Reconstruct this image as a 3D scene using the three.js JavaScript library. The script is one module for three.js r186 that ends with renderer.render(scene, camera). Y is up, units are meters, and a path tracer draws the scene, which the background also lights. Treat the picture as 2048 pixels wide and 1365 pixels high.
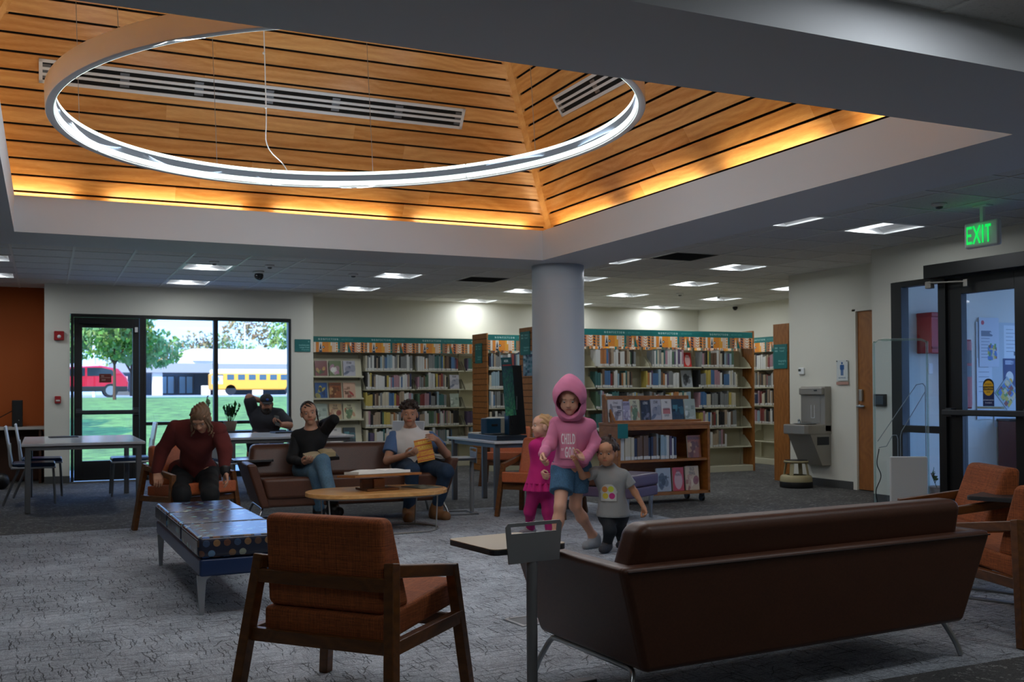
import * as THREE from 'three';
import { mergeGeometries, mergeVertices, toCreasedNormals } from 'three/addons/utils/BufferGeometryUtils.js';
import { RoundedBoxGeometry } from 'three/addons/geometries/RoundedBoxGeometry.js';
import { RectAreaLightUniformsLib } from 'three/addons/lights/RectAreaLightUniformsLib.js';

// ---------- camera, sky, sun, exposure ----------
const scene = new THREE.Scene();
const EYE = 1.2;
const camera = new THREE.PerspectiveCamera(2 * Math.atan(682.5 / 2034.14) * 180 / Math.PI, 2048 / 1365, 0.05, 400);
camera.position.set(0, EYE, 0);
camera.rotation.order = 'YXZ';
camera.rotation.set(0.013873, -0.43108, -0.005556);
camera.setViewOffset(2048, 1365, 0, -72.5, 2048, 1365);
camera.focus = 4.8; camera.userData.fStop = 5.6;
camera.updateMatrixWorld(true);
const renderer = new THREE.WebGLRenderer({ antialias: true });
renderer.toneMapping = THREE.LinearToneMapping;
renderer.toneMappingExposure = 1.0;
renderer.shadowMap.enabled = true;
renderer.shadowMap.type = THREE.PCFSoftShadowMap;
RectAreaLightUniformsLib.init();

{ // clear sky, deeper blue overhead, pale towards the horizon
  const w = 256, h = 128, d = new Float32Array(w * h * 4);
  for (let j = 0; j < h; j++) for (let i = 0; i < w; i++) {
    const el = (j + 0.5) / h * Math.PI - Math.PI / 2, k = (j * w + i) * 4;
    const t = Math.pow(Math.max(0, Math.sin(el)), 0.5);
    const a = [1.15, 1.9, 3.3], b = [0.55, 1.45, 4.0];
    for (let c = 0; c < 3; c++) d[k + c] = (a[c] + (b[c] - a[c]) * t) * (el < 0 ? 0.6 : 1);
    d[k + 3] = 1;
  }
  const t = new THREE.DataTexture(d, w, h, THREE.RGBAFormat, THREE.FloatType);
  t.mapping = THREE.EquirectangularReflectionMapping; t.magFilter = THREE.LinearFilter; t.needsUpdate = true;
  scene.background = t;
}
const sun = new THREE.DirectionalLight(0xfff2dc, 7);
sun.position.set(-30, 30, 12); sun.target.position.set(2, 0, -30);
sun.castShadow = true; sun.shadow.mapSize.set(2048, 2048);
Object.assign(sun.shadow.camera, { left: -60, right: 60, top: 60, bottom: -60, near: 1, far: 160 });
scene.add(sun, sun.target);

// ---------- helpers ----------
let seed = 12345;
const rnd = () => { seed = (seed * 1664525 + 1013904223) >>> 0; return seed / 4294967296; };
const rr = (a, b) => a + (b - a) * rnd();
const reseed = (s) => { seed = s >>> 0; };
const V3 = (x, y, z) => new THREE.Vector3(x, y, z);
const PI = Math.PI, clamp = (x, a, b) => Math.min(b, Math.max(a, x)), lerp = (a, b, t) => a + (b - a) * t;
const taken = new Map();
function numbered(n) { const k = taken.get(n) || 0; taken.set(n, k + 1); return k ? n + '_' + String(k).padStart(3, '0') : n; }
function geoOf(g) {
  if (!Array.isArray(g)) return g;
  if (g.length === 1) return g[0];
  const anyCol = g.some((x) => x.attributes.color);
  return mergeGeometries(g.map((x) => {
    let y = x.index ? x.toNonIndexed() : x;
    for (const a of Object.keys(y.attributes)) if (!['position', 'normal', 'uv', 'color'].includes(a)) y.deleteAttribute(a);
    if (!y.attributes.uv) y.setAttribute('uv', new THREE.BufferAttribute(new Float32Array(y.attributes.position.count * 2), 2));
    if (anyCol && !y.attributes.color) y.setAttribute('color', new THREE.BufferAttribute(new Float32Array(y.attributes.position.count * 3).fill(1), 3));
    return y;
  }));
}
function part(name, g, m, parent) {
  const o = new THREE.Mesh(geoOf(g), m); o.name = name; o.castShadow = o.receiveShadow = true; parent.add(o); return o;
}
function thing(name, label, category, p = [0, 0, 0], turn = 0, group) {
  const o = new THREE.Group(); o.name = numbered(name); o.position.set(...p); o.rotation.y = turn;
  o.userData = { label, category }; if (group) o.userData.group = group; scene.add(o); return o;
}
function single(name, g, m, label, category, group) {
  const o = part(numbered(name), g, m, scene); o.userData = { label, category }; if (group) o.userData.group = group; return o;
}
function struct(name, g, m) {
  const o = g ? part(numbered(name), g, m, scene) : new THREE.Group();
  if (!g) { o.name = numbered(name); scene.add(o); }
  o.userData.kind = 'structure'; return o;
}
function dup(root, p, turn, label, group) {
  const r = root.clone(); r.name = numbered(root.name.replace(/_\d{3}$/, '')); r.userData = { ...root.userData }; scene.add(r);
  r.position.set(...p); r.rotation.y = turn; if (label) r.userData.label = label; if (group) r.userData.group = group; return r;
}
const _m = new THREE.Matrix4(), _e = new THREE.Euler(), _q = new THREE.Quaternion();
function tf(g, p = [0, 0, 0], r = [0, 0, 0], s = [1, 1, 1]) {
  _q.setFromEuler(_e.set(...r)); _m.compose(V3(...p), _q, V3(...s)); return g.applyMatrix4(_m);
}
// box by size and centre; b: rounding radius
function bx(w, h, d, x = 0, y = 0, z = 0, r = [0, 0, 0], b = 0, seg = 1) {
  const g = b ? new RoundedBoxGeometry(w, h, d, seg, Math.min(b, w / 2.01, h / 2.01, d / 2.01)) : new THREE.BoxGeometry(w, h, d);
  return tf(g, [x, y, z], r);
}
// box by its corners
const bc = (x0, x1, y0, y1, z0, z1, b = 0, seg = 1) => bx(Math.abs(x1 - x0), Math.abs(y1 - y0), Math.abs(z1 - z0), (x0 + x1) / 2, (y0 + y1) / 2, (z0 + z1) / 2, [0, 0, 0], b, seg);
const cy = (r0, r1, h, x = 0, y = 0, z = 0, r = [0, 0, 0], n = 20) => tf(new THREE.CylinderGeometry(r0, r1, h, n), [x, y, z], r);
function bar(a, b, w, d, bev = 0.004, up = [0, 1, 0]) { // straight bar of section w x d from a to b
  const A = V3(...a), B = V3(...b), dir = B.clone().sub(A), L = dir.length(); dir.normalize();
  let u = V3(...up); if (Math.abs(u.dot(dir)) > 0.98) u = V3(0, 0, 1);
  const x = u.clone().cross(dir).normalize(), z = x.clone().cross(dir).normalize();
  const g = bev ? new RoundedBoxGeometry(w, L, d, 1, bev) : new THREE.BoxGeometry(w, L, d);
  _m.makeBasis(x, dir, z); _m.setPosition(A.add(B).multiplyScalar(0.5)); return g.applyMatrix4(_m);
}
function rod(a, b, r0, r1 = r0, n = 10) {
  const A = V3(...a), B = V3(...b), dir = B.clone().sub(A), L = dir.length();
  const g = new THREE.CylinderGeometry(r1, r0, L, n);
  _q.setFromUnitVectors(V3(0, 1, 0), dir.normalize()); _m.compose(A.add(B).multiplyScalar(0.5), _q, V3(1, 1, 1)); return g.applyMatrix4(_m);
}
const tube = (pts, r, seg = 40, n = 10, tension = 0.5, closed = false) => new THREE.TubeGeometry(new THREE.CatmullRomCurve3(pts.map((p) => V3(...p)), closed, 'catmullrom', tension), seg, r, n, closed);
function lathe(pts, n = 32, p = [0, 0, 0]) { return tf(new THREE.LatheGeometry(pts.map((q) => new THREE.Vector2(...q)), n), p); }
function extr(pts, depth, bev = 0, p = [0, 0, 0], r = [0, 0, 0], holes = [], bseg = 2) { // outline in xy, along +z
  const s = new THREE.Shape(pts.map((q) => new THREE.Vector2(...q)));
  for (const h of holes) s.holes.push(new THREE.Path(h.map((q) => new THREE.Vector2(...q))));
  return tf(new THREE.ExtrudeGeometry(s, { depth: depth - 2 * bev, bevelEnabled: bev > 0, bevelSize: bev, bevelThickness: bev, bevelOffset: -bev, bevelSegments: bseg, curveSegments: 8 }).translate(0, 0, bev), p, r);
}
// texture coordinates in metres, by the way each face points; s: metres per repeat, o: offset
function uvm(g, s = 1, o = [0, 0], swap = false) {
  if (Array.isArray(g)) g = geoOf(g);
  g = g.index ? g.toNonIndexed() : g;
  const P = g.attributes.position, n = P.count, uv = new Float32Array(n * 2), a = V3(), b = V3(), c = V3();
  for (let i = 0; i < n; i += 3) {
    a.fromBufferAttribute(P, i); b.fromBufferAttribute(P, i + 1).sub(a); c.fromBufferAttribute(P, i + 2).sub(a); b.cross(c);
    const ax = Math.abs(b.x), ay = Math.abs(b.y), az = Math.abs(b.z);
    for (let k = 0; k < 3; k++) {
      const x = P.getX(i + k), y = P.getY(i + k), z = P.getZ(i + k);
      let u, v; if (ay >= ax && ay >= az) { u = x; v = z; } else if (ax >= az) { u = z; v = y; } else { u = x; v = y; }
      if (swap) [u, v] = [v, u];
      uv[(i + k) * 2] = u / s + o[0]; uv[(i + k) * 2 + 1] = v / s + o[1];
    }
  }
  g.setAttribute('uv', new THREE.BufferAttribute(uv, 2)); return g;
}
function paintGeo(g, col) { // one linear colour on all corners of a shape
  const n = g.attributes.position.count, a = new Float32Array(n * 3), c = new THREE.Color(col);
  for (let i = 0; i < n; i++) { a[i * 3] = c.r; a[i * 3 + 1] = c.g; a[i * 3 + 2] = c.b; }
  g.setAttribute('color', new THREE.BufferAttribute(a, 3)); return g;
}
// ---------- textures ----------
function hash(x, y, s) { let h = (x * 374761393 + y * 668265263 + s * 982451653) | 0; h = Math.imul(h ^ (h >>> 13), 1274126177); return ((h ^ (h >>> 16)) >>> 0) / 4294967296; }
function vnoise(x, y, s, px = 1e9, py = 1e9) { // value noise that repeats after px, py cells
  const i = Math.floor(x), j = Math.floor(y), f = x - i, g = y - j, u = f * f * (3 - 2 * f), v = g * g * (3 - 2 * g);
  const w = (a, p) => ((a % p) + p) % p;
  const a = hash(w(i, px), w(j, py), s), b = hash(w(i + 1, px), w(j, py), s), c = hash(w(i, px), w(j + 1, py), s), d = hash(w(i + 1, px), w(j + 1, py), s);
  return a + (b - a) * u + (c - a) * v + (a - b - c + d) * u * v;
}
function dataTex(w, h, fn, srgb = true) { // fn(u, v, x, y) gives [r, g, b] from 0 to 1
  const d = new Uint8Array(w * h * 4);
  for (let j = 0; j < h; j++) for (let i = 0; i < w; i++) {
    const c = fn(i / w, j / h, i, j), k = (j * w + i) * 4;
    for (let q = 0; q < 3; q++) d[k + q] = clamp(c[q] * 255, 0, 255); d[k + 3] = 255;
  }
  const t = new THREE.DataTexture(d, w, h); t.wrapS = t.wrapT = THREE.RepeatWrapping; t.magFilter = THREE.LinearFilter; t.minFilter = THREE.LinearMipmapLinearFilter; t.generateMipmaps = true;
  if (srgb) t.colorSpace = THREE.SRGBColorSpace; t.needsUpdate = true; return t;
}
function canvasTex(w, h, draw) {
  const c = document.createElement('canvas'); c.width = w; c.height = h; draw(c.getContext('2d'), w, h);
  const t = new THREE.CanvasTexture(c); t.colorSpace = THREE.SRGBColorSpace; t.wrapS = t.wrapT = THREE.RepeatWrapping; return t;
}
const std = (color, roughness = 0.6, metalness = 0, extra = {}) => new THREE.MeshStandardMaterial({ color, roughness, metalness, ...extra });
const phy = (o) => new THREE.MeshPhysicalMaterial(o);
const hex3 = (h) => [(h >> 16 & 255) / 255, (h >> 8 & 255) / 255, (h & 255) / 255];
const mix3 = (a, b, t) => [lerp(a[0], b[0], t), lerp(a[1], b[1], t), lerp(a[2], b[2], t)];
function woodTex(w, h, light, dark, s, stretch = 14) {
  return dataTex(w, h, (u, v, i, j) => {
    const wob = vnoise(u * 6, v * 5, s, 6, 5) * 1.6 + vnoise(u * 3, v * 2, s + 9, 3, 2) * 2.2;
    const ring = 0.5 + 0.5 * Math.sin((v * 9 + wob) * 6.283);
    const fine = vnoise(u * w / stretch, v * h / 1.4, s + 3, Math.floor(w / stretch), Math.floor(h / 1.4));
    const mid = vnoise(u * 8, v * 40, s + 5, 8, 40);
    const t = clamp(0.28 * ring + 0.34 * fine + 0.38 * mid, 0, 1);
    return mix3(light, dark, t);
  });
}
const MAT = {};
{
  MAT.maple = new THREE.MeshStandardMaterial({ map: woodTex(1024, 512, hex3(0xd9a362), hex3(0xb2763a), 4), roughness: 0.26 });
  MAT.maple2 = new THREE.MeshStandardMaterial({ map: woodTex(1024, 512, hex3(0xe0af70), hex3(0xbc8245), 17), roughness: 0.28 });
  MAT.oak = new THREE.MeshStandardMaterial({ map: woodTex(512, 512, hex3(0xab6e33), hex3(0x83501f), 23), roughness: 0.5 });
  MAT.walnut = new THREE.MeshStandardMaterial({ map: woodTex(512, 512, hex3(0x7a4a1c), hex3(0x4f2d10), 31), roughness: 0.38 });
  MAT.wall = std(0xdcdbcf, 0.75); MAT.wallGrey = std(0xc9cdd2, 0.7);
  MAT.beam = std(0xd3d7dc, 0.62); MAT.orange = std(0xb65a1d, 0.75);
  MAT.black = std(0x040506, 0.45); MAT.blackMatt = std(0x060606, 0.9);
  MAT.steel = std(0xa9adb0, 0.3, 0.9); MAT.steelDark = std(0x9a968e, 0.42, 0.55); MAT.greyMetal = std(0x6b6e72, 0.4, 0.5); MAT.darkGrey = std(0x2d3034, 0.5);
  MAT.whitePlastic = std(0xdfe2e2, 0.4); MAT.creamMetal = std(0xc9c5ac, 0.45); MAT.base = std(0x4a4b4b, 0.6);
  MAT.red = std(0xa01318, 0.45); MAT.teal = std(0x0f6f6c, 0.5); MAT.tBar = std(0xd9dad6, 0.45);
  MAT.glass = phy({ color: 0xffffff, roughness: 0.02, transmission: 1, thickness: 0, ior: 1.45 });
  MAT.paper = std(0xe9e6dc, 0.8);
}
// ---------- setting: floor, walls, ceilings ----------
const HC = 2.683, HB = 2.504, LIP = 2.8;
const OX0 = -0.22, OX1 = 4.51, OZ0 = -9.06, OZ1 = -3.645, BW = 0.74; // opening under the wooden ceiling
const RX0 = -4, RX1 = 11, RZ0 = -15.65, RZ1 = 3;
{
  // carpets: pale tiles with a cracked-line print, charcoal loop pile with light flecks
  const N = 1024, field = new Float32Array(N * N);
  reseed(77);
  const stroke = (x, y, a, L, w, k) => { const n = Math.ceil(L * 1.5); for (let i = 0; i < n; i++) { const t = i / n * L, jx = (vnoise(t * 0.06, k, 5) - 0.5) * 5; const px = x + Math.cos(a) * t - Math.sin(a) * jx, py = y + Math.sin(a) * t + Math.cos(a) * jx; for (let b = -w; b <= w; b++) for (let c = -w; c <= w; c++) { const q = (((py + c | 0) % N + N) % N) * N + ((px + b | 0) % N + N) % N; field[q] = Math.min(1, field[q] + k * 0.5 / (1 + b * b + c * c)); } } };
  for (let i = 0; i < 2300; i++) { const tall = rnd() < 0.5; stroke(rnd() * N, rnd() * N, (tall ? PI / 2 : 0) + rr(-0.14, 0.14) + (rnd() < 0.22 ? rr(-0.7, 0.7) : 0), rr(22, 95), rnd() < 0.4 ? 1 : 0, rr(0.3, 0.85)); }
  const lightMap = dataTex(N, N, (u, v, i, j) => {
    const f = hash(i, j, 1), g = vnoise(u * 340, v * 340, 2, 340, 340), c = vnoise(u * 9, v * 9, 3, 9, 9), dir = vnoise(u * 60, v * 260, 8, 60, 260), dark = field[j * N + i] * (0.55 + 0.6 * g);
    const speck = f < 0.28 + 0.2 * (1 - c) ? -0.17 : 0; const b = 0.68 + 0.17 * (g - 0.5) + 0.1 * (c - 0.5) + 0.1 * (dir - 0.5) + speck - 0.44 * dark;
    return [b * 0.97, b, b * 1.045];
  });
  const darkMap = dataTex(N, N, (u, v, i, j) => {
    const g = vnoise(u * 400, v * 400, 12, 400, 400), ang = vnoise(u * 14, v * 14, 13, 14, 14) > 0.5;
    const s = ang ? vnoise(u * 50 + v * 120, v * 40 - u * 20, 14) : vnoise(u * 120 - v * 60, v * 60 + u * 40, 15);
    let b = 0.25 + 0.11 * (g - 0.5) + 0.05 * vnoise(u * 11, v * 11, 16, 11, 11); if (s > 0.74 && g > 0.38) b += 0.2; if (hash(i, j, 17) > 0.94) b += 0.13;
    return [b * 1.01, b, b * 0.985];
  });
  MAT.carpetLight = new THREE.MeshStandardMaterial({ map: lightMap, roughness: 0.95, bumpMap: lightMap, bumpScale: 0.003 });
  MAT.carpetDark = new THREE.MeshStandardMaterial({ map: darkMap, roughness: 0.95, bumpMap: darkMap, bumpScale: 0.003 });
}
{
  const floor = struct('floor');
  const X0 = -1.2, X1 = 5.35, Z0 = -9.66, Z1 = -3.2, slab = (x0, x1, z0, z1) => bc(x0, x1, -0.2, 0, z0, z1);
  part('carpet', uvm(slab(X0, X1, Z0, Z1), 1.75), MAT.carpetLight, floor);
  part('carpet', uvm([slab(RX0 - 0.2, X0, RZ0 - 0.2, RZ1 + 0.2), slab(X1, RX1 + 0.2, RZ0 - 0.2, RZ1 + 0.2), slab(X0, X1, RZ0 - 0.2, Z0), slab(X0, X1, Z1, RZ1 + 0.2)], 1.9), MAT.carpetDark, floor);
}
const WZ = -14.95, WX1 = 3.63; // window wall
{
  const W = MAT.wall;
  // window wall with the opening for door and windows
  const o0 = 0.315, o1 = 3.3, oh = 2.285, T = 0.28;
  struct('wall_north', [bc(0, o0, 0, HC + 0.3, WZ - T, WZ), bc(o1, WX1, 0, HC + 0.3, WZ - T, WZ), bc(o0, o1, oh, HC + 0.3, WZ - T, WZ)], W);
  struct('wall_north', [bc(WX1, RX1 + 0.2, 0, HC + 0.3, RZ0 - 0.2, RZ0), bc(WX1 - 0.2, WX1, 0, HC + 0.3, RZ0 - 0.2, WZ - T)], W);
  struct('wall_north', [bc(RX0 - 0.2, -0.001, 0, HC + 0.3, RZ0 - 0.25, RZ0 - 0.05), bc(-0.001, 0.2, 0, HC + 0.3, RZ0 - 0.25, WZ - T)], MAT.orange);
  struct('wall_east', bc(RX1, RX1 + 0.2, 0, HC + 0.3, RZ0 - 0.2, -8.2), W);
  const FW = 8.8, DW = 8.0;
  struct('wall_east', [bc(FW, FW + 0.2, 0, HC + 0.3, -10.5, -9.32), bc(FW, FW + 0.2, 2.16, HC + 0.3, -9.32, -8.44), bc(FW, FW + 0.2, 0, HC + 0.3, -8.44, -8.22)], W);
  struct('wall_east', [bc(DW, DW + 0.2, 0, HC + 0.3, -8.22, -7.94), bc(DW, DW + 0.2, 2.305, HC + 0.3, -7.94, -7.385), bc(DW, DW + 0.2, 2.42, HC + 0.3, -7.385, -4.75), bc(DW, DW + 0.2, 0, HC + 0.3, -4.75, RZ1)], W);
  struct('wall_east', bc(DW + 0.2, RX1 + 0.2, 0, HC + 0.3, -8.22, -8.12), W); // between the corridor and the vestibule
  struct('wall_west', bc(RX0 - 0.2, RX0, 0, HC + 0.3, RZ0 - 0.2, RZ1 + 0.2), W);
  struct('wall_south', bc(RX0 - 0.2, DW + 0.2, 0, HC + 0.3, RZ1, RZ1 + 0.2), W);
  // skirting
  struct('baseboard_north', [bc(0, o0, 0, 0.095, WZ, WZ + 0.012, 0.003), bc(o1, WX1, 0, 0.095, WZ, WZ + 0.012, 0.003)], MAT.base);
  struct('baseboard_east', [bc(FW - 0.012, FW, 0, 0.095, -10.5, -9.37, 0.003)], MAT.base);
  struct('baseboard_east', [bc(DW - 0.012, DW, 0, 0.095, -8.22, -7.94, 0.003)], MAT.base);
}
// ---------- tiled ceiling ----------
const GX = -0.31, GZ = -6.76, GP = 0.586, GPZ = 0.588;
const cellX = (k) => GX + GP * (k + 0.5), cellZ = (k) => GZ - GPZ * (k + 0.5);
const lightCells = [[12, 0], [10, 0], [13, 5], [10, 5], [14, 8], [11, 8], [14, 11], [17, 11], [17, 14], [17, 8], [14, 14], [11, 14], [11, 11], [7, 9], [7, 12], [3, 9], [3, 12], [-1, 9], [-1, 12], [5, -8], [8, -8], [1, -10], [11, -13]];
const ventCells = [[11, 4], [9, 9]];
{
  const tileMap = dataTex(256, 256, (u, v, i, j) => { const b = 0.83 + 0.05 * (hash(i, j, 40) - 0.5) - (vnoise(u * 60, v * 60, 41, 60, 60) > 0.8 ? 0.05 : 0); return [b, b, b * 0.99]; });
  MAT.tile = new THREE.MeshStandardMaterial({ map: tileMap, roughness: 0.85 });
  const ceil = struct('ceiling');
  const used = new Set([...lightCells, ...ventCells].map((c) => c.join()));
  const bx0 = OX0 - BW, bx1 = OX1 + BW, bz0 = OZ0 - BW, bz1 = OZ1 + BW;
  const seen = [], hidden = [], tg = uvm(bx(GP - 0.024, 0.018, GPZ - 0.024, 0, 0.009, 0), 0.6);
  for (let i = -7; i < 20; i++) for (let j = -17; j < 16; j++) {
    if (used.has(i + ',' + j)) continue;
    let x0 = GX + GP * i + 0.012, x1 = x0 + GP - 0.024, z1 = GZ - GPZ * j - 0.012, z0 = z1 - GPZ + 0.024;
    x0 = Math.max(x0, RX0); x1 = Math.min(x1, RX1); z0 = Math.max(z0, RZ0); z1 = Math.min(z1, RZ1);
    if (x1 - x0 < 0.05 || z1 - z0 < 0.05) continue;
    if (x0 > bx0 - 0.05 && x1 < bx1 + 0.05 && z0 > bz0 - 0.05 && z1 < bz1 + 0.05) continue;
    if (x0 > 8.2 && z0 > -8.2) continue;
    const c = V3((x0 + x1) / 2, HC, (z0 + z1) / 2), p = c.clone().project(camera);
    const inView = p.z < 1 && Math.abs(p.x) < 1.05 && p.y < 1.1 && p.y > -1.1;
    const rec = { g: [x1 - x0, z1 - z0], c, d: c.distanceTo(camera.position) };
    (inView ? seen : hidden).push(rec);
  }
  seen.sort((a, b) => a.d - b.d); hidden.push(...seen.splice(280));
  const put = (r) => tg.clone().applyMatrix4(_m.makeScale(r.g[0] / (GP - 0.024), 1, r.g[1] / (GPZ - 0.024)).setPosition(r.c));
  for (const r of seen) { const o = part('ceiling_tile', tg, MAT.tile, ceil); o.position.copy(r.c); o.scale.set(r.g[0] / (GP - 0.024), 1, r.g[1] / (GPZ - 0.024)); }
  const rest = part('ceiling_tile', hidden.map(put), MAT.tile, ceil); rest.userData.kind = 'stuff';
  const bars = [];
  const span = (f) => { const out = []; for (const [a, b, s] of f) out.push([a, b, s]); return out; };
  for (let i = -6; i < 20; i++) { const x = GX + GP * i; const inside = x > bx0 && x < bx1; for (const [a, b] of inside ? [[RZ0, bz0], [bz1, RZ1]] : [[RZ0, x > 8.1 ? -8.2 : RZ1]]) bars.push(bc(x - 0.012, x + 0.012, HC - 0.006, HC + 0.03, a, b)); }
  for (let j = -16; j < 16; j++) { const z = GZ - GPZ * j; const inside = z > bz0 && z < bz1; for (const [a, b] of inside ? [[RX0, bx0], [bx1, z > -8.2 ? 8.0 : RX1]] : [[RX0, z > -8.2 ? 8.0 : RX1]]) bars.push(bc(a, b, HC - 0.0055, HC + 0.03, z - 0.012, z + 0.012)); }
  part('ceiling_grid', bars, MAT.tBar, ceil);
  // plenum deck above the tiles keeps the room closed
  const y0 = HC + 0.12, y1 = HC + 0.3;
  const dx0 = -1.35;
  part('deck', [bc(RX0 - 0.2, dx0, y0, y1, RZ0 - 0.2, RZ1 + 0.2), bc(bx1, RX1 + 0.2, y0, y1, RZ0 - 0.2, RZ1 + 0.2), bc(dx0, bx1, y0, y1, RZ0 - 0.2, bz0), bc(dx0, bx1, y0, y1, bz1, RZ1 + 0.2)], MAT.wallGrey, ceil);
}
// ---------- dropped beams round the opening, column ----------
{
  const B = MAT.beam, b = struct('trim_1');
  const lipT = 0.06;
  const box = (x0, x1, z0, z1) => bc(x0, x1, HB, HC + 0.02, z0, z1);
  part('beam', bc(OX0 - BW, OX1 + BW, HB, HC + 0.02, OZ1, OZ1 + BW), B, b);
  part('beam', bc(OX0 - BW, OX1 + BW, HB, HC + 0.02, OZ0 - BW, OZ0), B, b);
  part('beam', bc(OX0 - BW, OX0, HB, HC + 0.02, OZ0, OZ1), B, b);
  part('beam', bc(OX1, OX1 + BW, HB, HC + 0.02, OZ0, OZ1), B, b);
  // upstand that hides the light strips
  part('upstand', [[OX0 - lipT, OX0, OZ0 - lipT, OZ1 + lipT], [OX1, OX1 + lipT, OZ0 - lipT, OZ1 + lipT], [OX0, OX1, OZ0 - lipT, OZ0], [OX0, OX1, OZ1, OZ1 + lipT]].map(([a, c, d, e]) => bc(a, c, HC + 0.02, LIP, d, e)), B, b);
  const col = struct('trim_2');
  part('shaft', lathe([[0.001, 0], [0.272, 0], [0.272, 2.235], [0.266, 2.24], [0.266, 2.252], [0.272, 2.257], [0.272, HB], [0.001, HB]], 48), std(0xcdd2d8, 0.55), col);
  part('baseboard', lathe([[0.272, 0], [0.284, 0], [0.284, 0.09], [0.272, 0.095]], 48), MAT.base, col);
  col.position.set(4.87, 0, -9.43);
}
// ---------- wooden hipped ceiling over the opening ----------
const K = 1.6, WB = 2.75, WXL = -1.15, WXR = 4.76, WZB = -9.31, WZF = -3.395, PITCH = 0.1417;
{
  const wood = struct('ceiling');
  const sl = Math.hypot(1, K), up = K / sl, inn = 1 / sl, rows = 20, gap = 0.019, top = WB + rows * PITCH * up;
  reseed(5);
  const mats = [MAT.maple, MAT.maple2];
  // side: origin corner, along direction, inward direction, length
  const sides = [[[WXL, WZB], [1, 0], [0, 1], WXR - WXL], [[WXR, WZB], [0, 1], [-1, 0], WZF - WZB], [[WXR, WZF], [-1, 0], [0, -1], WXR - WXL], [[WXL, WZF], [0, -1], [1, 0], WZF - WZB]];
  for (const [o, a, n, L] of sides) {
    const P = (s, t, off) => [o[0] + a[0] * s + n[0] * (t * inn + off * up), WB + t * up - off * inn, o[1] + a[1] * s + n[1] * (t * inn + off * up)];
    for (let r = 0; r < rows; r++) {
      const t0 = r * PITCH + gap / 2, t1 = (r + 1) * PITCH - gap / 2; let s = t0 * inn; const e0 = (t) => t * inn, e1 = (t) => L - t * inn;
      let first = true;
      while (s < e1(t0) - 0.01) {
        let e = s + rr(1.5, 2.7); if (e > e1(t0) - 0.6) e = e1(t0) + 1;
        const last = e > e1(t0);
        const A0 = first ? e0(t0) : s, A1 = first ? e0(t1) : s, B0 = last ? e1(t0) : e, B1 = last ? e1(t1) : e;
        if (B1 - A1 > 0.02) {
          const f = [P(A0, t0, 0.018), P(B0, t0, 0.018), P(B1, t1, 0.018), P(A1, t1, 0.018)], k = [P(A0, t0, 0), P(B0, t0, 0), P(B1, t1, 0), P(A1, t1, 0)];
          const uo = rnd() * 7, vo = rnd(), q = (s_, t_) => [uo + s_ / 1.9, vo + t_ / 0.62];
          const fu = [q(A0, 0), q(B0, 0), q(B1, t1 - t0), q(A1, t1 - t0)];
          const pos = [], uv = [], quad = (i, j, m, l, us) => { for (const [p, u] of [[i, us[0]], [j, us[1]], [m, us[2]], [i, us[0]], [m, us[2]], [l, us[3]]]) { pos.push(...p); uv.push(...u); } };
          quad(f[0], f[1], f[2], f[3], fu); quad(f[0], k[0], k[1], f[1], fu); quad(f[2], k[2], k[3], f[3], fu); quad(f[1], k[1], k[2], f[2], fu); quad(f[3], k[3], k[0], f[0], fu);
          const g = new THREE.BufferGeometry(); g.setAttribute('position', new THREE.Float32BufferAttribute(pos, 3)); g.setAttribute('uv', new THREE.Float32BufferAttribute(uv, 2)); g.computeVertexNormals();
          part('plank', g, mats[rnd() < 0.5 ? 0 : 1], wood);
        }
        s = e; first = false; if (last) break;
      }
    }
    // black lining behind the gaps
    const T = rows * PITCH, g = new THREE.BufferGeometry(), c = [P(0, -0.03, -0.03), P(L, -0.03, -0.03), P(L - T * inn, T, -0.03), P(T * inn, T, -0.03)], d = [P(0, -0.03, -0.1), P(L, -0.03, -0.1), P(L - T * inn, T, -0.1), P(T * inn, T, -0.1)];
    const pos = []; for (const i of [c, d]) for (const k of [0, 1, 2, 0, 2, 3]) pos.push(...i[k]);
    g.setAttribute('position', new THREE.Float32BufferAttribute(pos, 3)); g.computeVertexNormals(); part('lining', g, MAT.blackMatt, wood);
  }
  // hip battens
  const T = rows * PITCH * inn;
  for (const [x, z, sx, sz] of [[WXR, WZB, -1, 1], [WXL, WZB, 1, 1], [WXR, WZF, -1, -1], [WXL, WZF, 1, -1]])
    part('hip_batten', uvm(bar([x + sx * 0.02, WB, z + sz * 0.02], [x + sx * (T + 0.02), top, z + sz * (T + 0.02)], 0.11, 0.045, 0.004, [sx, 0, sz]), 0.9, [0, 0], true), MAT.maple2, wood);
  part('lid', bc(WXL + T - 0.1, WXR - T + 0.1, top - 0.01, top + 0.1, WZB + T - 0.1, WZF - T + 0.1), MAT.wall, wood);
  // shelf that carries the light strips, closed to the outside
  const s0 = HC + 0.055, rim = (x0, x1, z0, z1) => bc(x0, x1, s0 - 0.03, s0, z0, z1);
  const e = 0.062;
  part('cove_shelf', [rim(WXL - 0.2, OX0 - e, WZB - 0.2, WZF + 0.2), rim(OX1 + e, WXR + 0.2, WZB - 0.2, WZF + 0.2), rim(OX0 - e, OX1 + e, WZB - 0.2, OZ0 - e), rim(OX0 - e, OX1 + e, OZ1 + e, WZF + 0.2)], MAT.beam, wood);
  const o = 0.12, h0 = s0 - 0.03, h1 = WB + 0.25;
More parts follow.
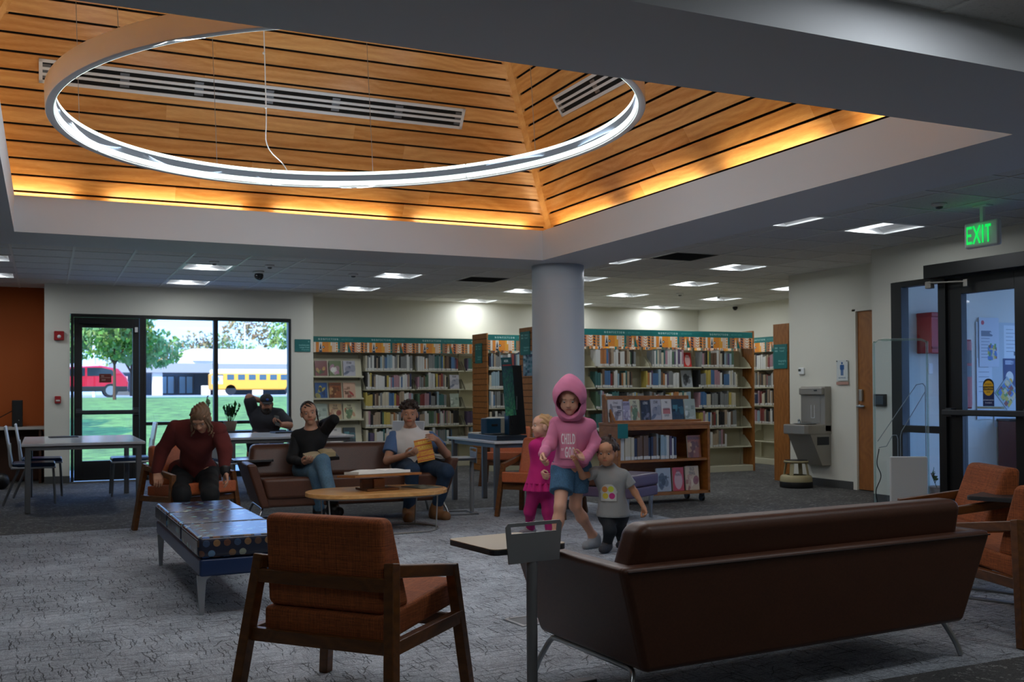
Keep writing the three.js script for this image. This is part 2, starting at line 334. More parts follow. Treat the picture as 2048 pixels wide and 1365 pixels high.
  part('cove_back', [bc(WXL - 0.2, WXL - o, h0, h1, WZB - 0.2, WZF + 0.2), bc(WXR + o, WXR + 0.2, h0, h1, WZB - 0.2, WZF + 0.2), bc(WXL - 0.2, WXR + 0.2, h0, h1, WZB - 0.2, WZB - o), bc(WXL - 0.2, WXR + 0.2, h0, h1, WZF + o, WZF + 0.2)], MAT.beam, wood);
}
// ---------- lamps: ring pendant, cove strips, recessed troffers ----------
function area(w, h, color, I, p, look) { const l = new THREE.RectAreaLight(color, I, w, h); l.position.set(...p); l.lookAt(V3(...look)); scene.add(l); return l; }
const RING_C = [1.84, 2.87, -6.35], RING_R = 1.84;
{
  const t = thing('ring_pendant', 'large white ring pendant light hanging under the slatted wooden ceiling', 'pendant light', RING_C);
  t.rotation.set(-0.022, 0, 0.038); t.position.y += 0.03;
  const R = RING_R, H = 0.125, n = 160, shell = std(0xe6e6e6, 0.5), lens = std(0xffffff, 0.5, 0, { emissive: 0xe6fff6, emissiveIntensity: 1.5 });
  part('housing', lathe([[R - 0.05, 0.006], [R - 0.042, 0], [R - 0.004, 0], [R, 0.004], [R, H], [R - 0.05, H], [R - 0.05, 0.098], [R - 0.058, 0.098], [R - 0.058, 0.05], [R - 0.05, 0.05], [R - 0.05, 0.006]].reverse(), n), shell, t);
  part('inner_band', lathe([[R - 0.0595, 0.05], [R - 0.0595, 0.098]].reverse(), n), std(0x6f7a86, 0.5, 0, { side: THREE.DoubleSide }), t);
  const nseg = 7, a0 = 0.56;
  const seg = (name, r0, y0, r1, y1, k) => { const g = new THREE.LatheGeometry([new THREE.Vector2(r0, y0), new THREE.Vector2(r1, y1), new THREE.Vector2(r1 + 0.006, y1), new THREE.Vector2(r0 + 0.006, y0)].reverse(), 32, a0 + k * 2 * PI / nseg + 0.004, 2 * PI / nseg - 0.008); part(name, g, lens, t); };
  for (let k = 0; k < nseg; k++) { seg('lower_lens', R - 0.046, 0.001, R - 0.06, 0.046, k); seg('upper_lens', R - 0.06, 0.1, R - 0.056, 0.124, k); }
  const wires = [[-1.62, -0.78], [-0.62, -1.68], [0.62, -1.7], [1.64, -0.75], [1.5, 1.0], [-1.5, 1.0]];
  const woodY = (x, z) => WB + K * Math.min(x - WXL, WXR - x, z - WZB, WZF - z) - 0.02;
  for (const [x, z] of wires) { const q = R - 0.03, l = Math.hypot(x, z), wx = x / l * q, wz = z / l * q; part('suspension_wire', rod([wx, H, wz], [wx * 0.985, woodY(RING_C[0] + wx * 0.985, RING_C[2] + wz * 0.985) - RING_C[1], wz * 0.985], 0.0022, 0.0022, 6), MAT.steel, t); }
  const ax = -0.06, az = -R + 0.03, tx = ax - 0.16, ty = woodY(RING_C[0] + tx, RING_C[2] + az + 0.05) - RING_C[1];
  part('power_cord', tube([[ax, H, az], [ax - 0.04, H + 0.06, az + 0.01], [tx, H + 0.2, az + 0.03], [tx + 0.005, H + 0.5, az + 0.04], [tx + 0.02, ty, az + 0.05]], 0.0045, 40, 6), MAT.whitePlastic, t);
  for (const f of [0.2, 0.5, 0.85]) part('cord_clip', tf(new THREE.SphereGeometry(0.011, 10, 8), [tx + 0.012 * f, lerp(H + 0.2, ty, f), az + 0.04]), MAT.whitePlastic, t);
  const N = 12; for (let k = 0; k < N; k++) { const a = k / N * 2 * PI, r = R - 0.075, p = [RING_C[0] + Math.sin(a) * r, RING_C[1] + 0.022, RING_C[2] + Math.cos(a) * r]; area(0.9, 0.022, 0xe8f5ff, 30, [p[0], RING_C[1] + 0.15, p[2]], [p[0] - Math.sin(a) * 0.4, p[1] + 1, p[2] - Math.cos(a) * 0.4]); area(0.9, 0.045, 0xe8f5ff, 62, p, [p[0] - Math.sin(a), p[1] - 0.75, p[2] - Math.cos(a)]); }
}
{ // warm strips behind the upstand, in lengths with gaps between
  const em = std(0xffffff, 0.5, 0, { emissive: 0xffdf9e, emissiveIntensity: 6 });
  const y = HC + 0.075;
  const strips = [];
  const run = (fixed, a, b, alongX, inward) => { const n = Math.max(1, Math.round((b - a) / 1.5)), L = (b - a) / n; for (let k = 0; k < n; k++) strips.push([fixed, a + k * L + 0.17, a + (k + 1) * L - 0.17, alongX, inward]); };
  for (const [a, b] of [[-1.0, 0.22], [0.5, 1.62], [1.9, 2.98], [3.25, 4.42]]) strips.push([OZ0 - 0.1, a, b, true, -1]); run(OX1 + 0.1, OZ0 - 0.1, OZ1, false, 1); run(OZ1 + 0.1, OX0, OX1, true, 1); run(OX0 - 0.4, OZ0, OZ1, false, -1);
  strips.forEach(([f, a, b, ax, s], i) => {
    const c = (a + b) / 2, L = b - a, P = ax ? [c, y, f] : [f, y, c];
    const o = thing('cove_light', ['linear cove light strip lying behind the white upstand'][0], 'light strip', P, ax ? 0 : PI / 2, 'cove light strips round the wooden ceiling');
    part('housing', bx(L, 0.022, 0.04, 0, -0.008, 0, [0, 0, 0], 0.003), MAT.whitePlastic, o);
    part('diffuser', bx(L - 0.02, 0.01, 0.026, 0, 0.007, 0, [0, 0, 0], 0.004), em, o);
    area(L, 0.03, 0xffe6b8, 26, [P[0], y + 0.016, P[2]], [P[0] + (ax ? 0 : s * 0.25), y + 1, P[2] + (ax ? s * 0.25 : 0)]);
  });
}
{ // recessed troffers
  const white = std(0xe3e5e6, 0.4), lens = std(0xffffff, 0.5, 0, { emissive: 0xf4fbff, emissiveIntensity: 1.7 });
  const S = GP - 0.03, SZ = GPZ - 0.03;
  const rowName = { '-8': 'on the near side of the beam', '-10': 'almost above the viewpoint', '-13': 'behind the viewpoint', 0: 'level with the exit sign', 5: 'in the row past the round column', 8: 'over the front bookcase', 9: 'in the row before the windows', 11: 'over the aisle between bookcases', 12: 'close to the window wall', 14: 'against the back wall' };
  const colName = { 1: 'before the orange armchair', 5: 'before the laptop table', 8: 'before the long sofa back', '-1': 'above the orange wall', 3: 'above the long window', 7: 'beside the window wall corner', 10: 'half behind the dropped beam', 11: 'behind the round column', 12: 'above the detection gate', 13: 'nearest the water fountain', 14: 'in the middle of the stacks', 17: 'towards the far side wall' };
  let proto = null;
  for (const [i, j] of lightCells) {
    const x = cellX(i), z = cellZ(j), lab = 'recessed square ceiling light ' + rowName[j] + ', ' + colName[i];
    if (!proto) {
      const t = proto = thing('ceiling_light', lab, 'ceiling light', [x, HC, z], 0, 'recessed ceiling lights');
      part('trim', [bx(GP - 0.004, 0.012, 0.03, 0, 0, -SZ / 2 + 0.012), bx(GP - 0.004, 0.012, 0.03, 0, 0, SZ / 2 - 0.012), bx(0.03, 0.012, SZ - 0.03, -S / 2 + 0.012, 0, 0), bx(0.03, 0.012, SZ - 0.03, S / 2 - 0.012, 0, 0)], white, t);
      const arc = []; for (let k = 0; k <= 12; k++) { const u = -1 + k / 6; arc.push([u * (S / 2 - 0.02), 0.002 + 0.085 * (1 - u * u)]); }
      for (let k = 12; k >= 0; k--) { const u = -1 + k / 6; arc.push([u * (S / 2 - 0.02), 0.012 + 0.085 * (1 - u * u)]); }
      part('reflector', extr(arc, SZ - 0.06, 0, [0, 0, -SZ / 2 + 0.03]), white, t);
      for (const q of [-1, 1]) part('end_plate', bx(S - 0.04, 0.1, 0.006, 0, 0.045, q * (SZ / 2 - 0.03)), white, t);
      const la = []; for (let k = 0; k <= 10; k++) { const q = PI + PI * k / 10; la.push([0.105 * Math.cos(q), 0.075 + 0.05 * Math.sin(q)]); } la.push([0.105, 0.088], [-0.105, 0.088]);
      part('lens', extr(la, SZ - 0.08, 0, [0, 0, -SZ / 2 + 0.04]), lens, t);
    } else dup(proto, [x, HC, z], 0, lab, 'recessed ceiling lights');
    area(0.2, 0.48, 0xf6fbff, 26, [x, HC + 0.021, z], [x, 0, z]);
  }
  dup(proto, [9.4, HC + 0.001, -6.5], 0, 'recessed square ceiling light inside the entrance vestibule', 'recessed ceiling lights'); area(0.2, 0.48, 0xd2efff, 26, [9.4, HC + 0.021, -6.5], [9.4, 0, -6.5]);
  // grilles
  for (const [k, [i, j]] of ventCells.entries()) {
    const v = thing('ceiling_vent', ['dark return air grille beside the beam over the bookcases', 'dark return air grille between two ceiling lights behind the column'][k], 'vent', [cellX(i), HC, cellZ(j)]);
    part('frame', [bx(GP - 0.01, 0.012, 0.025, 0, 0, -0.27), bx(GP - 0.01, 0.012, 0.025, 0, 0, 0.27), bx(0.025, 0.012, 0.54, -0.27, 0, 0), bx(0.025, 0.012, 0.54, 0.27, 0, 0)], MAT.darkGrey, v);
    for (let s = 0; s < 11; s++) part('slat', bx(0.52, 0.004, 0.035, 0, 0.008, -0.235 + s * 0.047, [0.6, 0, 0]), MAT.darkGrey, v);
    part('back', bx(0.55, 0.005, 0.55, 0, 0.05, 0), MAT.blackMatt, v);
  }
}
{ // slot diffusers in the wooden slopes
  const sl = Math.hypot(1, K);
  function diffuser(label, L, p, turn) { // long axis x, plane tilted like the slope
    const t = thing('slot_diffuser', label, 'air vent', p, turn), w = 0.19, b = new THREE.Group(); t.add(b); b.name = 'body'; b.rotation.x = PI / 2 - Math.atan(K); // tilt
    const fr = std(0xcfd3d6, 0.45);
    part('frame', [bx(L, 0.026, 0.014, 0, w / 2 - 0.013, 0), bx(L, 0.026, 0.014, 0, -w / 2 + 0.013, 0), bx(0.026, w, 0.014, -L / 2 + 0.013, 0, 0), bx(0.026, w, 0.014, L / 2 - 0.013, 0, 0), bx(L - 0.05, 0.022, 0.012, 0, 0.0225, 0), bx(L - 0.05, 0.022, 0.012, 0, -0.0225, 0)], fr, b);
    part('slot_back', bx(L - 0.04, w - 0.04, 0.004, 0, 0, -0.006), MAT.blackMatt, b);
    const n = Math.max(2, Math.round(L / 0.59)); for (let k = 0; k <= n; k++) for (const y of [-0.045, 0, 0.045]) part('bridge', bx(0.07, 0.024, 0.006, -L / 2 + 0.05 + k * (L - 0.1) / n, y, 0.0), MAT.greyMetal, b);
    return t;
  }
  const at = (t, off) => [t / sl + off * K / sl, WB + t * K / sl - off / sl];
  const [d, y] = at(1.155, 0.03);
  diffuser('long white slot diffuser set in the wooden slope behind the ring', 3.55, [3.51 - 3.55 / 2, y, WZB + d], 0);
  diffuser('short white slot diffuser in the wooden slope past the hip batten', 2.6, [WXR - d, y, -7.97 + 1.3], -PI / 2);
}
// ---------- window wall: glazed door and windows ----------
function frameBoxes(x0, x1, y0, y1, t, z0, z1) { return [bc(x0, x0 + t, y0, y1, z0, z1, 0.003), bc(x1 - t, x1, y0, y1, z0, z1, 0.003), bc(x0 + t, x1 - t, y1 - t, y1, z0, z1, 0.003), bc(x0 + t, x1 - t, y0, y0 + t, z0, z1, 0.003)]; }
{
  const z0 = WZ - 0.1, z1 = WZ + 0.015;
  const d = struct('door_1');
  part('frame', [bc(0.325, 0.36, 0, 2.28, z0, z1, 0.003), bc(1.2, 1.255, 0, 2.28, z0, z1, 0.003), bc(0.36, 1.2, 2.24, 2.28, z0, z1, 0.003)], MAT.black, d);
  part('stile', [bc(0.365, 0.468, 0.02, 2.235, z0 + 0.03, z1 - 0.02, 0.003), bc(1.11, 1.195, 0.02, 2.235, z0 + 0.03, z1 - 0.02, 0.003)], MAT.black, d);
  part('rail', [bc(0.468, 1.11, 2.1, 2.235, z0 + 0.03, z1 - 0.02, 0.003), bc(0.468, 1.11, 0.02, 0.285, z0 + 0.03, z1 - 0.02, 0.003), bc(0.468, 1.11, 0.915, 0.955, z0 + 0.03, z1 - 0.02, 0.003)], MAT.black, d);
  part('pane', bc(0.468, 1.11, 0.955, 2.1, z0 + 0.055, z0 + 0.061), MAT.glass, d);
  part('pane', bc(0.468, 1.11, 0.285, 0.915, z0 + 0.055, z0 + 0.061), MAT.glass, d);
  part('push_bar', [bc(0.38, 1.18, 0.93, 0.975, z1 + 0.03, z1 + 0.06, 0.008), bc(0.385, 0.45, 0.91, 0.995, z1 - 0.02, z1 + 0.035, 0.006), bc(1.115, 1.19, 0.9, 1.005, z1 - 0.02, z1 + 0.04, 0.006)], MAT.darkGrey, d);
  part('closer', bc(0.42, 0.8, 2.15, 2.2, z1 - 0.02, z1 + 0.04, 0.006), MAT.black, d);
  part('threshold', bc(0.33, 1.25, 0, 0.012, z0, z1 + 0.05, 0.003), MAT.steel, d);
  const xs = [[1.255, 2.225], [2.225, 3.29]];
  xs.forEach(([a, b], k) => {
    const w = struct('window_' + (k + 1));
    part('window_frame', [bc(a, a + 0.03, 0, 2.28, z0, z1, 0.003), bc(b - 0.03, b, 0, 2.28, z0, z1, 0.003), bc(a + 0.03, b - 0.03, 2.235, 2.28, z0, z1, 0.003), bc(a + 0.03, b - 0.03, 0, 0.08, z0, z1, 0.003), bc(a + 0.03, b - 0.03, 0.755, 0.8, z0, z1, 0.003)], MAT.black, w);
    part('pane', bc(a + 0.03, b - 0.03, 0.8, 2.235, z0 + 0.05, z0 + 0.056), MAT.glass, w);
    part('pane', bc(a + 0.03, b - 0.03, 0.08, 0.755, z0 + 0.05, z0 + 0.056), MAT.glass, w);
  });
  single('door_sensor', bc(1.135, 1.175, 2.045, 2.115, z1 - 0.02, z1 + 0.012, 0.006), MAT.whitePlastic, 'small white contact sensor high on the glazed door stile', 'sensor');
  // paper notice on the door glass
  const notice = canvasTex(128, 96, (c) => { c.fillStyle = '#6e2b26'; c.fillRect(0, 0, 128, 96); c.fillStyle = '#c9b9b0'; c.fillRect(12, 40, 104, 3); c.font = 'bold 20px sans-serif'; c.fillText('NO', 20, 30); c.fillText('EXIT', 24, 74); });
  single('door_notice', bx(0.155, 0.12, 0.003, 0.76, 1.41, z0 + 0.066), new THREE.MeshStandardMaterial({ map: notice, roughness: 0.7 }), 'small dark red notice taped to the glazed door', 'notice');
}
// ---------- entrance side: black storefront with sidelight and door, vestibule beyond ----------
{
  const X0 = 7.985, X1 = 8.09;
  const fx = (y0, y1, z0, z1, dx = 0) => bc(X0 + dx, X1, y0, y1, z0, z1, 0.003);
  const w = struct('window_3');
  part('window_frame', [fx(0, 2.3, -7.94, -7.8), fx(2.245, 2.3, -7.8, -7.33), fx(0.76, 0.83, -7.8, -7.33), fx(0, 0.1, -7.8, -7.33)], MAT.black, w);
  part('pane', bc(8.05, 8.056, 0.83, 2.245, -7.8, -7.33), MAT.glass, w);
  part('pane', bc(8.05, 8.056, 0.1, 0.76, -7.8, -7.33), MAT.glass, w);
  const d = struct('door_2');
  part('frame', [fx(0, 2.29, -7.33, -7.24), fx(0, 2.4, -6.2, -6.12)], MAT.black, d);
  part('header', bc(7.86, X1, 2.285, 2.415, -7.39, -5.0, 0.004), MAT.black, d);
  part('stile', [fx(0.02, 2.28, -7.235, -7.075, 0.03), fx(0.02, 2.28, -6.485, -6.21, 0.03)], MAT.black, d);
  part('rail', [fx(2.115, 2.28, -7.075, -6.485, 0.03), fx(0.02, 0.33, -7.075, -6.485, 0.03), fx(0.94, 0.98, -7.075, -6.485, 0.03)], MAT.black, d);
  part('pane', bc(8.05, 8.056, 0.98, 2.115, -7.075, -6.485), MAT.glass, d);
  part('pane', bc(8.05, 8.056, 0.33, 0.94, -7.075, -6.485), MAT.glass, d);
  part('push_bar', [bc(7.93, 7.97, 0.945, 1.0, -7.25, -6.25, 0.01), bc(7.95, 8.02, 0.93, 1.015, -7.22, -7.15, 0.006), bc(7.95, 8.02, 0.93, 1.015, -6.36, -6.28, 0.006)], MAT.darkGrey, d);
  part('operator_arm', [bar([7.9, 2.245, -7.36], [7.93, 2.22, -6.95], 0.022, 0.014), bc(7.9, 7.96, 2.19, 2.26, -7.41, -7.34, 0.008), bc(7.92, 7.95, 2.17, 2.24, -6.97, -6.92, 0.006)], MAT.steelDark, d);
  const w4 = struct('window_4');
  part('window_frame', [fx(0, 2.4, -4.86, -4.75), fx(0, 0.1, -6.12, -4.86), fx(2.3, 2.4, -6.12, -4.86)], MAT.black, w4);
  part('pane', bc(8.05, 8.056, 0.1, 2.3, -6.12, -4.86), MAT.glass, w4);
  // vestibule shell: white walls, mat floor, glazed front to the outside
  const V = std(0xe6ecec, 0.6);
  const w6 = struct('window_6'); part('window_frame', [bc(8.2, 10.8, 0, 0.1, -4.75, -4.65), bc(8.2, 10.8, 2.5, HC, -4.75, -4.65), bc(9.45, 9.55, 0.1, 2.5, -4.75, -4.65)], MAT.black, w6); part('pane', bc(8.2, 9.45, 0.1, 2.5, -4.7, -4.694), MAT.glass, w6); part('pane', bc(9.55, 10.8, 0.1, 2.5, -4.7, -4.694), MAT.glass, w6);
  struct('floor', bc(8.2, 11, -0.2, 0.001, -8.12, -4.5), std(0x6a6d70, 0.8));
  struct("ceiling", bc(8.2, 11, HC + 0.005, HC + 0.3, -8.12, -4.5), V);
  const w5 = struct('window_5');
  part('window_frame', [bc(10.7, 10.8, 0, 0.1, -8.2, -4.75), bc(10.7, 10.8, 2.45, HC, -8.2, -4.75), bc(10.7, 10.8, 0.1, 2.45, -8.2, -8.1), bc(10.7, 10.8, 0.1, 2.45, -6.55, -6.45), bc(10.7, 10.8, 0.1, 2.45, -4.85, -4.75)], MAT.black, w5);
  part('pane', bc(10.75, 10.756, 0.1, 2.45, -8.1, -6.55), MAT.glass, w5); part('pane', bc(10.75, 10.756, 0.1, 2.45, -6.45, -4.85), MAT.glass, w5);
  // things inside the vestibule, on its far wall
  const Z = -8.12;
  const cab = thing('hose_cabinet', 'bright red wall box seen through the narrow sidelight', 'cabinet', [8.78, 1.58, Z]);
  part('body', bx(0.5, 0.4, 0.2, 0, 0.2, 0.1, [0, 0, 0], 0.01), MAT.red, cab); part('lid', bx(0.51, 0.05, 0.21, 0, 0.41, 0.105, [0, 0, 0], 0.01), MAT.red, cab); part('lip', bx(0.5, 0.02, 0.012, 0, 0.06, 0.206), std(0x7c0d12, 0.5), cab);
  const ph = thing('call_station', 'tall red curved call station seen behind the black door stile', 'call box', [9.12, 0.98, Z]);
  part('body', extr([[-0.1, 0], [0.1, 0], [0.11, 0.05], [0.11, 0.72], [0.1, 0.76], [-0.1, 0.76], [-0.11, 0.72], [-0.11, 0.05]], 0.12, 0.02), std(0x9c2a2c, 0.4), ph);
  part('screen_panel', bx(0.13, 0.14, 0.01, 0.02, 0.57, 0.122), std(0x1d2a30, 0.2), ph); part('keypad', bx(0.13, 0.12, 0.01, 0.02, 0.41, 0.122), std(0x2e4a55, 0.3), ph);
  const sheet = (label, w, h, x, y, seedN, base, inks, name = 'poster', rot = 0) => {
    const t = canvasTex(128, Math.round(128 * h / w), (c, W, H) => {
      c.fillStyle = base; c.fillRect(0, 0, W, H); reseed(seedN);
      for (const [kind, col, ax, ay, aw, ah] of inks) { c.fillStyle = col;
        if (kind === 'box') c.fillRect(ax * W, ay * H, aw * W, ah * H);
        if (kind === 'lines') for (let q = 0; q < 1; q += 0.16) c.fillRect(ax * W, (ay + q * ah) * H, aw * W * rr(0.6, 1), Math.max(1.5, H * 0.012));
        if (kind === 'mix') for (let q = 0; q < 60; q++) { c.fillStyle = ['#c8b23a', '#4a78b8', '#8a3d2a', '#58924a', '#d7c9a2'][Math.floor(rnd() * 5)]; c.fillRect((ax + rnd() * aw * 0.85) * W, (ay + rnd() * ah * 0.85) * H, aw * W * 0.2, ah * H * 0.2); }
        if (kind === 'disc') { c.beginPath(); c.ellipse((ax + aw / 2) * W, (ay + ah / 2) * H, aw * W / 2, ah * H / 2, 0, 0, 7); c.fill(); } }
    });
    const o = single(name, bx(w, h, 0.004, x, y, Z + 0.006 + seedN * 0.0012, [0, 0, rot]), new THREE.MeshStandardMaterial({ map: t, roughness: 0.6 }), label, 'poster', 'sheets pinned on the vestibule wall'); return o;
  };
  single('notice_board', bx(0.62, 1.05, 0.012, 9.72, 1.42, Z + 0.0075), std(0xb9c6c9, 0.6), 'pale notice board behind the pinned sheets in the vestibule', 'notice board');
  sheet('white flyer with a yellow and blue picture at the top of the vestibule board', 0.31, 0.55, 9.6, 1.72, 12, '#c8cfd6', [['disc', '#c0324a', 0.1, 0.06, 0.16, 0.09], ['lines', '#3b4e66', 0.1, 0.27, 0.7, 0.1], ['lines', '#7a8799', 0.1, 0.42, 0.5, 0.4], ['mix', '', 0.42, 0.52, 0.45, 0.34]]);
  sheet('white printed notice in a clear frame beside the tall flyer', 0.23, 0.37, 9.96, 1.73, 5, '#d9e2e4', [['lines', '#5b6b75', 0.15, 0.12, 0.7, 0.7], ['box', '#4d5a61', 0.68, 0.8, 0.2, 0.12]]);
  sheet('long plain white sheet hanging under the tall flyer', 0.24, 0.68, 9.53, 1.2, 6, '#cfd8dd', [['lines', '#93a1a9', 0.12, 0.06, 0.7, 0.5]]);
  sheet('dark blue poster with a white bird shape', 0.21, 0.36, 9.93, 1.36, 7, '#16386e', [['lines', '#dfe8f2', 0.15, 0.06, 0.7, 0.12], ['disc', '#e8e4d8', 0.18, 0.4, 0.6, 0.4], ['disc', '#e0b23a', 0.4, 0.62, 0.3, 0.2]]);
  sheet('diamond-shaped photo collage pinned over a white sheet', 0.27, 0.27, 9.88, 1.15, 9, '#9fb0b4', [['mix', '', 0.03, 0.03, 0.95, 0.95]], 'poster', PI / 4);
  sheet('pale leaflet low down behind the caution sticker', 0.28, 0.3, 9.82, 0.92, 4, '#c9d6dc', [['lines', '#8fa3b0', 0.1, 0.2, 0.75, 0.6]]);
  const box = thing('donation_bin', 'dark red collection bin with a poster inside the vestibule', 'bin', [10.02, 0, Z + 0.32]);
  part('body', bx(0.6, 0.84, 0.6, 0, 0.42, 0, [0, 0, 0], 0.012), std(0x55141a, 0.5), box); part('rim', bx(0.62, 0.025, 0.62, 0, 0.85, 0, [0, 0, 0], 0.006), MAT.darkGrey, box);
  const dp = canvasTex(128, 256, (c, W, H) => { c.fillStyle = '#244a3a'; c.fillRect(0, 0, W, H); reseed(3); for (let q = 0; q < 240; q++) { c.fillStyle = ['#6d5c3a', '#3d5a34', '#8a7a4a', '#503b2a'][Math.floor(rnd() * 4)]; c.fillRect(rnd() * W, rnd() * H * 0.5, 12, 8); } c.fillStyle = '#dfe8dc'; c.font = 'italic 30px serif'; c.fillText('Donate', 10, 165); for (let q = 0; q < 4; q++) c.fillRect(16, 185 + q * 16, 90, 5); });
  part('poster_panel', bx(0.3, 0.66, 0.012, 0.1, 0.45, 0.31), new THREE.MeshStandardMaterial({ map: dp, roughness: 0.4 }), box);
  single('light_switch', bx(0.06, 0.115, 0.014, 8.72, 1.42, Z + 0.007, [0, 0, 0], 0.004), MAT.whitePlastic, 'white switch plate below the red wall box', 'switch');
  single('card_reader', bx(0.07, 0.12, 0.03, 10.2, 1.1, Z + 0.015, [0, 0, 0], 0.01), std(0x17313a, 0.3), 'small dark reader beside the pinned leaflets', 'reader');
  // caution sticker on the door glass
  const st = canvasTex(128, 220, (c, W, H) => { c.fillStyle = '#15275c'; c.fillRect(0, 96, W, H); c.clearRect(0, 0, W, 96); c.fillStyle = '#15275c'; c.fillRect(0, 60, W, H); c.fillStyle = '#d8a514'; c.beginPath(); c.arc(64, 76, 60, 0, 7); c.fill(); c.fillStyle = '#15160f'; c.fillRect(4, 62, 120, 30); c.textAlign = 'center'; c.fillStyle = '#e2b21c'; c.font = 'bold 24px sans-serif'; c.fillText('CAUTION', 64, 86); c.fillStyle = '#1b1a10'; c.font = 'bold 14px sans-serif'; c.fillText('AUTOMATIC', 64, 50); c.fillText('DOOR', 64, 112); c.fillStyle = '#c9d3e6'; c.font = 'bold 14px sans-serif'; c.fillText('ACTIVATE SWITCH', 64, 176); c.fillText('TO OPERATE', 64, 198); });
  const s = [[-0.062, -0.13], [0.062, -0.13], [0.062, 0.06]]; for (let k = 1; k < 12; k++) { const q = k / 12 * PI; s.push([Math.cos(q) * 0.062, 0.068 + Math.sin(q) * 0.062]); } s.push([-0.062, 0.06]);
  const sg = extr(s, 0.002); { const P = sg.attributes.position, uv = sg.attributes.uv; for (let i = 0; i < P.count; i++) uv.setXY(i, (P.getX(i) + 0.062) / 0.124, (P.getY(i) + 0.13) / 0.26); }
  const so = single('caution_sticker', tf(sg, [0, 0, 0], [0, -PI / 2, 0]), new THREE.MeshStandardMaterial({ map: st, roughness: 0.5 }), 'yellow and blue caution sticker on the entrance door glass', 'sticker'); so.position.set(8.046, 1.165, -6.8);
  const lt = canvasTex(256, 24, (c, W, H) => { c.fillStyle = '#8fb0b4'; c.fillRect(0, 0, W, H); c.fillStyle = '#7b4a3a'; c.font = 'bold 15px sans-serif'; c.fillText('IN EMERGENCY PUSH TO OPEN', 6, 18); });
  const lo = single('door_decal', bx(0.3, 0.022, 0.002, 0, 0, 0, [0, -PI / 2, 0]), new THREE.MeshStandardMaterial({ map: lt, roughness: 0.6 }), 'narrow line of red lettering just above the entrance push bar', 'sticker'); lo.position.set(8.046, 1.022, -6.78);
  // exit sign
  const ex = thing('exit_sign', 'lit green exit sign on the wall above the entrance door', 'exit sign', [6.89, 2.45, -5.86], -PI / 2);
  part('body', bx(0.33, 0.21, 0.05, 0, 0, 0, [0, 0, 0], 0.018), MAT.whitePlastic, ex);
  part('bracket', [bx(0.03, 0.13, 0.03, 0, 0.165, 0), bx(0.14, 0.012, 0.08, 0, 0.227, 0, [0, 0, 0], 0.004)], MAT.whitePlastic, ex);
  const em = std(0x0c6b3a, 0.5, 0, { emissive: 0x08f060, emissiveIntensity: 0.85 });
  const bars = { E: [[0, 0, 0.16, 1], [0.16, 0, 0.84, 0.15], [0.16, 0.42, 0.7, 0.15], [0.16, 0.85, 0.84, 0.15]], I: [[0.36, 0, 0.28, 1]], T: [[0, 0.85, 1, 0.15], [0.38, 0, 0.24, 0.85]] };
  let lx = -0.135; const LH = 0.145, lw = 0.052;
  for (const ch of 'EXIT') { const g = []; const w = ch === 'I' ? 0.04 : lw;
    if (ch === 'X') { g.push(bar([lx, -LH / 2, 0.027], [lx + w + 0.012, LH / 2, 0.027], 0.014, 0.006, 0, [0, 0, 1]), bar([lx + w + 0.012, -LH / 2, 0.027], [lx, LH / 2, 0.027], 0.014, 0.006, 0, [0, 0, 1])); lx += w + 0.02; }
    else { for (const [a, b, c, e] of bars[ch]) g.push(bx(w * c, LH * e, 0.006, lx + w * (a + c / 2), -LH / 2 + LH * (b + e / 2), 0.027)); lx += w + (ch === 'I' ? 0.004 : 0.014); }
    part('letter', g, em, ex); }
  const pl = new THREE.PointLight(0x20ff70, 0.008); pl.position.set(6.8, 2.47, -5.86); pl.castShadow = true; scene.add(pl);
}
// ---------- upholstered seating ----------
const warp = (g, f) => { const P = g.attributes.position, v = V3(); for (let i = 0; i < P.count; i++) { v.fromBufferAttribute(P, i); f(v); P.setXYZ(i, v.x, v.y, v.z); } g.computeVertexNormals(); return g; };
function soft(w, h, d, r, p, seg = 4, f, puff = 0) { // rounded block, optionally reshaped; the seam stays crisp
  const g0 = new RoundedBoxGeometry(w, h, d, seg, r); let g = g0;
  if (puff) { const P = g.attributes.position; for (let i = 0; i < P.count; i++) { const x = P.getX(i) / w * 2, z = P.getZ(i) / d * 2, y = P.getY(i); if (y > 0) P.setY(i, y + puff * (1 - x * x) * (1 - z * z)); } }
  if (f) { const P = g.attributes.position, v = V3(); for (let i = 0; i < P.count; i++) { v.fromBufferAttribute(P, i); f(v); P.setXYZ(i, v.x, v.y, v.z); } }
  g = mergeVertices((() => { g.deleteAttribute('uv'); g.deleteAttribute('normal'); return g; })(), 1e-5); g.computeVertexNormals();
  return tf(g, p);
}
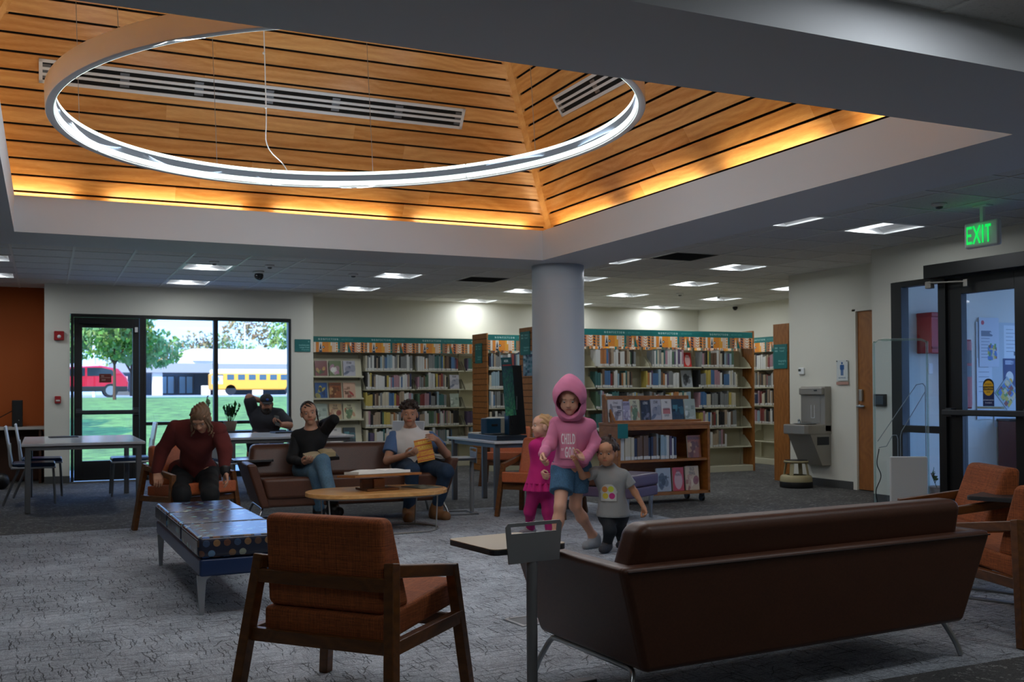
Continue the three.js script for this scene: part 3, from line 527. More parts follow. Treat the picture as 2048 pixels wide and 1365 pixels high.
{
  const weave = dataTex(512, 512, (u, v, i, j) => {
    const a = hash(Math.floor(i / 3), 0, 50) * 0.5 + hash(Math.floor(i / 3), Math.floor(j / 40), 51) * 0.5, b = hash(0, Math.floor(j / 3), 52) * 0.5 + hash(Math.floor(i / 40), Math.floor(j / 3), 53) * 0.5;
    const over = ((Math.floor(i / 3) + Math.floor(j / 3)) & 1) ? a : b; const k = 0.58 + 0.62 * over - ((i % 3 === 0 || j % 3 === 0) ? 0.2 : 0);
    return [0.76 * k, 0.41 * k, 0.205 * k];
  });
  MAT.weave = new THREE.MeshStandardMaterial({ map: weave, roughness: 0.85, bumpMap: weave, bumpScale: 0.001 });
  const grain = dataTex(512, 512, (u, v, i, j) => { const k = 0.9 + 0.12 * vnoise(u * 90, v * 90, 60, 90, 90) + 0.05 * (hash(i, j, 61) - 0.5) + 0.06 * vnoise(u * 5, v * 5, 62, 5, 5); return [0.33 * k, 0.2 * k, 0.14 * k]; });
  MAT.leather = new THREE.MeshStandardMaterial({ map: grain, roughness: 0.42, bumpMap: grain, bumpScale: 0.0006 });
  const vin = dataTex(256, 256, (u, v, i, j) => { const k = 0.94 + 0.1 * vnoise(u * 40, v * 40, 63, 40, 40) + 0.03 * (hash(i, j, 64) - 0.5); return [0.72 * k, 0.38 * k, 0.22 * k]; });
  MAT.vinyl = new THREE.MeshStandardMaterial({ map: vin, roughness: 0.45 });
  const dots = canvasTex(512, 512, (c) => { c.fillStyle = '#252a3a'; c.fillRect(0, 0, 512, 512); reseed(9);
    const cols = ['#5d7f9e', '#3c5f9a', '#7fa3a0', '#8a6a4a', '#6b4a3a', '#9aa08c', '#3f5470', '#5a463c'];
    for (let y = 0; y < 8; y++) for (let x = 0; x < 8; x++) { const cx = x * 64 + 32 + (y % 2) * 32, cyy = y * 64 + 32; if (rnd() < 0.16) continue; c.fillStyle = cols[Math.floor(rnd() * 8)]; for (const ox of [0, -512]) { c.beginPath(); c.arc(cx + ox, cyy, 22, 0, 7); c.fill(); } if (rnd() < 0.5) { c.fillStyle = 'rgba(20,24,36,0.35)'; for (let s = -20; s < 20; s += 6) c.fillRect(cx - 22, cyy + s, 44, 2); } } });
  MAT.dots = new THREE.MeshStandardMaterial({ map: dots, roughness: 0.22 });
  MAT.navy = std(0x16305a, 0.35); MAT.purple = std(0x5b4e66, 0.35);
}
// lounge chair with angled wooden arms; faces -z
function loungeChair(label, p, turn, fabric = MAT.weave) {
  const t = thing('lounge_chair', label, 'armchair', p, turn, 'orange lounge chairs with wooden frames'), W = 0.29, wd = MAT.walnut, B = 0.042;
  for (const s of [-1, 1]) {
    const ar = [s * W, 0.565, 0.235], af = [s * W, 0.492, -0.235];
    part('leg', uvm(bar([s * (W + 0.053), 0, 0.322], [s * W, 0.582, 0.226], B, 0.05, 0.005, [0, 0, 1]), 0.5), wd, t);
    part('leg', uvm(bar([s * (W + 0.053), 0, -0.272], [s * W, 0.508, -0.232], B, 0.046, 0.005, [0, 0, 1]), 0.5), wd, t);
    part('armrest', uvm(bar([s * W, 0.557, 0.25], [s * W, 0.484, -0.252], B, 0.048, 0.006), 0.5), wd, t);
    part('side_rail', uvm(bar([s * (W + 0.024), 0.285, 0.27], [s * (W + 0.024), 0.3, -0.25], 0.036, 0.05, 0.004), 0.5), wd, t);
  }
  part('cross_rail', uvm(bar([-W - 0.02, 0.285, 0.262], [W + 0.02, 0.285, 0.262], 0.05, 0.032, 0.004, [0, 0, 1]), 0.5), wd, t);
  part('cross_rail', uvm(bar([-W - 0.02, 0.285, -0.235], [W + 0.02, 0.285, -0.235], 0.05, 0.032, 0.004, [0, 0, 1]), 0.5), wd, t);
  part('cross_rail', uvm(bar([-W, 0.505, 0.25], [W, 0.505, 0.25], 0.05, 0.026, 0.004, [0, 0, 1]), 0.5), wd, t);
  part('seat', uvm(soft(0.53, 0.1, 0.58, 0.016, [0, 0.362, -0.045], 4, (v) => { v.y += -v.z * 0.085; }, 0.008), 0.36), fabric, t);
  part('backrest', uvm(soft(0.52, 0.35, 0.15, 0.03, [0, 0.565, 0.16], 5, (v) => { const k = (v.y + 0.175) / 0.35; if (v.z < 0) v.z -= 0.05 - 0.11 * k; v.z += 0.02 * k; }), 0.36), fabric, t);
  return t;
}
loungeChair('orange woven lounge chair seen from behind, in front of the dotted bench', [1.119, 0, -3.886], -0.856);
loungeChair('orange lounge chair beside the end of the long brown sofa back', [4.49, 0, -3.53], -0.2);
loungeChair('orange lounge chair turned towards the sofa, next to the entrance door', [5.0, 0, -4.45], 1.12);
loungeChair('orange lounge chair that the woman in the red sweater is rising from', [1.16, 0, -9.34], -2.73, MAT.vinyl);
loungeChair('orange lounge chair half hidden behind the small girl in pink', [4.37, 0, -8.85], 2.29, MAT.vinyl);
loungeChair('orange lounge chair under the kiosk table, by the wooden shelf end', [5.45, 0, -11.95], 2.6, MAT.vinyl);
loungeChair('orange chair back standing behind the woman in the red sweater', [1.75, 0, -13.9], 2.9, MAT.vinyl);

function sofa(label, p, turn) { // faces -z
  const t = thing('sofa', label, 'sofa', p, turn, 'brown leather sofas'), L = MAT.leather;
  const y0 = 0.17, y1 = 0.565, flare = (v) => (v.y - y0) / (y1 - y0); // shell leans outwards
  const shellX = 0.86, out = 0.13;
  part('base', uvm(soft(2 * shellX - 0.02, 0.2, 0.7, 0.03, [0, 0.27, 0], 4, (v) => { v.x *= 1 + (v.y + 0.1) * 0.33; }), 0.5), L, t);
  part('back_panel', uvm(soft(2 * shellX, 0.4, 0.08, 0.025, [0, 0.368, 0.36], 4, (v) => { const k = (v.y + 0.2) / 0.4; v.x *= 1 + k * out / shellX; v.z += k * 0.05; }), 0.5), L, t);
  for (const s of [-1, 1]) part('arm', uvm(soft(0.085, 0.4, 0.78, 0.025, [s * (shellX - 0.04), 0.368, 0.0], 4, (v) => { const k = (v.y + 0.2) / 0.4; v.x += s * k * out; if (v.z < 0) v.z -= (0.4 - 0.4 * k) * 0 - 0.02 * (1 - k); if (v.z > 0) v.z += k * 0.05; }), 0.5), L, t);
  part('seat', uvm(soft(2 * shellX - 0.1, 0.19, 0.66, 0.035, [0, 0.325, -0.05], 5, (v) => { v.x *= 1 + (v.y + 0.095) * 0.3; v.y += -v.z * 0.05; }, 0.012), 0.5), L, t);
  part('backrest', uvm(soft(2 * shellX + 0.03, 0.31, 0.16, 0.055, [0, 0.555, 0.285], 5, (v) => { v.z += v.y * 0.28; v.x *= 1 + 0.03 * (v.y < 0 ? 1 : 0); }), 0.5), L, t);
  // piping along the top of the shell and of the back cushion
  part('piping', [tube([[-shellX - out + 0.02, y1 - 0.012, 0.452], [0, y1 - 0.012, 0.452], [shellX + out - 0.02, y1 - 0.012, 0.452]], 0.0035, 30, 6), tube([[-shellX + 0.04, 0.693, 0.385], [0, 0.693, 0.385], [shellX - 0.04, 0.693, 0.385]], 0.003, 30, 6)], std(0x2b1712, 0.6), t);
  for (const s of [-1, 1]) {
    const x = s * (shellX - 0.02);
    part('sled_leg', tube([[x + s * 0.06, 0.006, -0.35], [x + s * 0.045, 0.06, -0.335], [x + s * 0.01, 0.145, -0.3], [x, 0.158, -0.24], [x, 0.158, 0.24], [x + s * 0.01, 0.145, 0.3], [x + s * 0.045, 0.06, 0.335], [x + s * 0.06, 0.006, 0.35]], 0.0125, 60, 10, 0.3), MAT.steel, t);
  }
  return t;
}
sofa('long brown leather sofa turned with its back towards the viewer', [2.82, 0, -3.62], 0.06);
sofa('brown leather sofa where the young woman and young man sit', [2.63, 0, -9.47], PI - 0.05);

function bench(name, label, p, turn, n, L, W, cloths, group) {
  const t = thing(name, label, 'bench', p, turn); // long along z
  part('base', uvm(soft(W - 0.02, 0.095, L - 0.02, 0.015, [0, 0.262, 0], 2), 0.5), cloths[2] || MAT.navy, t);
  const l = L / n;
  for (let k = 0; k < n; k++) { const c = part('cushion', uvm(soft(W, 0.115, l - 0.008, 0.028, [0, 0.37, -L / 2 + (k + 0.5) * l], 4, null, 0.01), 0.44, [k * 0.37, k * 0.21]), cloths[k % 2], t);
    const z = -L / 2 + (k + 0.5) * l, a = W / 2 - 0.004, b = l / 2 - 0.012; part('stitching', tube([[-a, 0.411, z - b], [a, 0.411, z - b], [a, 0.411, z + b], [-a, 0.411, z + b]], 0.0022, 60, 5, 0.02, true), std(0x59636f, 0.6), c); }
  for (const sx of [-1, 1]) for (const sz of [-1, 1]) {
    const x = sx * (W / 2 - 0.03), z = sz * (L / 2 - 0.08);
    part('leg', [extr([[-0.012, 0], [0.012, 0], [0.022, 0.17], [0.026, 0.19], [0.05, 0.205], [0.05, 0.215], [-0.024, 0.215]], 0.026, 0.003, [x - sx * 0.0, 0, z - 0.013], [0, 0, 0])].map((g) => sx > 0 ? tf(g, [0, 0, 0], [0, 0, 0]) : g), MAT.steel, t);
  }
  return t;
}
bench('bench', 'long low bench with three blue dotted vinyl cushions and chrome legs', [0.985, 0, -6.6], 0.02, 3, 1.92, 0.52, [MAT.dots, MAT.dots]);
bench('bench', 'short purple and brown vinyl bench behind the toddler', [4.9, 0, -8.33], 0.52, 2, 0.66, 0.52, [MAT.leather, MAT.purple, MAT.purple]);

// ---------- laptop side tables ----------
function laptopTable(label, p, turn, top = 0.6, W = 0.34, D = 0.36, handle = true, mtop = std(0xb9a88a, 0.4), bt = 0) { // pole at the +z edge, top over -z
  const t = thing('laptop_table', label, 'side table', p, turn);
  const r = 0.03, s = []; for (const [cx, cz, a] of [[W / 2 - r, D / 2 - r, 0], [-W / 2 + r, D / 2 - r, 1], [-W / 2 + r, -D / 2 + r, 2], [W / 2 - r, -D / 2 + r, 3]]) for (let k = 0; k <= 4; k++) { const q = (a + k / 4) * PI / 2; s.push([cx + Math.cos(q) * r, cz + Math.sin(q) * r]); }
  const slab = (h, y) => tf(extr(s, h, 0.002), [0, y, -D / 2 + 0.02], [PI / 2, 0, 0]);
  part('edge', slab(0.02, top - 0.002), MAT.darkGrey, t); part('top', slab(0.004, top + 0.0025), mtop, t);
  const gm = std(0x85878a, 0.45, 0.25);
  part('pole', cy(0.021, 0.021, top - 0.05, 0, (top - 0.05) / 2 + 0.008, 0.02), gm, t);
  part('base', [bx(0.34, 0.012, 0.05, 0, 0.006, 0.02, [0, 0, 0], 0.004), bx(0.05, 0.012, 0.42, -0.145, 0.006, -0.17, [0, 0, 0], 0.004), bx(0.05, 0.012, 0.42, 0.145, 0.006, -0.17, [0, 0, 0], 0.004)].map((g) => tf(g.translate(0, 0, -0.02), [0, 0, 0.02], [0, bt, 0])), MAT.greyMetal, t);
  if (handle) { const h = [[-0.115, -0.055], [0.115, -0.055], [0.128, 0.085], [0.118, 0.098], [-0.118, 0.098], [-0.128, 0.085]]; part('handle_plate', extr(h, 0.006, 0.001, [0, top, 0.035], [0, 0, 0], [[[-0.103, 0.058], [-0.106, 0.084], [0.106, 0.084], [0.103, 0.058]]]), gm, t); }
  return t;
}
laptopTable('grey laptop table with a slotted handle plate, between armchair and sofa', [1.69, 0, -3.53], 0.13, 0.605, 0.34, 0.36, true, undefined, -PI / 2);
laptopTable('small grey laptop table by the arm of the occupied sofa, near the kiosk', [3.83, 0, -9.34], 1.45, 0.55, 0.34, 0.36, true, std(0x6a6e74, 0.4));
laptopTable('silver topped laptop table across the arm of the occupied sofa', [1.62, 0, -9.75], -1.6, 0.575, 0.3, 0.36, false, std(0xc3ccd4, 0.1, 0.9));
laptopTable('dark laptop table between the two armchairs by the entrance', [5.05, 0, -4.0], 0.4, 0.585, 0.3, 0.32, false, std(0x2a2d31, 0.35));
{ // floor outlet
  const t = thing('floor_box', 'flat metal power outlet cover in the pale carpet', 'outlet', [2.28, 0, -4.8], 0.1);
  part('frame', [bx(0.16, 0.006, 0.02, 0, 0.003, -0.09), bx(0.16, 0.006, 0.02, 0, 0.003, 0.09), bx(0.02, 0.006, 0.16, -0.07, 0.003, 0), bx(0.02, 0.006, 0.16, 0.07, 0.003, 0)], MAT.steel, t); part('lid', bx(0.12, 0.004, 0.16, 0, 0.002, 0), MAT.greyMetal, t);
}
// ---------- coffee table with book stand ----------
{
  const t = thing('coffee_table', 'oval wooden coffee table on thin metal legs', 'table', [2.62, 0, -8.5], 0.0), a = 0.26, w = 0.36;
  const st = (r, ext) => { const s = []; for (let k = 0; k <= 16; k++) { const q = -PI / 2 + k / 16 * PI; s.push([ext + Math.cos(q) * r, Math.sin(q) * r]); } for (let k = 0; k <= 16; k++) { const q = PI / 2 + k / 16 * PI; s.push([-ext + Math.cos(q) * r, Math.sin(q) * r]); } return s; };
  part('top', uvm(tf(extr(st(w, a), 0.036, 0.004), [0, 0.355, 0], [PI / 2, 0, 0]), 0.9), MAT.maple2, t);
  const ring = (r, e, y) => tube(st(r, e).map(([x, z]) => [x, y, z]), 0.007, 90, 6, 0.3, true);
  part('upper_ring', ring(w - 0.05, a, 0.31), MAT.steelDark, t); part('floor_ring', ring(w - 0.06, a - 0.02, 0.008), MAT.steelDark, t);
  for (const [x, z] of [[-0.48, 0.2], [0.48, 0.2], [-0.44, -0.22], [0.44, -0.22]]) part('leg', rod([x * 0.96, 0.008, z * 1.05], [x, 0.318, z], 0.0065, 0.0065, 8), MAT.steelDark, t);
  const b = thing('book_stand', 'wooden lectern stand holding an open book on the coffee table', 'book stand', [2.62, 0.355, -8.5], 0.12);
  part('base', uvm(bx(0.3, 0.02, 0.26, 0, 0.01, 0, [0, 0, 0], 0.004), 0.5), MAT.walnut, b); part('post', uvm(bx(0.1, 0.08, 0.1, 0, 0.058, 0, [0, 0, 0], 0.003), 0.5), MAT.oak, b); part('post', uvm(bx(0.1, 0.08, 0.06, -0.1, 0.058, 0, [0, 0, 0], 0.003), 0.5), MAT.walnut, b);
  part('ledge', uvm(bx(0.62, 0.02, 0.4, 0.02, 0.125, 0, [-0.07, 0, 0], 0.003), 0.5), MAT.oak, b);
  const bk = thing('open_book', 'large open book lying on the wooden lectern stand', 'book', [2.62, 0.492, -8.5], 0.12), bb = new THREE.Group(); bk.add(bb); bb.name = 'block'; bb.rotation.x = -0.07;
  const page = (s) => { const o = [[0, 0]]; for (let k = 0; k <= 10; k++) { const u = k / 10; o.push([s * u * 0.24, 0.022 + 0.018 * Math.sin(Math.min(1, u * 1.25) * PI) * (1 - u * 0.4)]); } o.push([s * 0.24, 0]); if (s < 0) o.reverse(); return extr(o, 0.32, 0, [0, 0.004, -0.16]); };
  part('page_block', page(-1), MAT.paper, bb); part('page_block', page(1), MAT.paper, bb); part('cover', [bx(0.25, 0.004, 0.335, -0.125, 0.002, 0), bx(0.25, 0.004, 0.335, 0.125, 0.002, 0)], std(0x8c8272, 0.6), bb);
  const mag = canvasTex(128, 160, (c, W, H) => { reseed(21); for (let q = 0; q < 160; q++) { c.fillStyle = ['#3e4a44', '#6d7466', '#8a8d7c', '#2d3430', '#55604f'][Math.floor(rnd() * 5)]; c.fillRect(rnd() * W - 8, rnd() * H - 8, 26, 20); } });
  single('magazine', bx(0.24, 0.006, 0.3, 3.04, 0.3585, -8.53, [0, 0.3, 0], 0.001), new THREE.MeshStandardMaterial({ map: mag, roughness: 0.3 }), 'glossy green grey magazine lying flat on the coffee table', 'magazine');
}
// ---------- reading tables and white-backed chairs ----------
function table(label, x0, x1, z0, z1, Y, group) {
  const t = thing('reading_table', label, 'table', [(x0 + x1) / 2, 0, (z0 + z1) / 2]), w = x1 - x0, d = z1 - z0;
  part('top', bx(w, 0.028, d, 0, Y - 0.014, 0, [0, 0, 0], 0.006), std(0xd5d9dd, 0.14), t);
  part('apron', [bx(w - 0.12, 0.04, 0.03, 0, Y - 0.05, -d / 2 + 0.06), bx(w - 0.12, 0.04, 0.03, 0, Y - 0.05, d / 2 - 0.06), bx(0.03, 0.04, d - 0.12, -w / 2 + 0.06, Y - 0.05, 0), bx(0.03, 0.04, d - 0.12, w / 2 - 0.06, Y - 0.05, 0)], MAT.greyMetal, t);
  for (const sx of [-1, 1]) for (const sz of [-1, 1]) part('leg', bx(0.055, Y - 0.03, 0.055, sx * (w / 2 - 0.06), (Y - 0.03) / 2, sz * (d / 2 - 0.08), [0, 0, 0], 0.008), MAT.greyMetal, t);
  return t;
}
table('white reading table in front of the glazed door', -0.21, 0.96, -13.15, -11.25, 0.7);
table('white reading table where the bearded man sits by the window', 1.86, 3.3, -12.95, -11.6, 0.7);
table('grey kiosk table beside the round column', 4.08, 4.56, -10.62, -9.3, 0.7);
{
  const seatM = std(0x1f3d63, 0.3), back = std(0xd3d7dc, 0.3);
  let proto = null;
  const sideChair = (label, p, turn) => {
    if (proto) return dup(proto, p, turn, label);
    const t = proto = thing('side_chair', label, 'chair', p, turn, 'white backed chairs with blue seats'); // faces -z
    part('seat', soft(0.42, 0.045, 0.42, 0.02, [0, 0.435, 0], 4, (v) => { if (v.z < -0.15) v.y -= (v.z + 0.15) ** 2 * 1.4; }, 0.006), seatM, t);
    part('seat_pan', soft(0.44, 0.02, 0.44, 0.009, [0, 0.405, 0.005], 3), back, t);
    part('backrest', soft(0.43, 0.4, 0.02, 0.009, [0, 0.655, 0.235], 6, (v) => { v.z += (v.y + 0.2) * 0.16 - (v.x * v.x) * 0.35; }), back, t);
    for (const s of [-1, 1]) { part('back_support', tube([[s * 0.2, 0.41, 0.16], [s * 0.205, 0.42, 0.22], [s * 0.205, 0.5, 0.235], [s * 0.2, 0.66, 0.245]], 0.012, 20, 8), back, t);
      part('leg', tube([[s * 0.19, 0.4, -0.17], [s * 0.2, 0.385, -0.19], [s * 0.21, 0.01, -0.21]], 0.0125, 20, 8), MAT.greyMetal, t); part('leg', tube([[s * 0.19, 0.4, 0.13], [s * 0.2, 0.385, 0.15], [s * 0.215, 0.01, 0.3]], 0.0125, 20, 8), MAT.greyMetal, t); }
    return t;
  };
  sideChair('white backed chair with blue seat, nearest corner of the table by the glazed door', [-0.1, 0, -12.3], -PI / 2);
  sideChair('white backed chair with blue seat, second along the table by the glazed door', [-0.02, 0, -13.15], -PI / 2);
  sideChair('white backed chair with blue seat, facing the other two across the table', [0.92, 0, -12.8], PI / 2);
  sideChair('white backed chair with blue seat tucked under the window table behind the sofa', [2.0, 0, -11.85], -PI / 2 + 0.2);
  sideChair('white backed chair with blue seat deeper under the window table', [1.85, 0, -12.6], -PI / 2);
  sideChair('white backed chair beside the bookcase, turned away behind the sofa', [3.72, 0, -11.3], 2.3);
}
// ---------- kiosk, wall fittings, gate, cart and small things ----------
{ // kiosk on its table
  const Y = 0.7;
  single('kiosk_platform', bc(4.16, 4.5, Y, Y + 0.05, -10.2, -9.42, 0.006), std(0x0f1a24, 0.35), 'flat black platform on the kiosk table', 'platform');
  const pr = thing('label_printer', 'blue and cream desktop printer on the kiosk table', 'printer', [4.34, Y + 0.05, -9.9], 0.25);
  part('front', bx(0.2, 0.17, 0.1, -0.08, 0.085, 0.05, [0, 0, 0], 0.012), std(0x1d4560, 0.35), pr); part('body', bx(0.19, 0.175, 0.22, 0.08, 0.088, -0.02, [0, 0, 0], 0.014), std(0xb9b4a2, 0.45), pr); part('slot', bx(0.08, 0.025, 0.01, -0.07, 0.095, 0.1, [0, 0, 0], 0.004), MAT.blackMatt, pr); part('tray', bx(0.2, 0.008, 0.12, -0.1, 0.008, 0.14, [0, 0, 0], 0.003), MAT.greyMetal, pr);
  single('paper_stack', bx(0.15, 0.012, 0.2, 4.24, Y + 0.056, -10.06, [0, 0.2, 0], 0.001), MAT.paper, 'low pile of paper at the front of the kiosk platform', 'paper');
  single('blue_folder_box', bx(0.11, 0.22, 0.1, 4.43, Y + 0.16, -9.66, [0, 0, 0], 0.005), std(0x16405f, 0.45), 'upright blue box beside the desktop printer', 'box');
  const k = thing('display_stand', 'tall black display stand with a shimmering green banner beside the column', 'display', [4.42, Y + 0.05, -9.56], 0.35);
  part('board', extr([[-0.09, 0], [0.14, 0], [0.1, 0.38], [0.07, 0.72], [-0.07, 0.72]], 0.03, 0.004, [0.04, 0, -0.03]), MAT.black, k);
  const green = canvasTex(128, 512, (c, W, H) => { c.fillStyle = '#0e3f45'; c.fillRect(0, 0, W, H); reseed(31); for (let q = 0; q < 1500; q++) { const y = 90 + rnd() * 420, d = (y - 90) / 420; c.fillStyle = rnd() < 0.5 ? `rgba(30,${120 + 90 * rnd()},100,0.55)` : `rgba(140,${190 * d + 60},130,${0.25 + 0.4 * d})`; c.fillRect(rnd() * W, y, 1.5, 8 + rnd() * 22); } c.fillStyle = '#12565a'; c.fillRect(0, 0, W, 60); c.fillStyle = '#d8e8ea'; c.font = 'bold 30px sans-serif'; c.fillText('ASK', 30, 42); c.fillStyle = '#8a3a3a'; c.fillRect(10, 62, 108, 14); });
  part('banner', bx(0.15, 0.6, 0.006, -0.1, 0.5, 0.02, [-0.06, 0, 0.05]), new THREE.MeshStandardMaterial({ map: green, roughness: 0.3 }), k);
  part('handle', bx(0.008, 0.14, 0.012, 0.02, 0.33, 0.012), MAT.steel, k); part('arm', rod([-0.03, 0.1, 0], [-0.1, 0.24, 0.03], 0.008), MAT.black, k);
  const pos = canvasTex(64, 96, (c, W, H) => { c.fillStyle = '#6c8797'; c.fillRect(0, 0, W, H); reseed(8); for (let q = 0; q < 26; q++) { c.fillStyle = ['#1d5d6e', '#243b54', '#a9c0c6', '#3f7a86'][Math.floor(rnd() * 4)]; c.fillRect(rnd() * 56, rnd() * 90, 14, 10); } });
  single('shelf_poster', bx(0.3, 0.34, 0.004, 0, 0, 0, [0, -PI / 2, 0]), new THREE.MeshStandardMaterial({ map: pos, roughness: 0.5 }), 'small blue poster on the wooden shelf end next to the column', 'poster').position.set(6.012, 1.58, -12.55);
}
// wall fittings beside the glazed door
{
  const fa = thing('fire_alarm', 'red square fire alarm strobe on the wall left of the glazed door', 'fire alarm', [0.18, 1.98, WZ]);
  part('body', bx(0.125, 0.125, 0.05, 0, 0, 0.025, [0, 0, 0], 0.012), MAT.red, fa); part('strobe', tf(new THREE.SphereGeometry(0.024, 14, 10), [0, -0.012, 0.05], [0, 0, 0], [1, 1, 0.6]), MAT.whitePlastic, fa);
  const ps = thing('pull_station', 'small red fire pull station low on the wall by the glazed door', 'fire alarm', [0.165, 1.12, WZ]);
  part('body', bx(0.075, 0.1, 0.04, 0, 0, 0.02, [0, 0, 0], 0.008), MAT.red, ps); part('lever', bx(0.05, 0.02, 0.012, 0, -0.01, 0.045, [0, 0, 0], 0.004), std(0xd0c8c4, 0.5), ps);
  const sg = canvasTex(128, 100, (c) => { c.fillStyle = '#0f6a68'; c.fillRect(0, 0, 128, 100); c.fillStyle = '#8fc4bf'; c.textAlign = 'right'; c.font = 'bold 15px sans-serif'; c.fillText('Audiobooks', 118, 52); c.fillText('Large Print', 118, 70); c.font = '14px sans-serif'; c.fillText('Biography', 118, 88); c.font = 'bold 16px sans-serif'; c.fillText('A', 118, 24); });
  single('wall_sign', bx(0.235, 0.185, 0.012, 3.47, 1.895, WZ + 0.006, [0, 0, 0], 0.002), new THREE.MeshStandardMaterial({ map: sg, roughness: 0.5 }), 'small teal direction sign on the wall right of the windows', 'sign');
  // smoke detectors, camera and sprinkler heads
  const dome = (label, x, z, r) => { const t = thing('smoke_detector', label, 'smoke detector', [x, HC, z], 0, 'round detectors on the ceiling'); part('ring', lathe([[0.001, -0.028], [r * 0.7, -0.026], [r, -0.012], [r, 0], [0.001, 0]], 20), MAT.whitePlastic, t); part('sensor', lathe([[0.001, -0.045], [r * 0.4, -0.04], [r * 0.5, -0.026], [0.001, -0.026]], 16), MAT.greyMetal, t); };
  dome('white detector on the ceiling above the long window', 1.74, -11.8, 0.055); dome('white detector beside the dark dome camera', 2.38, -11.9, 0.055); dome('white detector on the ceiling near the window wall corner', 3.52, -12.4, 0.06); dome('white detector on the ceiling over the entrance', 6.5, -5.94, 0.06); dome('white detector among the lights over the stacks', 8.82, -13.02, 0.055); dome('white detector before the light at the far side wall', 9.56, -13.05, 0.05);
  const dc = thing('dome_camera', 'dark dome security camera hanging from the ceiling before the windows', 'camera', [2.38, HC, -12.55]); part('mount', lathe([[0.001, -0.03], [0.06, -0.03], [0.065, 0], [0.001, 0]], 20), MAT.whitePlastic, dc); part('dome', tf(new THREE.SphereGeometry(0.055, 20, 14), [0, -0.055, 0]), std(0x24272a, 0.15), dc);
  const d2 = thing('dome_camera', 'small dark security camera by the far side wall', 'camera', [10.93, HC, -14.45]); part('mount', lathe([[0.001, -0.03], [0.04, -0.03], [0.045, 0], [0.001, 0]], 16), MAT.whitePlastic, d2); part('dome', tf(new THREE.SphereGeometry(0.045, 16, 12), [0, -0.05, 0]), std(0x1a1c1e, 0.2), d2);
}
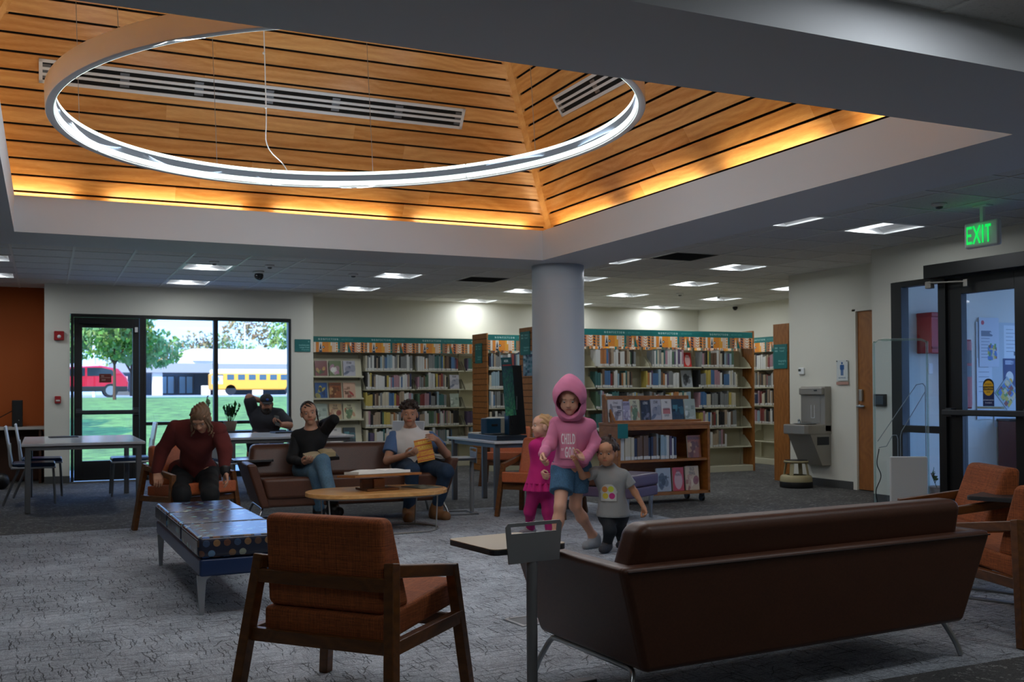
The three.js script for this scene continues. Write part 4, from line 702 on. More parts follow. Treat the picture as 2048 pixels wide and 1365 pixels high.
// fountain wall
{
  const FX = 8.8;
  const f = thing('drinking_fountain', 'stainless drinking fountain with a bottle filler on the wall', 'drinking fountain', [FX, -0.09, -9.955], -PI / 2); // local +z into the room
  part('back_panel', bx(0.44, 0.56, 0.1, 0, 1.05, 0.05, [0, 0, 0], 0.008), MAT.steelDark, f); part('recess', bx(0.34, 0.34, 0.02, -0.03, 1.05, 0.095, [0, 0, 0], 0.004), MAT.steelDark, f); part('hood', bx(0.42, 0.09, 0.06, 0, 1.27, 0.11, [0, 0, 0], 0.012), MAT.steelDark, f); part('indicator', bx(0.05, 0.015, 0.01, 0.1, 1.28, 0.142), std(0x1d2225, 0.3), f);
  part('spout_mark', [bx(0.005, 0.16, 0.004, -0.02, 1.02, 0.107), bx(0.005, 0.16, 0.004, 0.04, 1.02, 0.107), bx(0.065, 0.005, 0.004, 0.01, 0.94, 0.107)], MAT.whitePlastic, f);
  part('basin', [extr([[-0.22, -0.0], [0.22, 0], [0.22, 0.36], [0.19, 0.4], [-0.19, 0.4], [-0.22, 0.36]], 0.12, 0.012, [0, 0.86, 0], [PI / 2, 0, 0])].map((g) => g), MAT.steelDark, f);
  part('bowl', lathe([[0.001, 0.002], [0.11, 0.004], [0.135, 0.012], [0.14, 0.006], [0.001, -0.01]], 28, [0, 0.862, 0.23]), MAT.steel, f);
  part('bubbler', [cy(0.014, 0.02, 0.05, -0.13, 0.88, 0.2), tf(new THREE.SphereGeometry(0.016, 12, 8), [-0.13, 0.91, 0.21])], MAT.steel, f);
  part('cabinet', warp(bx(0.42, 0.38, 0.32, 0, 0.55, 0.16), (v) => { if (v.y < 0.4 && v.z > 0.2) v.z = 0.14; }), MAT.steelDark, f);
  part('louver', Array.from({ length: 7 }, (_, i) => bx(0.006, 0.1, 0.03, 0.213, 0.66, 0.05 + i * 0.025)), MAT.darkGrey, f);
  const th = thing('thermostat', 'small white thermostat on the wall above the drinking fountain', 'thermostat', [FX, 1.437, -10.25], -PI / 2); part('body', bx(0.1, 0.09, 0.03, 0, 0, 0.015, [0, 0, 0], 0.012), MAT.whitePlastic, th); part('display', bx(0.045, 0.03, 0.004, -0.02, 0.012, 0.031), std(0x3c443c, 0.3), th);
  const rs = canvasTex(160, 240, (c) => { c.fillStyle = '#cdd3d2'; c.fillRect(0, 0, 160, 240); c.fillStyle = '#15508f'; c.beginPath(); c.arc(80, 34, 13, 0, 7); c.fill(); c.fillRect(58, 52, 44, 62); c.fillRect(50, 56, 9, 52); c.fillRect(101, 56, 9, 52); c.fillRect(62, 112, 16, 66); c.fillRect(82, 112, 16, 66); c.fillStyle = '#2c5680'; c.font = 'bold 19px sans-serif'; c.textAlign = 'center'; c.fillText('RESTROOM', 80, 212); });
  const sgn = thing('restroom_sign', 'clear restroom sign with a blue figure beside the wooden door', 'sign', [FX - 0.004, 1.43, -9.52], -PI / 2); part('plate', bx(0.19, 0.25, 0.01, 0, 0, 0.012, [0, 0, 0], 0.002), new THREE.MeshStandardMaterial({ map: rs, roughness: 0.3 }), sgn); part('name_strip', bx(0.2, 0.035, 0.012, 0, -0.155, 0.012, [0, 0, 0], 0.002), std(0xb58a7c, 0.5), sgn); for (const [x, y] of [[-0.085, 0.115], [0.085, 0.115]]) part('standoff', cy(0.006, 0.006, 0.014, x, y, 0.018, [PI / 2, 0, 0], 10), MAT.darkGrey, sgn);
  const d = struct('door_3'); part('leaf', uvm(bc(FX + 0.02, FX + 0.065, 0.01, 2.13, -9.3, -8.46, 0.003), 0.8, [0, 0], true), MAT.oak, d); part('frame', [bc(FX - 0.01, FX + 0.08, 0, 2.16, -9.36, -9.3, 0.003), bc(FX - 0.01, FX + 0.08, 0, 2.16, -8.46, -8.4, 0.003), bc(FX - 0.01, FX + 0.08, 2.13, 2.18, -9.36, -8.4, 0.003)], MAT.wall, d); part('lock_plate', bc(FX - 0.012, FX + 0.022, 1.06, 1.2, -9.26, -9.21, 0.008), MAT.steelDark, d); part('lever', [bc(FX - 0.03, FX + 0.02, 0.98, 1.02, -9.25, -9.21, 0.01), bc(FX - 0.045, FX - 0.02, 0.99, 1.012, -9.27, -9.14, 0.008)], MAT.steel, d);
  const cr = thing('wall_reader', 'black card reader on the wall edge by the clear gate', 'card reader', [8.0, 1.085, -8.1], -PI / 2); part('frame', bx(0.17, 0.13, 0.03, 0, 0, 0.015, [0, 0, 0], 0.008), MAT.black, cr); part('face', bx(0.12, 0.09, 0.006, 0, 0, 0.032, [0, 0, 0], 0.003), std(0x394044, 0.3), cr);
  // kick stool
  const k = thing('step_stool', 'round beige rolling step stool below the drinking fountain', 'stool', [8.41, 0, -9.93]); const bei = std(0xa79d78, 0.55);
  part('bumper', lathe([[0.19, 0], [0.2, 0.01], [0.198, 0.07], [0.19, 0.075], [0.18, 0.01]], 32), MAT.black, k); part('lower_ring', lathe([[0.192, 0.07], [0.195, 0.09], [0.188, 0.135], [0.17, 0.15], [0.12, 0.155], [0.12, 0.15], [0.165, 0.13], [0.18, 0.08]], 32), bei, k);
  for (let q = 0; q < 4; q++) { const a = q * PI / 2 + 0.5; part('leg', [bar([Math.sin(a) * 0.155, 0.13, Math.cos(a) * 0.155], [Math.sin(a) * 0.125, 0.31, Math.cos(a) * 0.125], 0.05, 0.012, 0.003, [Math.sin(a), 0, Math.cos(a)])], bei, k); } part('top', lathe([[0.001, 0.33], [0.14, 0.33], [0.148, 0.322], [0.146, 0.3], [0.001, 0.3]], 32), bei, k); part('tread', lathe([[0.001, 0.335], [0.138, 0.335], [0.14, 0.329], [0.001, 0.329]], 32), MAT.black, k);
}
{ // clear detection gate
  const t = thing('security_gate', 'clear acrylic detection gate with a white lower panel by the entrance', 'security gate', [6.28, 0, -6.15], -0.5);
  const acr = phy({ color: 0xf4fbff, roughness: 0.03, transmission: 1, thickness: 0, ior: 1.49 }), H = 1.6, w = 0.21;
  const rr2 = (W0, H0, y, r) => { const s = []; for (const [cx, cyy, a] of [[W0 - r, y + H0 - r, 0], [-W0 + r, y + H0 - r, 1], [-W0 + r, y + r, 2], [W0 - r, y + r, 3]]) for (let q = 0; q <= 5; q++) { const an = (a + q / 5) * PI / 2; s.push([cx + Math.cos(an) * r, cyy + Math.sin(an) * r]); } return s; };
  part('panel', extr(rr2(w, H - 0.05, 0.05, 0.05), 0.012, 0.002), acr, t);
  part('rim', tube(rr2(w, H - 0.05, 0.05, 0.05).map(([x, y]) => [x, y, 0.006]), 0.01, 120, 8, 0.2, true), phy({ color: 0xe6f2ee, roughness: 0.1, transmission: 0.85, thickness: 0, ior: 1.49 }), t);
  const wire = std(0x8fa0a8, 0.4), poly = (q) => q.slice(1).map((b, i) => rod([...q[i], 0.015], [...b, 0.015], 0.0032, 0.0032, 6)); for (const q of [[[-0.19, 0.78], [0.12, 1.235], [0.17, 1.245], [0.19, 1.22], [0.19, 0.5]], [[0.19, 1.18], [-0.0, 0.86], [-0.01, 0.82], [-0.01, 0.5]], [[-0.18, 0.73], [-0.12, 0.74], [-0.07, 0.83], [-0.04, 0.83], [-0.03, 0.8], [-0.03, 0.5]]]) part('antenna_wire', poly(q), wire, t);
  part('lower_panel', bx(0.3, 0.56, 0.03, 0.045, 0.38, 0.04, [0, 0, 0], 0.014), MAT.whitePlastic, t); part('foot', bx(0.5, 0.06, 0.12, 0, 0.03, 0.006, [0, 0, 0], 0.012), MAT.darkGrey, t);
  part('cable', tube([[-0.18, 0.72, 0.02], [-0.2, 0.6, 0.03], [-0.17, 0.5, 0.03], [-0.21, 0.38, 0.03], [-0.19, 0.25, 0.03], [-0.14, 0.1, 0.02]], 0.004, 50, 6), MAT.black, t);
  // pot plant standing in the vestibule behind the glass
}
{ // desk before the orange wall
  const d = thing('wall_desk', 'white topped desk along the orange wall', 'desk', [-1.1, 0, -15.35]); part('top', bx(2.2, 0.035, 0.6, 0, 0.74, 0, [0, 0, 0], 0.005), std(0xb9b4ac, 0.4), d); part('panel', bx(2.15, 0.7, 0.03, 0, 0.36, -0.25), std(0x4a2812, 0.6), d); for (const x of [-1.05, 1.05]) part('side', bx(0.03, 0.72, 0.56, x, 0.36, 0), std(0x4a2812, 0.6), d);
  const c = thing('speaker_tower', 'slim black speaker tower on the desk by the orange wall', 'speaker', [-0.33, 0.758, -15.3]); part('case', bx(0.13, 0.36, 0.2, 0, 0.18, 0, [0, 0, 0], 0.008), MAT.black, c); part('logo_light', bx(0.01, 0.006, 0.004, 0.02, 0.09, 0.101), MAT.whitePlastic, c);
  single('cable_loop', tube([[-0.38, 0.98, -15.4], [-0.6, 0.86, -15.45], [-0.85, 0.8, -15.5], [-1.1, 0.77, -15.5]], 0.007, 40, 6), MAT.black, 'thin black cable trailing along the orange wall', 'cable');
  single('floor_bag', soft(0.3, 0.2, 0.25, 0.09, [-0.55, 0.1, -14.4], 4), MAT.black, 'small dark bag on the floor under the wall desk', 'bag');
  const tb = thing('remote_tray', 'thin dark tablet lying on the table by the glazed door', 'tablet', [0.2, 0.7, -12.75], 0.1); part('slab', bx(0.3, 0.012, 0.2, 0, 0.006, 0, [0, 0, 0], 0.004), MAT.darkGrey, tb); part('glass_face', bx(0.28, 0.002, 0.18, 0, 0.0125, 0), MAT.black, tb);
  const lp = thing('laptop', 'closed black laptop on the window table', 'laptop', [2.72, 0.7, -12.62], 0.1); part('base', bx(0.34, 0.012, 0.24, 0, 0.006, 0, [0, 0, 0], 0.004), MAT.darkGrey, lp); part('lid', bx(0.34, 0.008, 0.24, 0, 0.016, 0, [0, 0, 0], 0.003), MAT.black, lp);
}
{ // small wheeled equipment at the edge of the pale carpet
  const t = thing('equipment_cart', 'black wheeled equipment case at the edge of the pale carpet', 'cart', [-0.66, 0, -7.35], 0.3);
  part('case', bx(0.36, 0.3, 0.5, 0, 0.25, 0, [0, 0, 0], 0.02), MAT.black, t); part('tray', bx(0.3, 0.012, 0.4, 0, 0.42, 0, [0.1, 0, 0], 0.004), std(0x3a70a0, 0.25), t);
  for (const sx of [-1, 1]) for (const sz of [-1, 1]) part('wheel', cy(0.045, 0.045, 0.03, sx * 0.15, 0.045, sz * 0.22, [0, 0, PI / 2], 18), MAT.blackMatt, t);
}
{ // dried hydrangea in a tall vase, only a bloom reaches into view
  const t = thing('dried_flowers', 'dried brown hydrangea bloom on a tall stem', 'flowers', [-1.2, 0, -3.5]);
  const petal = new THREE.SphereGeometry(0.016, 5, 4); reseed(44); const gs = [];
  for (let i = 0; i < 260; i++) { const u = rnd() * 2 - 1, a = rnd() * 2 * PI, r = 0.085 * (0.75 + 0.25 * rnd()), q = Math.sqrt(1 - u * u); gs.push(paintGeo(tf(petal.clone(), [q * Math.cos(a) * r, u * r * 1.25, q * Math.sin(a) * r], [rnd() * 6, rnd() * 6, 0], [1.2, 0.5, 1]), new THREE.Color().setHSL(rr(0.07, 0.12), rr(0.25, 0.5), rr(0.2, 0.4)))); }
  part('bloom', gs, new THREE.MeshStandardMaterial({ vertexColors: true, roughness: 0.9 }), t).position.set(0.03, 1.545, 0.0);
  part('stem', tube([[0.03, 1.48, 0], [0.0, 1.2, 0], [-0.05, 0.85, 0]], 0.006, 20, 6), std(0x5b4a2a, 0.8), t); part('vase', lathe([[0.001, 0.7], [0.07, 0.7], [0.1, 0.8], [0.08, 0.92], [0.05, 1.0], [0.055, 1.02], [0.045, 1.0], [0.07, 0.9], [0.001, 0.72]], 28, [-0.05, 0, 0]), std(0x7c7a72, 0.5), t); 
  const st = thing('pedestal', 'square pedestal under the dried flowers', 'pedestal', [-1.25, 0, -3.5]); part('column', bx(0.26, 0.66, 0.26, 0, 0.33, 0, [0, 0, 0], 0.006), MAT.walnut, st); part('cap', bx(0.32, 0.04, 0.32, 0, 0.68, 0, [0, 0, 0], 0.006), MAT.walnut, st);
}
{ // plants before the window
  const ps = thing('plant_stand', 'low dark stand carrying pot plants before the window', 'stand', [2.45, 0, -14.5]); part('shelf', bx(1.3, 0.03, 0.3, 0, 0.66, 0, [0, 0, 0], 0.005), MAT.darkGrey, ps); for (const x of [-0.6, 0.6]) for (const z of [-0.12, 0.12]) part('leg', bx(0.03, 0.65, 0.03, x, 0.325, z), MAT.darkGrey, ps);
  const leaf = (L, w) => { const g = new THREE.PlaneGeometry(w, L, 2, 4), P = g.attributes.position; for (let i = 0; i < P.count; i++) { const v = P.getY(i) / L + 0.5, s = Math.sin(Math.min(1, v * 1.05 + 0.05) * PI); P.setXYZ(i, P.getX(i) * s, P.getY(i) + L / 2, -0.25 * L * v * v + Math.abs(P.getX(i)) * 0.3); } g.computeVertexNormals(); return g; };
  MAT.leaf = phy({ color: 0x2f5f2a, roughness: 0.5, side: THREE.DoubleSide }); MAT.leafPale = phy({ color: 0x8fa37c, roughness: 0.6, side: THREE.DoubleSide });
  const pot = (label, x, z, y, r, n, h, m, s) => { const t = thing('pot_plant', label, 'pot plant', [x, y, z]); part('pot', lathe([[0.001, 0], [r * 0.7, 0], [r, r * 1.35], [r * 1.06, r * 1.4], [r * 0.98, r * 1.4], [r * 0.9, r * 1.25], [0.001, r * 1.25]], 28), std(0x9a8472, 0.7), t); reseed(s); const stem = [];
    for (let i = 0; i < n; i++) { const a = rnd() * 6.28, l = h * rr(0.55, 1), o = rr(0.3, 1) * r * 1.4, top = [Math.cos(a) * o, r * 1.3 + l, Math.sin(a) * o]; stem.push(rod([Math.cos(a) * r * 0.3, r * 1.2, Math.sin(a) * r * 0.3], top, 0.004, 0.003, 5)); for (let q = 0; q < 7; q++) { const f = rr(0.35, 1); part('leaf', tf(leaf(rr(0.06, 0.09), rr(0.035, 0.05)), [Math.cos(a) * lerp(r * 0.3, o, f), lerp(r * 1.2, top[1], f), Math.sin(a) * lerp(r * 0.3, o, f)], [rr(0.2, 1.3), rnd() * 6.28, 0]), m, t); } }
    part('stem', stem, std(0x3d4f24, 0.8), t); };
  pot('leafy green plant in a pinkish clay pot before the window', 2.35, -14.5, 0.675, 0.095, 12, 0.26, MAT.leaf, 3);
  pot('pale thin-leaved plant behind the bending woman', 2.02, -14.5, 0.675, 0.075, 7, 0.36, MAT.leafPale, 8);
  pot('small green plant on the vestibule floor behind the glass', 8.6, -7.9, 0, 0.12, 8, 0.24, MAT.leaf, 5);
}
// ---------- shelving, header signs, books ----------
const bookSpots = []; // every spine: { x, y, z, w, h, d, c, turn, tilt, where }
const COVERS = [['dark red', 0x7e3a38], ['navy blue', 0x2b3550], ['bright blue', 0x4a6f98], ['cream', 0xc4bda6], ['white', 0xcfd0cc], ['black', 0x222326], ['grey', 0x7d8080], ['orange', 0xb07648], ['yellow', 0xb9a654], ['green', 0x4e6a55], ['pale blue', 0x90a8b4], ['purple', 0x5c4f6c], ['pink', 0xa8828c], ['brown', 0x66503f], ['teal', 0x3d6a69], ['tan', 0xa3917a]];
function fillRow(x0, x1, y, z, turn, where, opt = {}) { // spines along a shelf; turn 0 faces +z
  const { hmin = 0.19, hmax = 0.255, pal = null, d = 0.15 } = opt; let s = x0;
  while (s < x1) {
    const run = rnd() < 0.2 ? 3 : 1, c = rnd() < 0.34 ? [3, 4, 6, 4, 5, 15][Math.floor(rnd() * 6)] : pal ? pal[Math.floor(rnd() * pal.length)] : Math.floor(rnd() * COVERS.length), h0 = rr(hmin, hmax);
    for (let k = 0; k < run; k++) { const w = rr(0.018, 0.042); if (s + w > x1) { s = x1 + 1; break; } bookSpots.push({ s: s + w / 2, y, z, w: w - 0.0015, h: clamp(h0 + rr(-0.012, 0.012), 0.15, 0.28), d: d * rr(0.9, 1.1), c: run > 1 ? c : (k ? Math.floor(rnd() * COVERS.length) : c), turn, where, in: rr(0, 0.018) }); s += w; }
  }
}
const bannerTex = (() => canvasTex(1024, 288, (c, W, H) => {
  c.fillStyle = '#0b6a68'; c.fillRect(0, 0, W, H); c.fillStyle = '#b9d9d4'; c.font = 'bold 44px sans-serif'; c.fillText('N O N F I C T I O N', 130, 66); c.fillStyle = '#5fa8a2'; c.font = '40px sans-serif'; c.fillText('|  NO FICCIÓN', 530, 66);
  reseed(101); const y0 = 104, h = H - y0, cols = ['#e08a1e', '#e2ddd0', '#d9894a', '#0b6a68', '#1e3250', '#e3a13a', '#d9a98a', '#e7e0d2', '#d07a3a'];
  let x = 0; while (x < W) {
    const w = 34 + Math.floor(rnd() * 44), k = Math.floor(rnd() * 7), a = cols[Math.floor(rnd() * 9)], b = cols[Math.floor(rnd() * 9)], m = cols[Math.floor(rnd() * 9)];
    c.fillStyle = a; c.fillRect(x, y0, w, h); c.fillStyle = b; c.save(); c.beginPath(); c.rect(x, y0, w, h); c.clip();
    if (k === 0) for (let q = 0; q < 5; q++) c.fillRect(x + q * w / 5, y0, w / 10, h);
    if (k === 1) { c.beginPath(); c.moveTo(x, y0 + h); c.lineTo(x + w / 2, y0 + 10); c.lineTo(x + w, y0 + h); c.fill(); c.fillStyle = m; c.beginPath(); c.arc(x + w / 2, y0 + h * 0.75, w * 0.22, 0, 7); c.fill(); }
    if (k === 2) { c.beginPath(); c.arc(x + w / 2, y0 + h / 2, w * 0.48, 0, 7); c.fill(); c.fillStyle = m; c.beginPath(); c.arc(x + w / 2, y0 + h / 2, w * 0.24, 0, 7); c.fill(); }
    if (k === 3) { c.lineWidth = 13; c.strokeStyle = b; for (let q = -1; q < 5; q++) { c.beginPath(); c.moveTo(x, y0 + q * 46 + 20); c.lineTo(x + w / 2, y0 + q * 46 + 46); c.lineTo(x + w, y0 + q * 46 + 20); c.stroke(); } }
    if (k === 4) { c.beginPath(); c.moveTo(x, y0); c.lineTo(x + w, y0 + h); c.lineTo(x, y0 + h); c.fill(); c.fillStyle = m; c.fillRect(x + w * 0.6, y0, w * 0.4, h * 0.35); }
    if (k === 5) { c.translate(x + w / 2, y0 + h / 2); c.rotate(0.7); c.fillRect(-w * 0.9, -14, w * 1.8, 28); c.rotate(PI / 2); c.fillStyle = m; c.fillRect(-w * 0.9, -12, w * 1.8, 24); }
    if (k === 6) for (let q = 0; q < 4; q++) { c.beginPath(); c.ellipse(x + w * 0.5, y0 + 24 + q * 46, w * 0.36, 16, 0.6, 0, 7); c.fill(); }
    c.restore(); x += w;
  }
}))();
MAT.banner = new THREE.MeshStandardMaterial({ map: bannerTex, roughness: 0.45 });
MAT.shelfBack = MAT.creamMetal;
const SHY = [1.53, 1.235, 0.942, 0.648, 0.362], TOP = 2.055;
// one range of steel shelving along local x, facing +z; bays from x = 0
function range(label, p, turn, bays, bw, opt = {}) {
  const { depth = 0.29, ends = [], rows = SHY, slopeBay = -1, sides = 1 } = opt;
  const t = thing('bookcase', label, 'bookcase', p, turn), L = bays * bw, m = MAT.creamMetal;
  part('back_panel', bx(L, 1.72, 0.01, L / 2, 0.93, -depth + 0.005), MAT.shelfBack, t);
  part('base', bx(L, 0.09, depth, L / 2, 0.045, -depth / 2, [0, 0, 0], 0.003), m, t);
  for (let k = 0; k < bays; k++) {
    const hs = part('header_sign', (() => { const g = bx(bw - 0.002, 0.24, 0.012, k * bw + bw / 2, TOP - 0.12, 0.004); return g; })(), MAT.banner, t);
    if (k === slopeBay) {
      for (const y of [1.433, 1.095, 0.771, 0.4]) { part('shelf', bx(bw - 0.03, 0.016, 0.16, (k + 0.5) * bw, y, -0.08, [0, 0, 0], 0.002), m, t); part('shelf_lip', bx(bw - 0.03, 0.022, 0.006, (k + 0.5) * bw, y + 0.008, 0.0), m, t); part('sloped_rest', bx(bw - 0.04, 0.29, 0.006, (k + 0.5) * bw, y + 0.15, -0.12, [-0.25, 0, 0]), m, t); }
    } else for (const y of rows) {
      part('shelf', bx(bw - 0.03, 0.016, depth - 0.03, (k + 0.5) * bw, y, -depth / 2 + 0.01, [0, 0, 0], 0.002), m, t);
      for (const s of [0.02, bw - 0.02]) part('bracket', extr([[0, 0], [0.26, 0], [0.24, 0.04], [0.1, 0.16], [0, 0.17]], 0.003, 0, [k * bw + s + 0.0015, y + 0.006, -depth + 0.012], [0, -PI / 2, 0]), m, t);
    }
  }
  for (let k = 0; k <= bays; k++) part('upright', bx(0.03, 2.0, 0.05, clamp(k * bw, 0.016, L - 0.016), 1.0, -depth + 0.03, [0, 0, 0], 0.002), m, t);
  part('canopy', bx(L, 0.02, depth, L / 2, TOP - 0.005, -depth / 2), m, t);
  for (const [x, w, slats] of ends) {
    if (!slats) { part('end_panel', uvm(bx(0.03, 2.08, w, x, 1.04, -w / 2 + 0.01, [0, 0, 0], 0.003), 0.7, [0, 0], true), MAT.oak, t); continue; }
    const n = 24, h = 2.08 / n; for (let k = 0; k < n; k++) part('slat', uvm(bx(0.024, h - 0.008, w, x, (k + 0.5) * h, -w / 2 + 0.02, [0, 0, 0], 0.002), 0.7, [k * 0.13, 0], true), MAT.oak, t);
    part('panel_core', bx(0.012, 2.07, w - 0.02, x, 1.035, -w / 2 + 0.02), std(0x3a2410, 0.7), t);
  }
  return t;
}
const AZ = -15.3, BZ = -14.0, CZ = -12.25, BAY = 0.84;
range('cream wall shelving with teal header, running from the window wall behind the sofa', [3.68, 0, AZ], 0, 4, BAY, { slopeBay: 0, depth: 0.3 });
range('bookcase with a slatted wooden end just past the wall shelving', [6.04, 0, BZ], 0, 4, 0.88, { ends: [[-0.014, 0.56, true]], depth: 0.26 });
range('long nonfiction bookcase standing in front of the stacks', [6.04, 0, CZ], 0, 4, 0.8825, { ends: [[-0.014, 0.6, true], [3.545, 0.36, false]], depth: 0.29 });
range('bookcase along the far side wall, seen beside the wooden panel', [10.58, 0, -15.4], -PI / 2, 4, 0.88, { depth: 0.29 });
{ // wooden end of the last range, beside the fountain wall
  const t = thing('bookcase', 'bookcase end panel of plain wood with a teal sign, beside the fountain wall', 'bookcase', [8.83, 0, -10.54]);
  part('end_panel', uvm(bx(0.03, 2.07, 0.3, 0, 1.035, -0.15, [0, 0, 0], 0.003), 0.7, [0, 0], true), MAT.oak, t); part('back_panel', bx(1.7, 1.9, 0.012, 0.87, 1.0, -0.02), MAT.shelfBack, t); for (const y of SHY) part('shelf', bx(1.7, 0.016, 0.26, 0.87, y, -0.16), MAT.creamMetal, t); part('base', bx(1.7, 0.09, 0.28, 0.87, 0.045, -0.16), MAT.creamMetal, t);
  const sg = canvasTex(96, 128, (c) => { c.fillStyle = '#0f6a68'; c.fillRect(0, 0, 96, 128); c.fillStyle = '#9cc9c4'; c.font = 'bold 13px sans-serif'; c.fillText('900', 10, 24); c.fillText('999', 10, 40); c.font = '12px sans-serif'; c.fillText('History', 44, 24); c.fillText('Travel', 44, 40); c.fillText('Biography', 36, 92); c.fillText('Memoir', 36, 108); });
  MAT.rangeSign = new THREE.MeshStandardMaterial({ map: sg, roughness: 0.5 });
  part('range_sign', tf(new THREE.BoxGeometry(0.27, 0.32, 0.01), [-0.022, 1.64, -0.15], [0, -PI / 2, 0]), MAT.rangeSign, t);
}
single('range_sign', tf(new THREE.BoxGeometry(0.26, 0.3, 0.01), [6.006, 1.78, -14.27], [0, -PI / 2, 0]), MAT.rangeSign, 'small teal sign on the slatted shelf end beside the banner', 'sign');
single('range_sign', tf(new THREE.BoxGeometry(0.3, 0.32, 0.01), [6.006, 1.93 - 0.07, -12.62], [0, -PI / 2, 0]), MAT.rangeSign, 'teal sign on the slatted shelf end next to the column', 'sign');
// covers shown face out: one sheet of 16 designs
const coverTex = canvasTex(1024, 1024, (c) => {
  reseed(200); const pal = [['#c9c3c6', '#7b5a63', '#4d4a55', 'Oval vision'], ['#a9a3bd', '#d9d6de', '#6b6480', 'LESSONS'], ['#c9c6a2', '#5c7a56', '#a8442c', 'THE FARM'], ['#1d1a22', '#5a5560', '#8a8490', 'LONG'], ['#b3b3bd', '#4b556f', '#8c8f9c', 'STAR'], ['#d6d3cf', '#b23a34', '#3b3b42', 'THE LEADING EXPERT'], ['#16323b', '#4f8c94', '#0e171c', ''], ['#a9b8ac', '#d3dcd4', '#86948a', ''], ['#8a4f2c', '#5c3319', '#c9a06a', 'GERONIMO'], ['#9aa0a5', '#3a3f44', '#2b2f33', ''], ['#b8322f', '#c9ccca', '#2a2c2e', 'DIRTY PEOPLE'], ['#c2a983', '#7a2a22', '#d9c9a8', 'OLD TRAIL'], ['#7d4a4a', '#c9a55a', '#3c5a3a', ''], ['#6f7d5a', '#b784a0', '#dfe0d8', ''], ['#25508a', '#d6b93c', '#142848', ''], ['#c8a48c', '#a03a34', '#6a4a3a', '']];
  pal.forEach(([a, b, d, txt], i) => { const x = i % 4 * 256, y = Math.floor(i / 4) * 256; c.save(); c.beginPath(); c.rect(x, y, 256, 256); c.clip(); c.fillStyle = a; c.fillRect(x, y, 256, 256);
    for (let q = 0; q < 9; q++) { c.fillStyle = rnd() < 0.5 ? b : d; c.globalAlpha = rr(0.4, 0.95); c.beginPath(); if (i === 10) { if (q === 0) c.ellipse(x + 128, y + 140, 88, 96, 0, 0, 7); } else if (i === 5) { if (q === 0) { c.fillStyle = b; c.rect(x + 40, y + 110, 176, 60); } } else if (rnd() < 0.5) c.ellipse(x + rr(40, 216), y + rr(100, 230), rr(18, 64), rr(18, 60), rnd() * 3, 0, 7); else c.rect(x + rr(0, 180), y + rr(70, 220), rr(30, 100), rr(10, 50)); c.fill(); }
    c.globalAlpha = 1; c.fillStyle = i === 3 || i === 6 || i === 14 ? '#d8d4cc' : '#2b2428'; c.textAlign = 'center'; c.font = (txt.length > 9 ? 'bold 34px ' : 'bold 44px ') + (i === 0 ? 'serif' : 'sans-serif'); const ws = txt.split(' '); ws.forEach((w, k) => c.fillText(w, x + 128, y + 52 + k * (i === 5 ? 74 : 42))); c.restore(); });
});
MAT.covers = new THREE.MeshStandardMaterial({ map: coverTex, roughness: 0.3 });
const coverGeo = new Map();
function coverBook(label, x, y, z, w, h, cell, lean = -0.16, turn = 0, group) { // standing, cover to +z
  const t = thing('display_book', label, 'book', [x, y, z], turn, group);
  const tx = new THREE.Group(); tx.name = 'volume'; tx.rotation.x = lean; t.add(tx);
  const g = new THREE.BoxGeometry(w, h, 0.004), u = g.attributes.uv, cx = cell % 4 * 0.25, cyy = 0.75 - Math.floor(cell / 4) * 0.25;
  for (let i = 0; i < u.count; i++) { const f = i >= 16 && i < 20; u.setXY(i, cx + 0.004 + (f ? u.getX(i) : 0.02) * 0.242, cyy + 0.004 + (f ? u.getY(i) : 0.5) * 0.242); }
  part('front_cover', tf(g, [0, h / 2, 0.012]), MAT.covers, tx); part('page_block', bx(w - 0.008, h - 0.008, 0.018, 0, h / 2, 0.001), MAT.paper, tx); part('back_cover', bx(w, h, 0.004, 0, h / 2, -0.01), std(0x55504a, 0.5), tx);
  return t;
}
{ // display bay of the wall shelving
  const names = ['dark patterned', 'green and pink', 'white and blue', 'deep blue and yellow', 'brown', 'pale pink', 'pale green', 'red and cream', 'tan', 'grey', 'cream', 'blue'], cell = [12, 13, 4, 14, 8, 15, 7, 11, 2, 9, 5, 6];
  [1.441, 1.103, 0.779, 0.408].forEach((y, r) => [0.15, 0.4, 0.65].forEach((u, k) => { const i = r * 3 + k; coverBook(names[i] + ' magazine displayed on the ' + ['top', 'second', 'third', 'lowest'][r] + ' sloped shelf by the window wall', 3.68 + 0.04 + u * BAY * 1.05, y + 0.004, AZ - 0.055, 0.19, 0.245, cell[i], -0.22, 0, 'magazines on the sloped display shelves'); }));
}
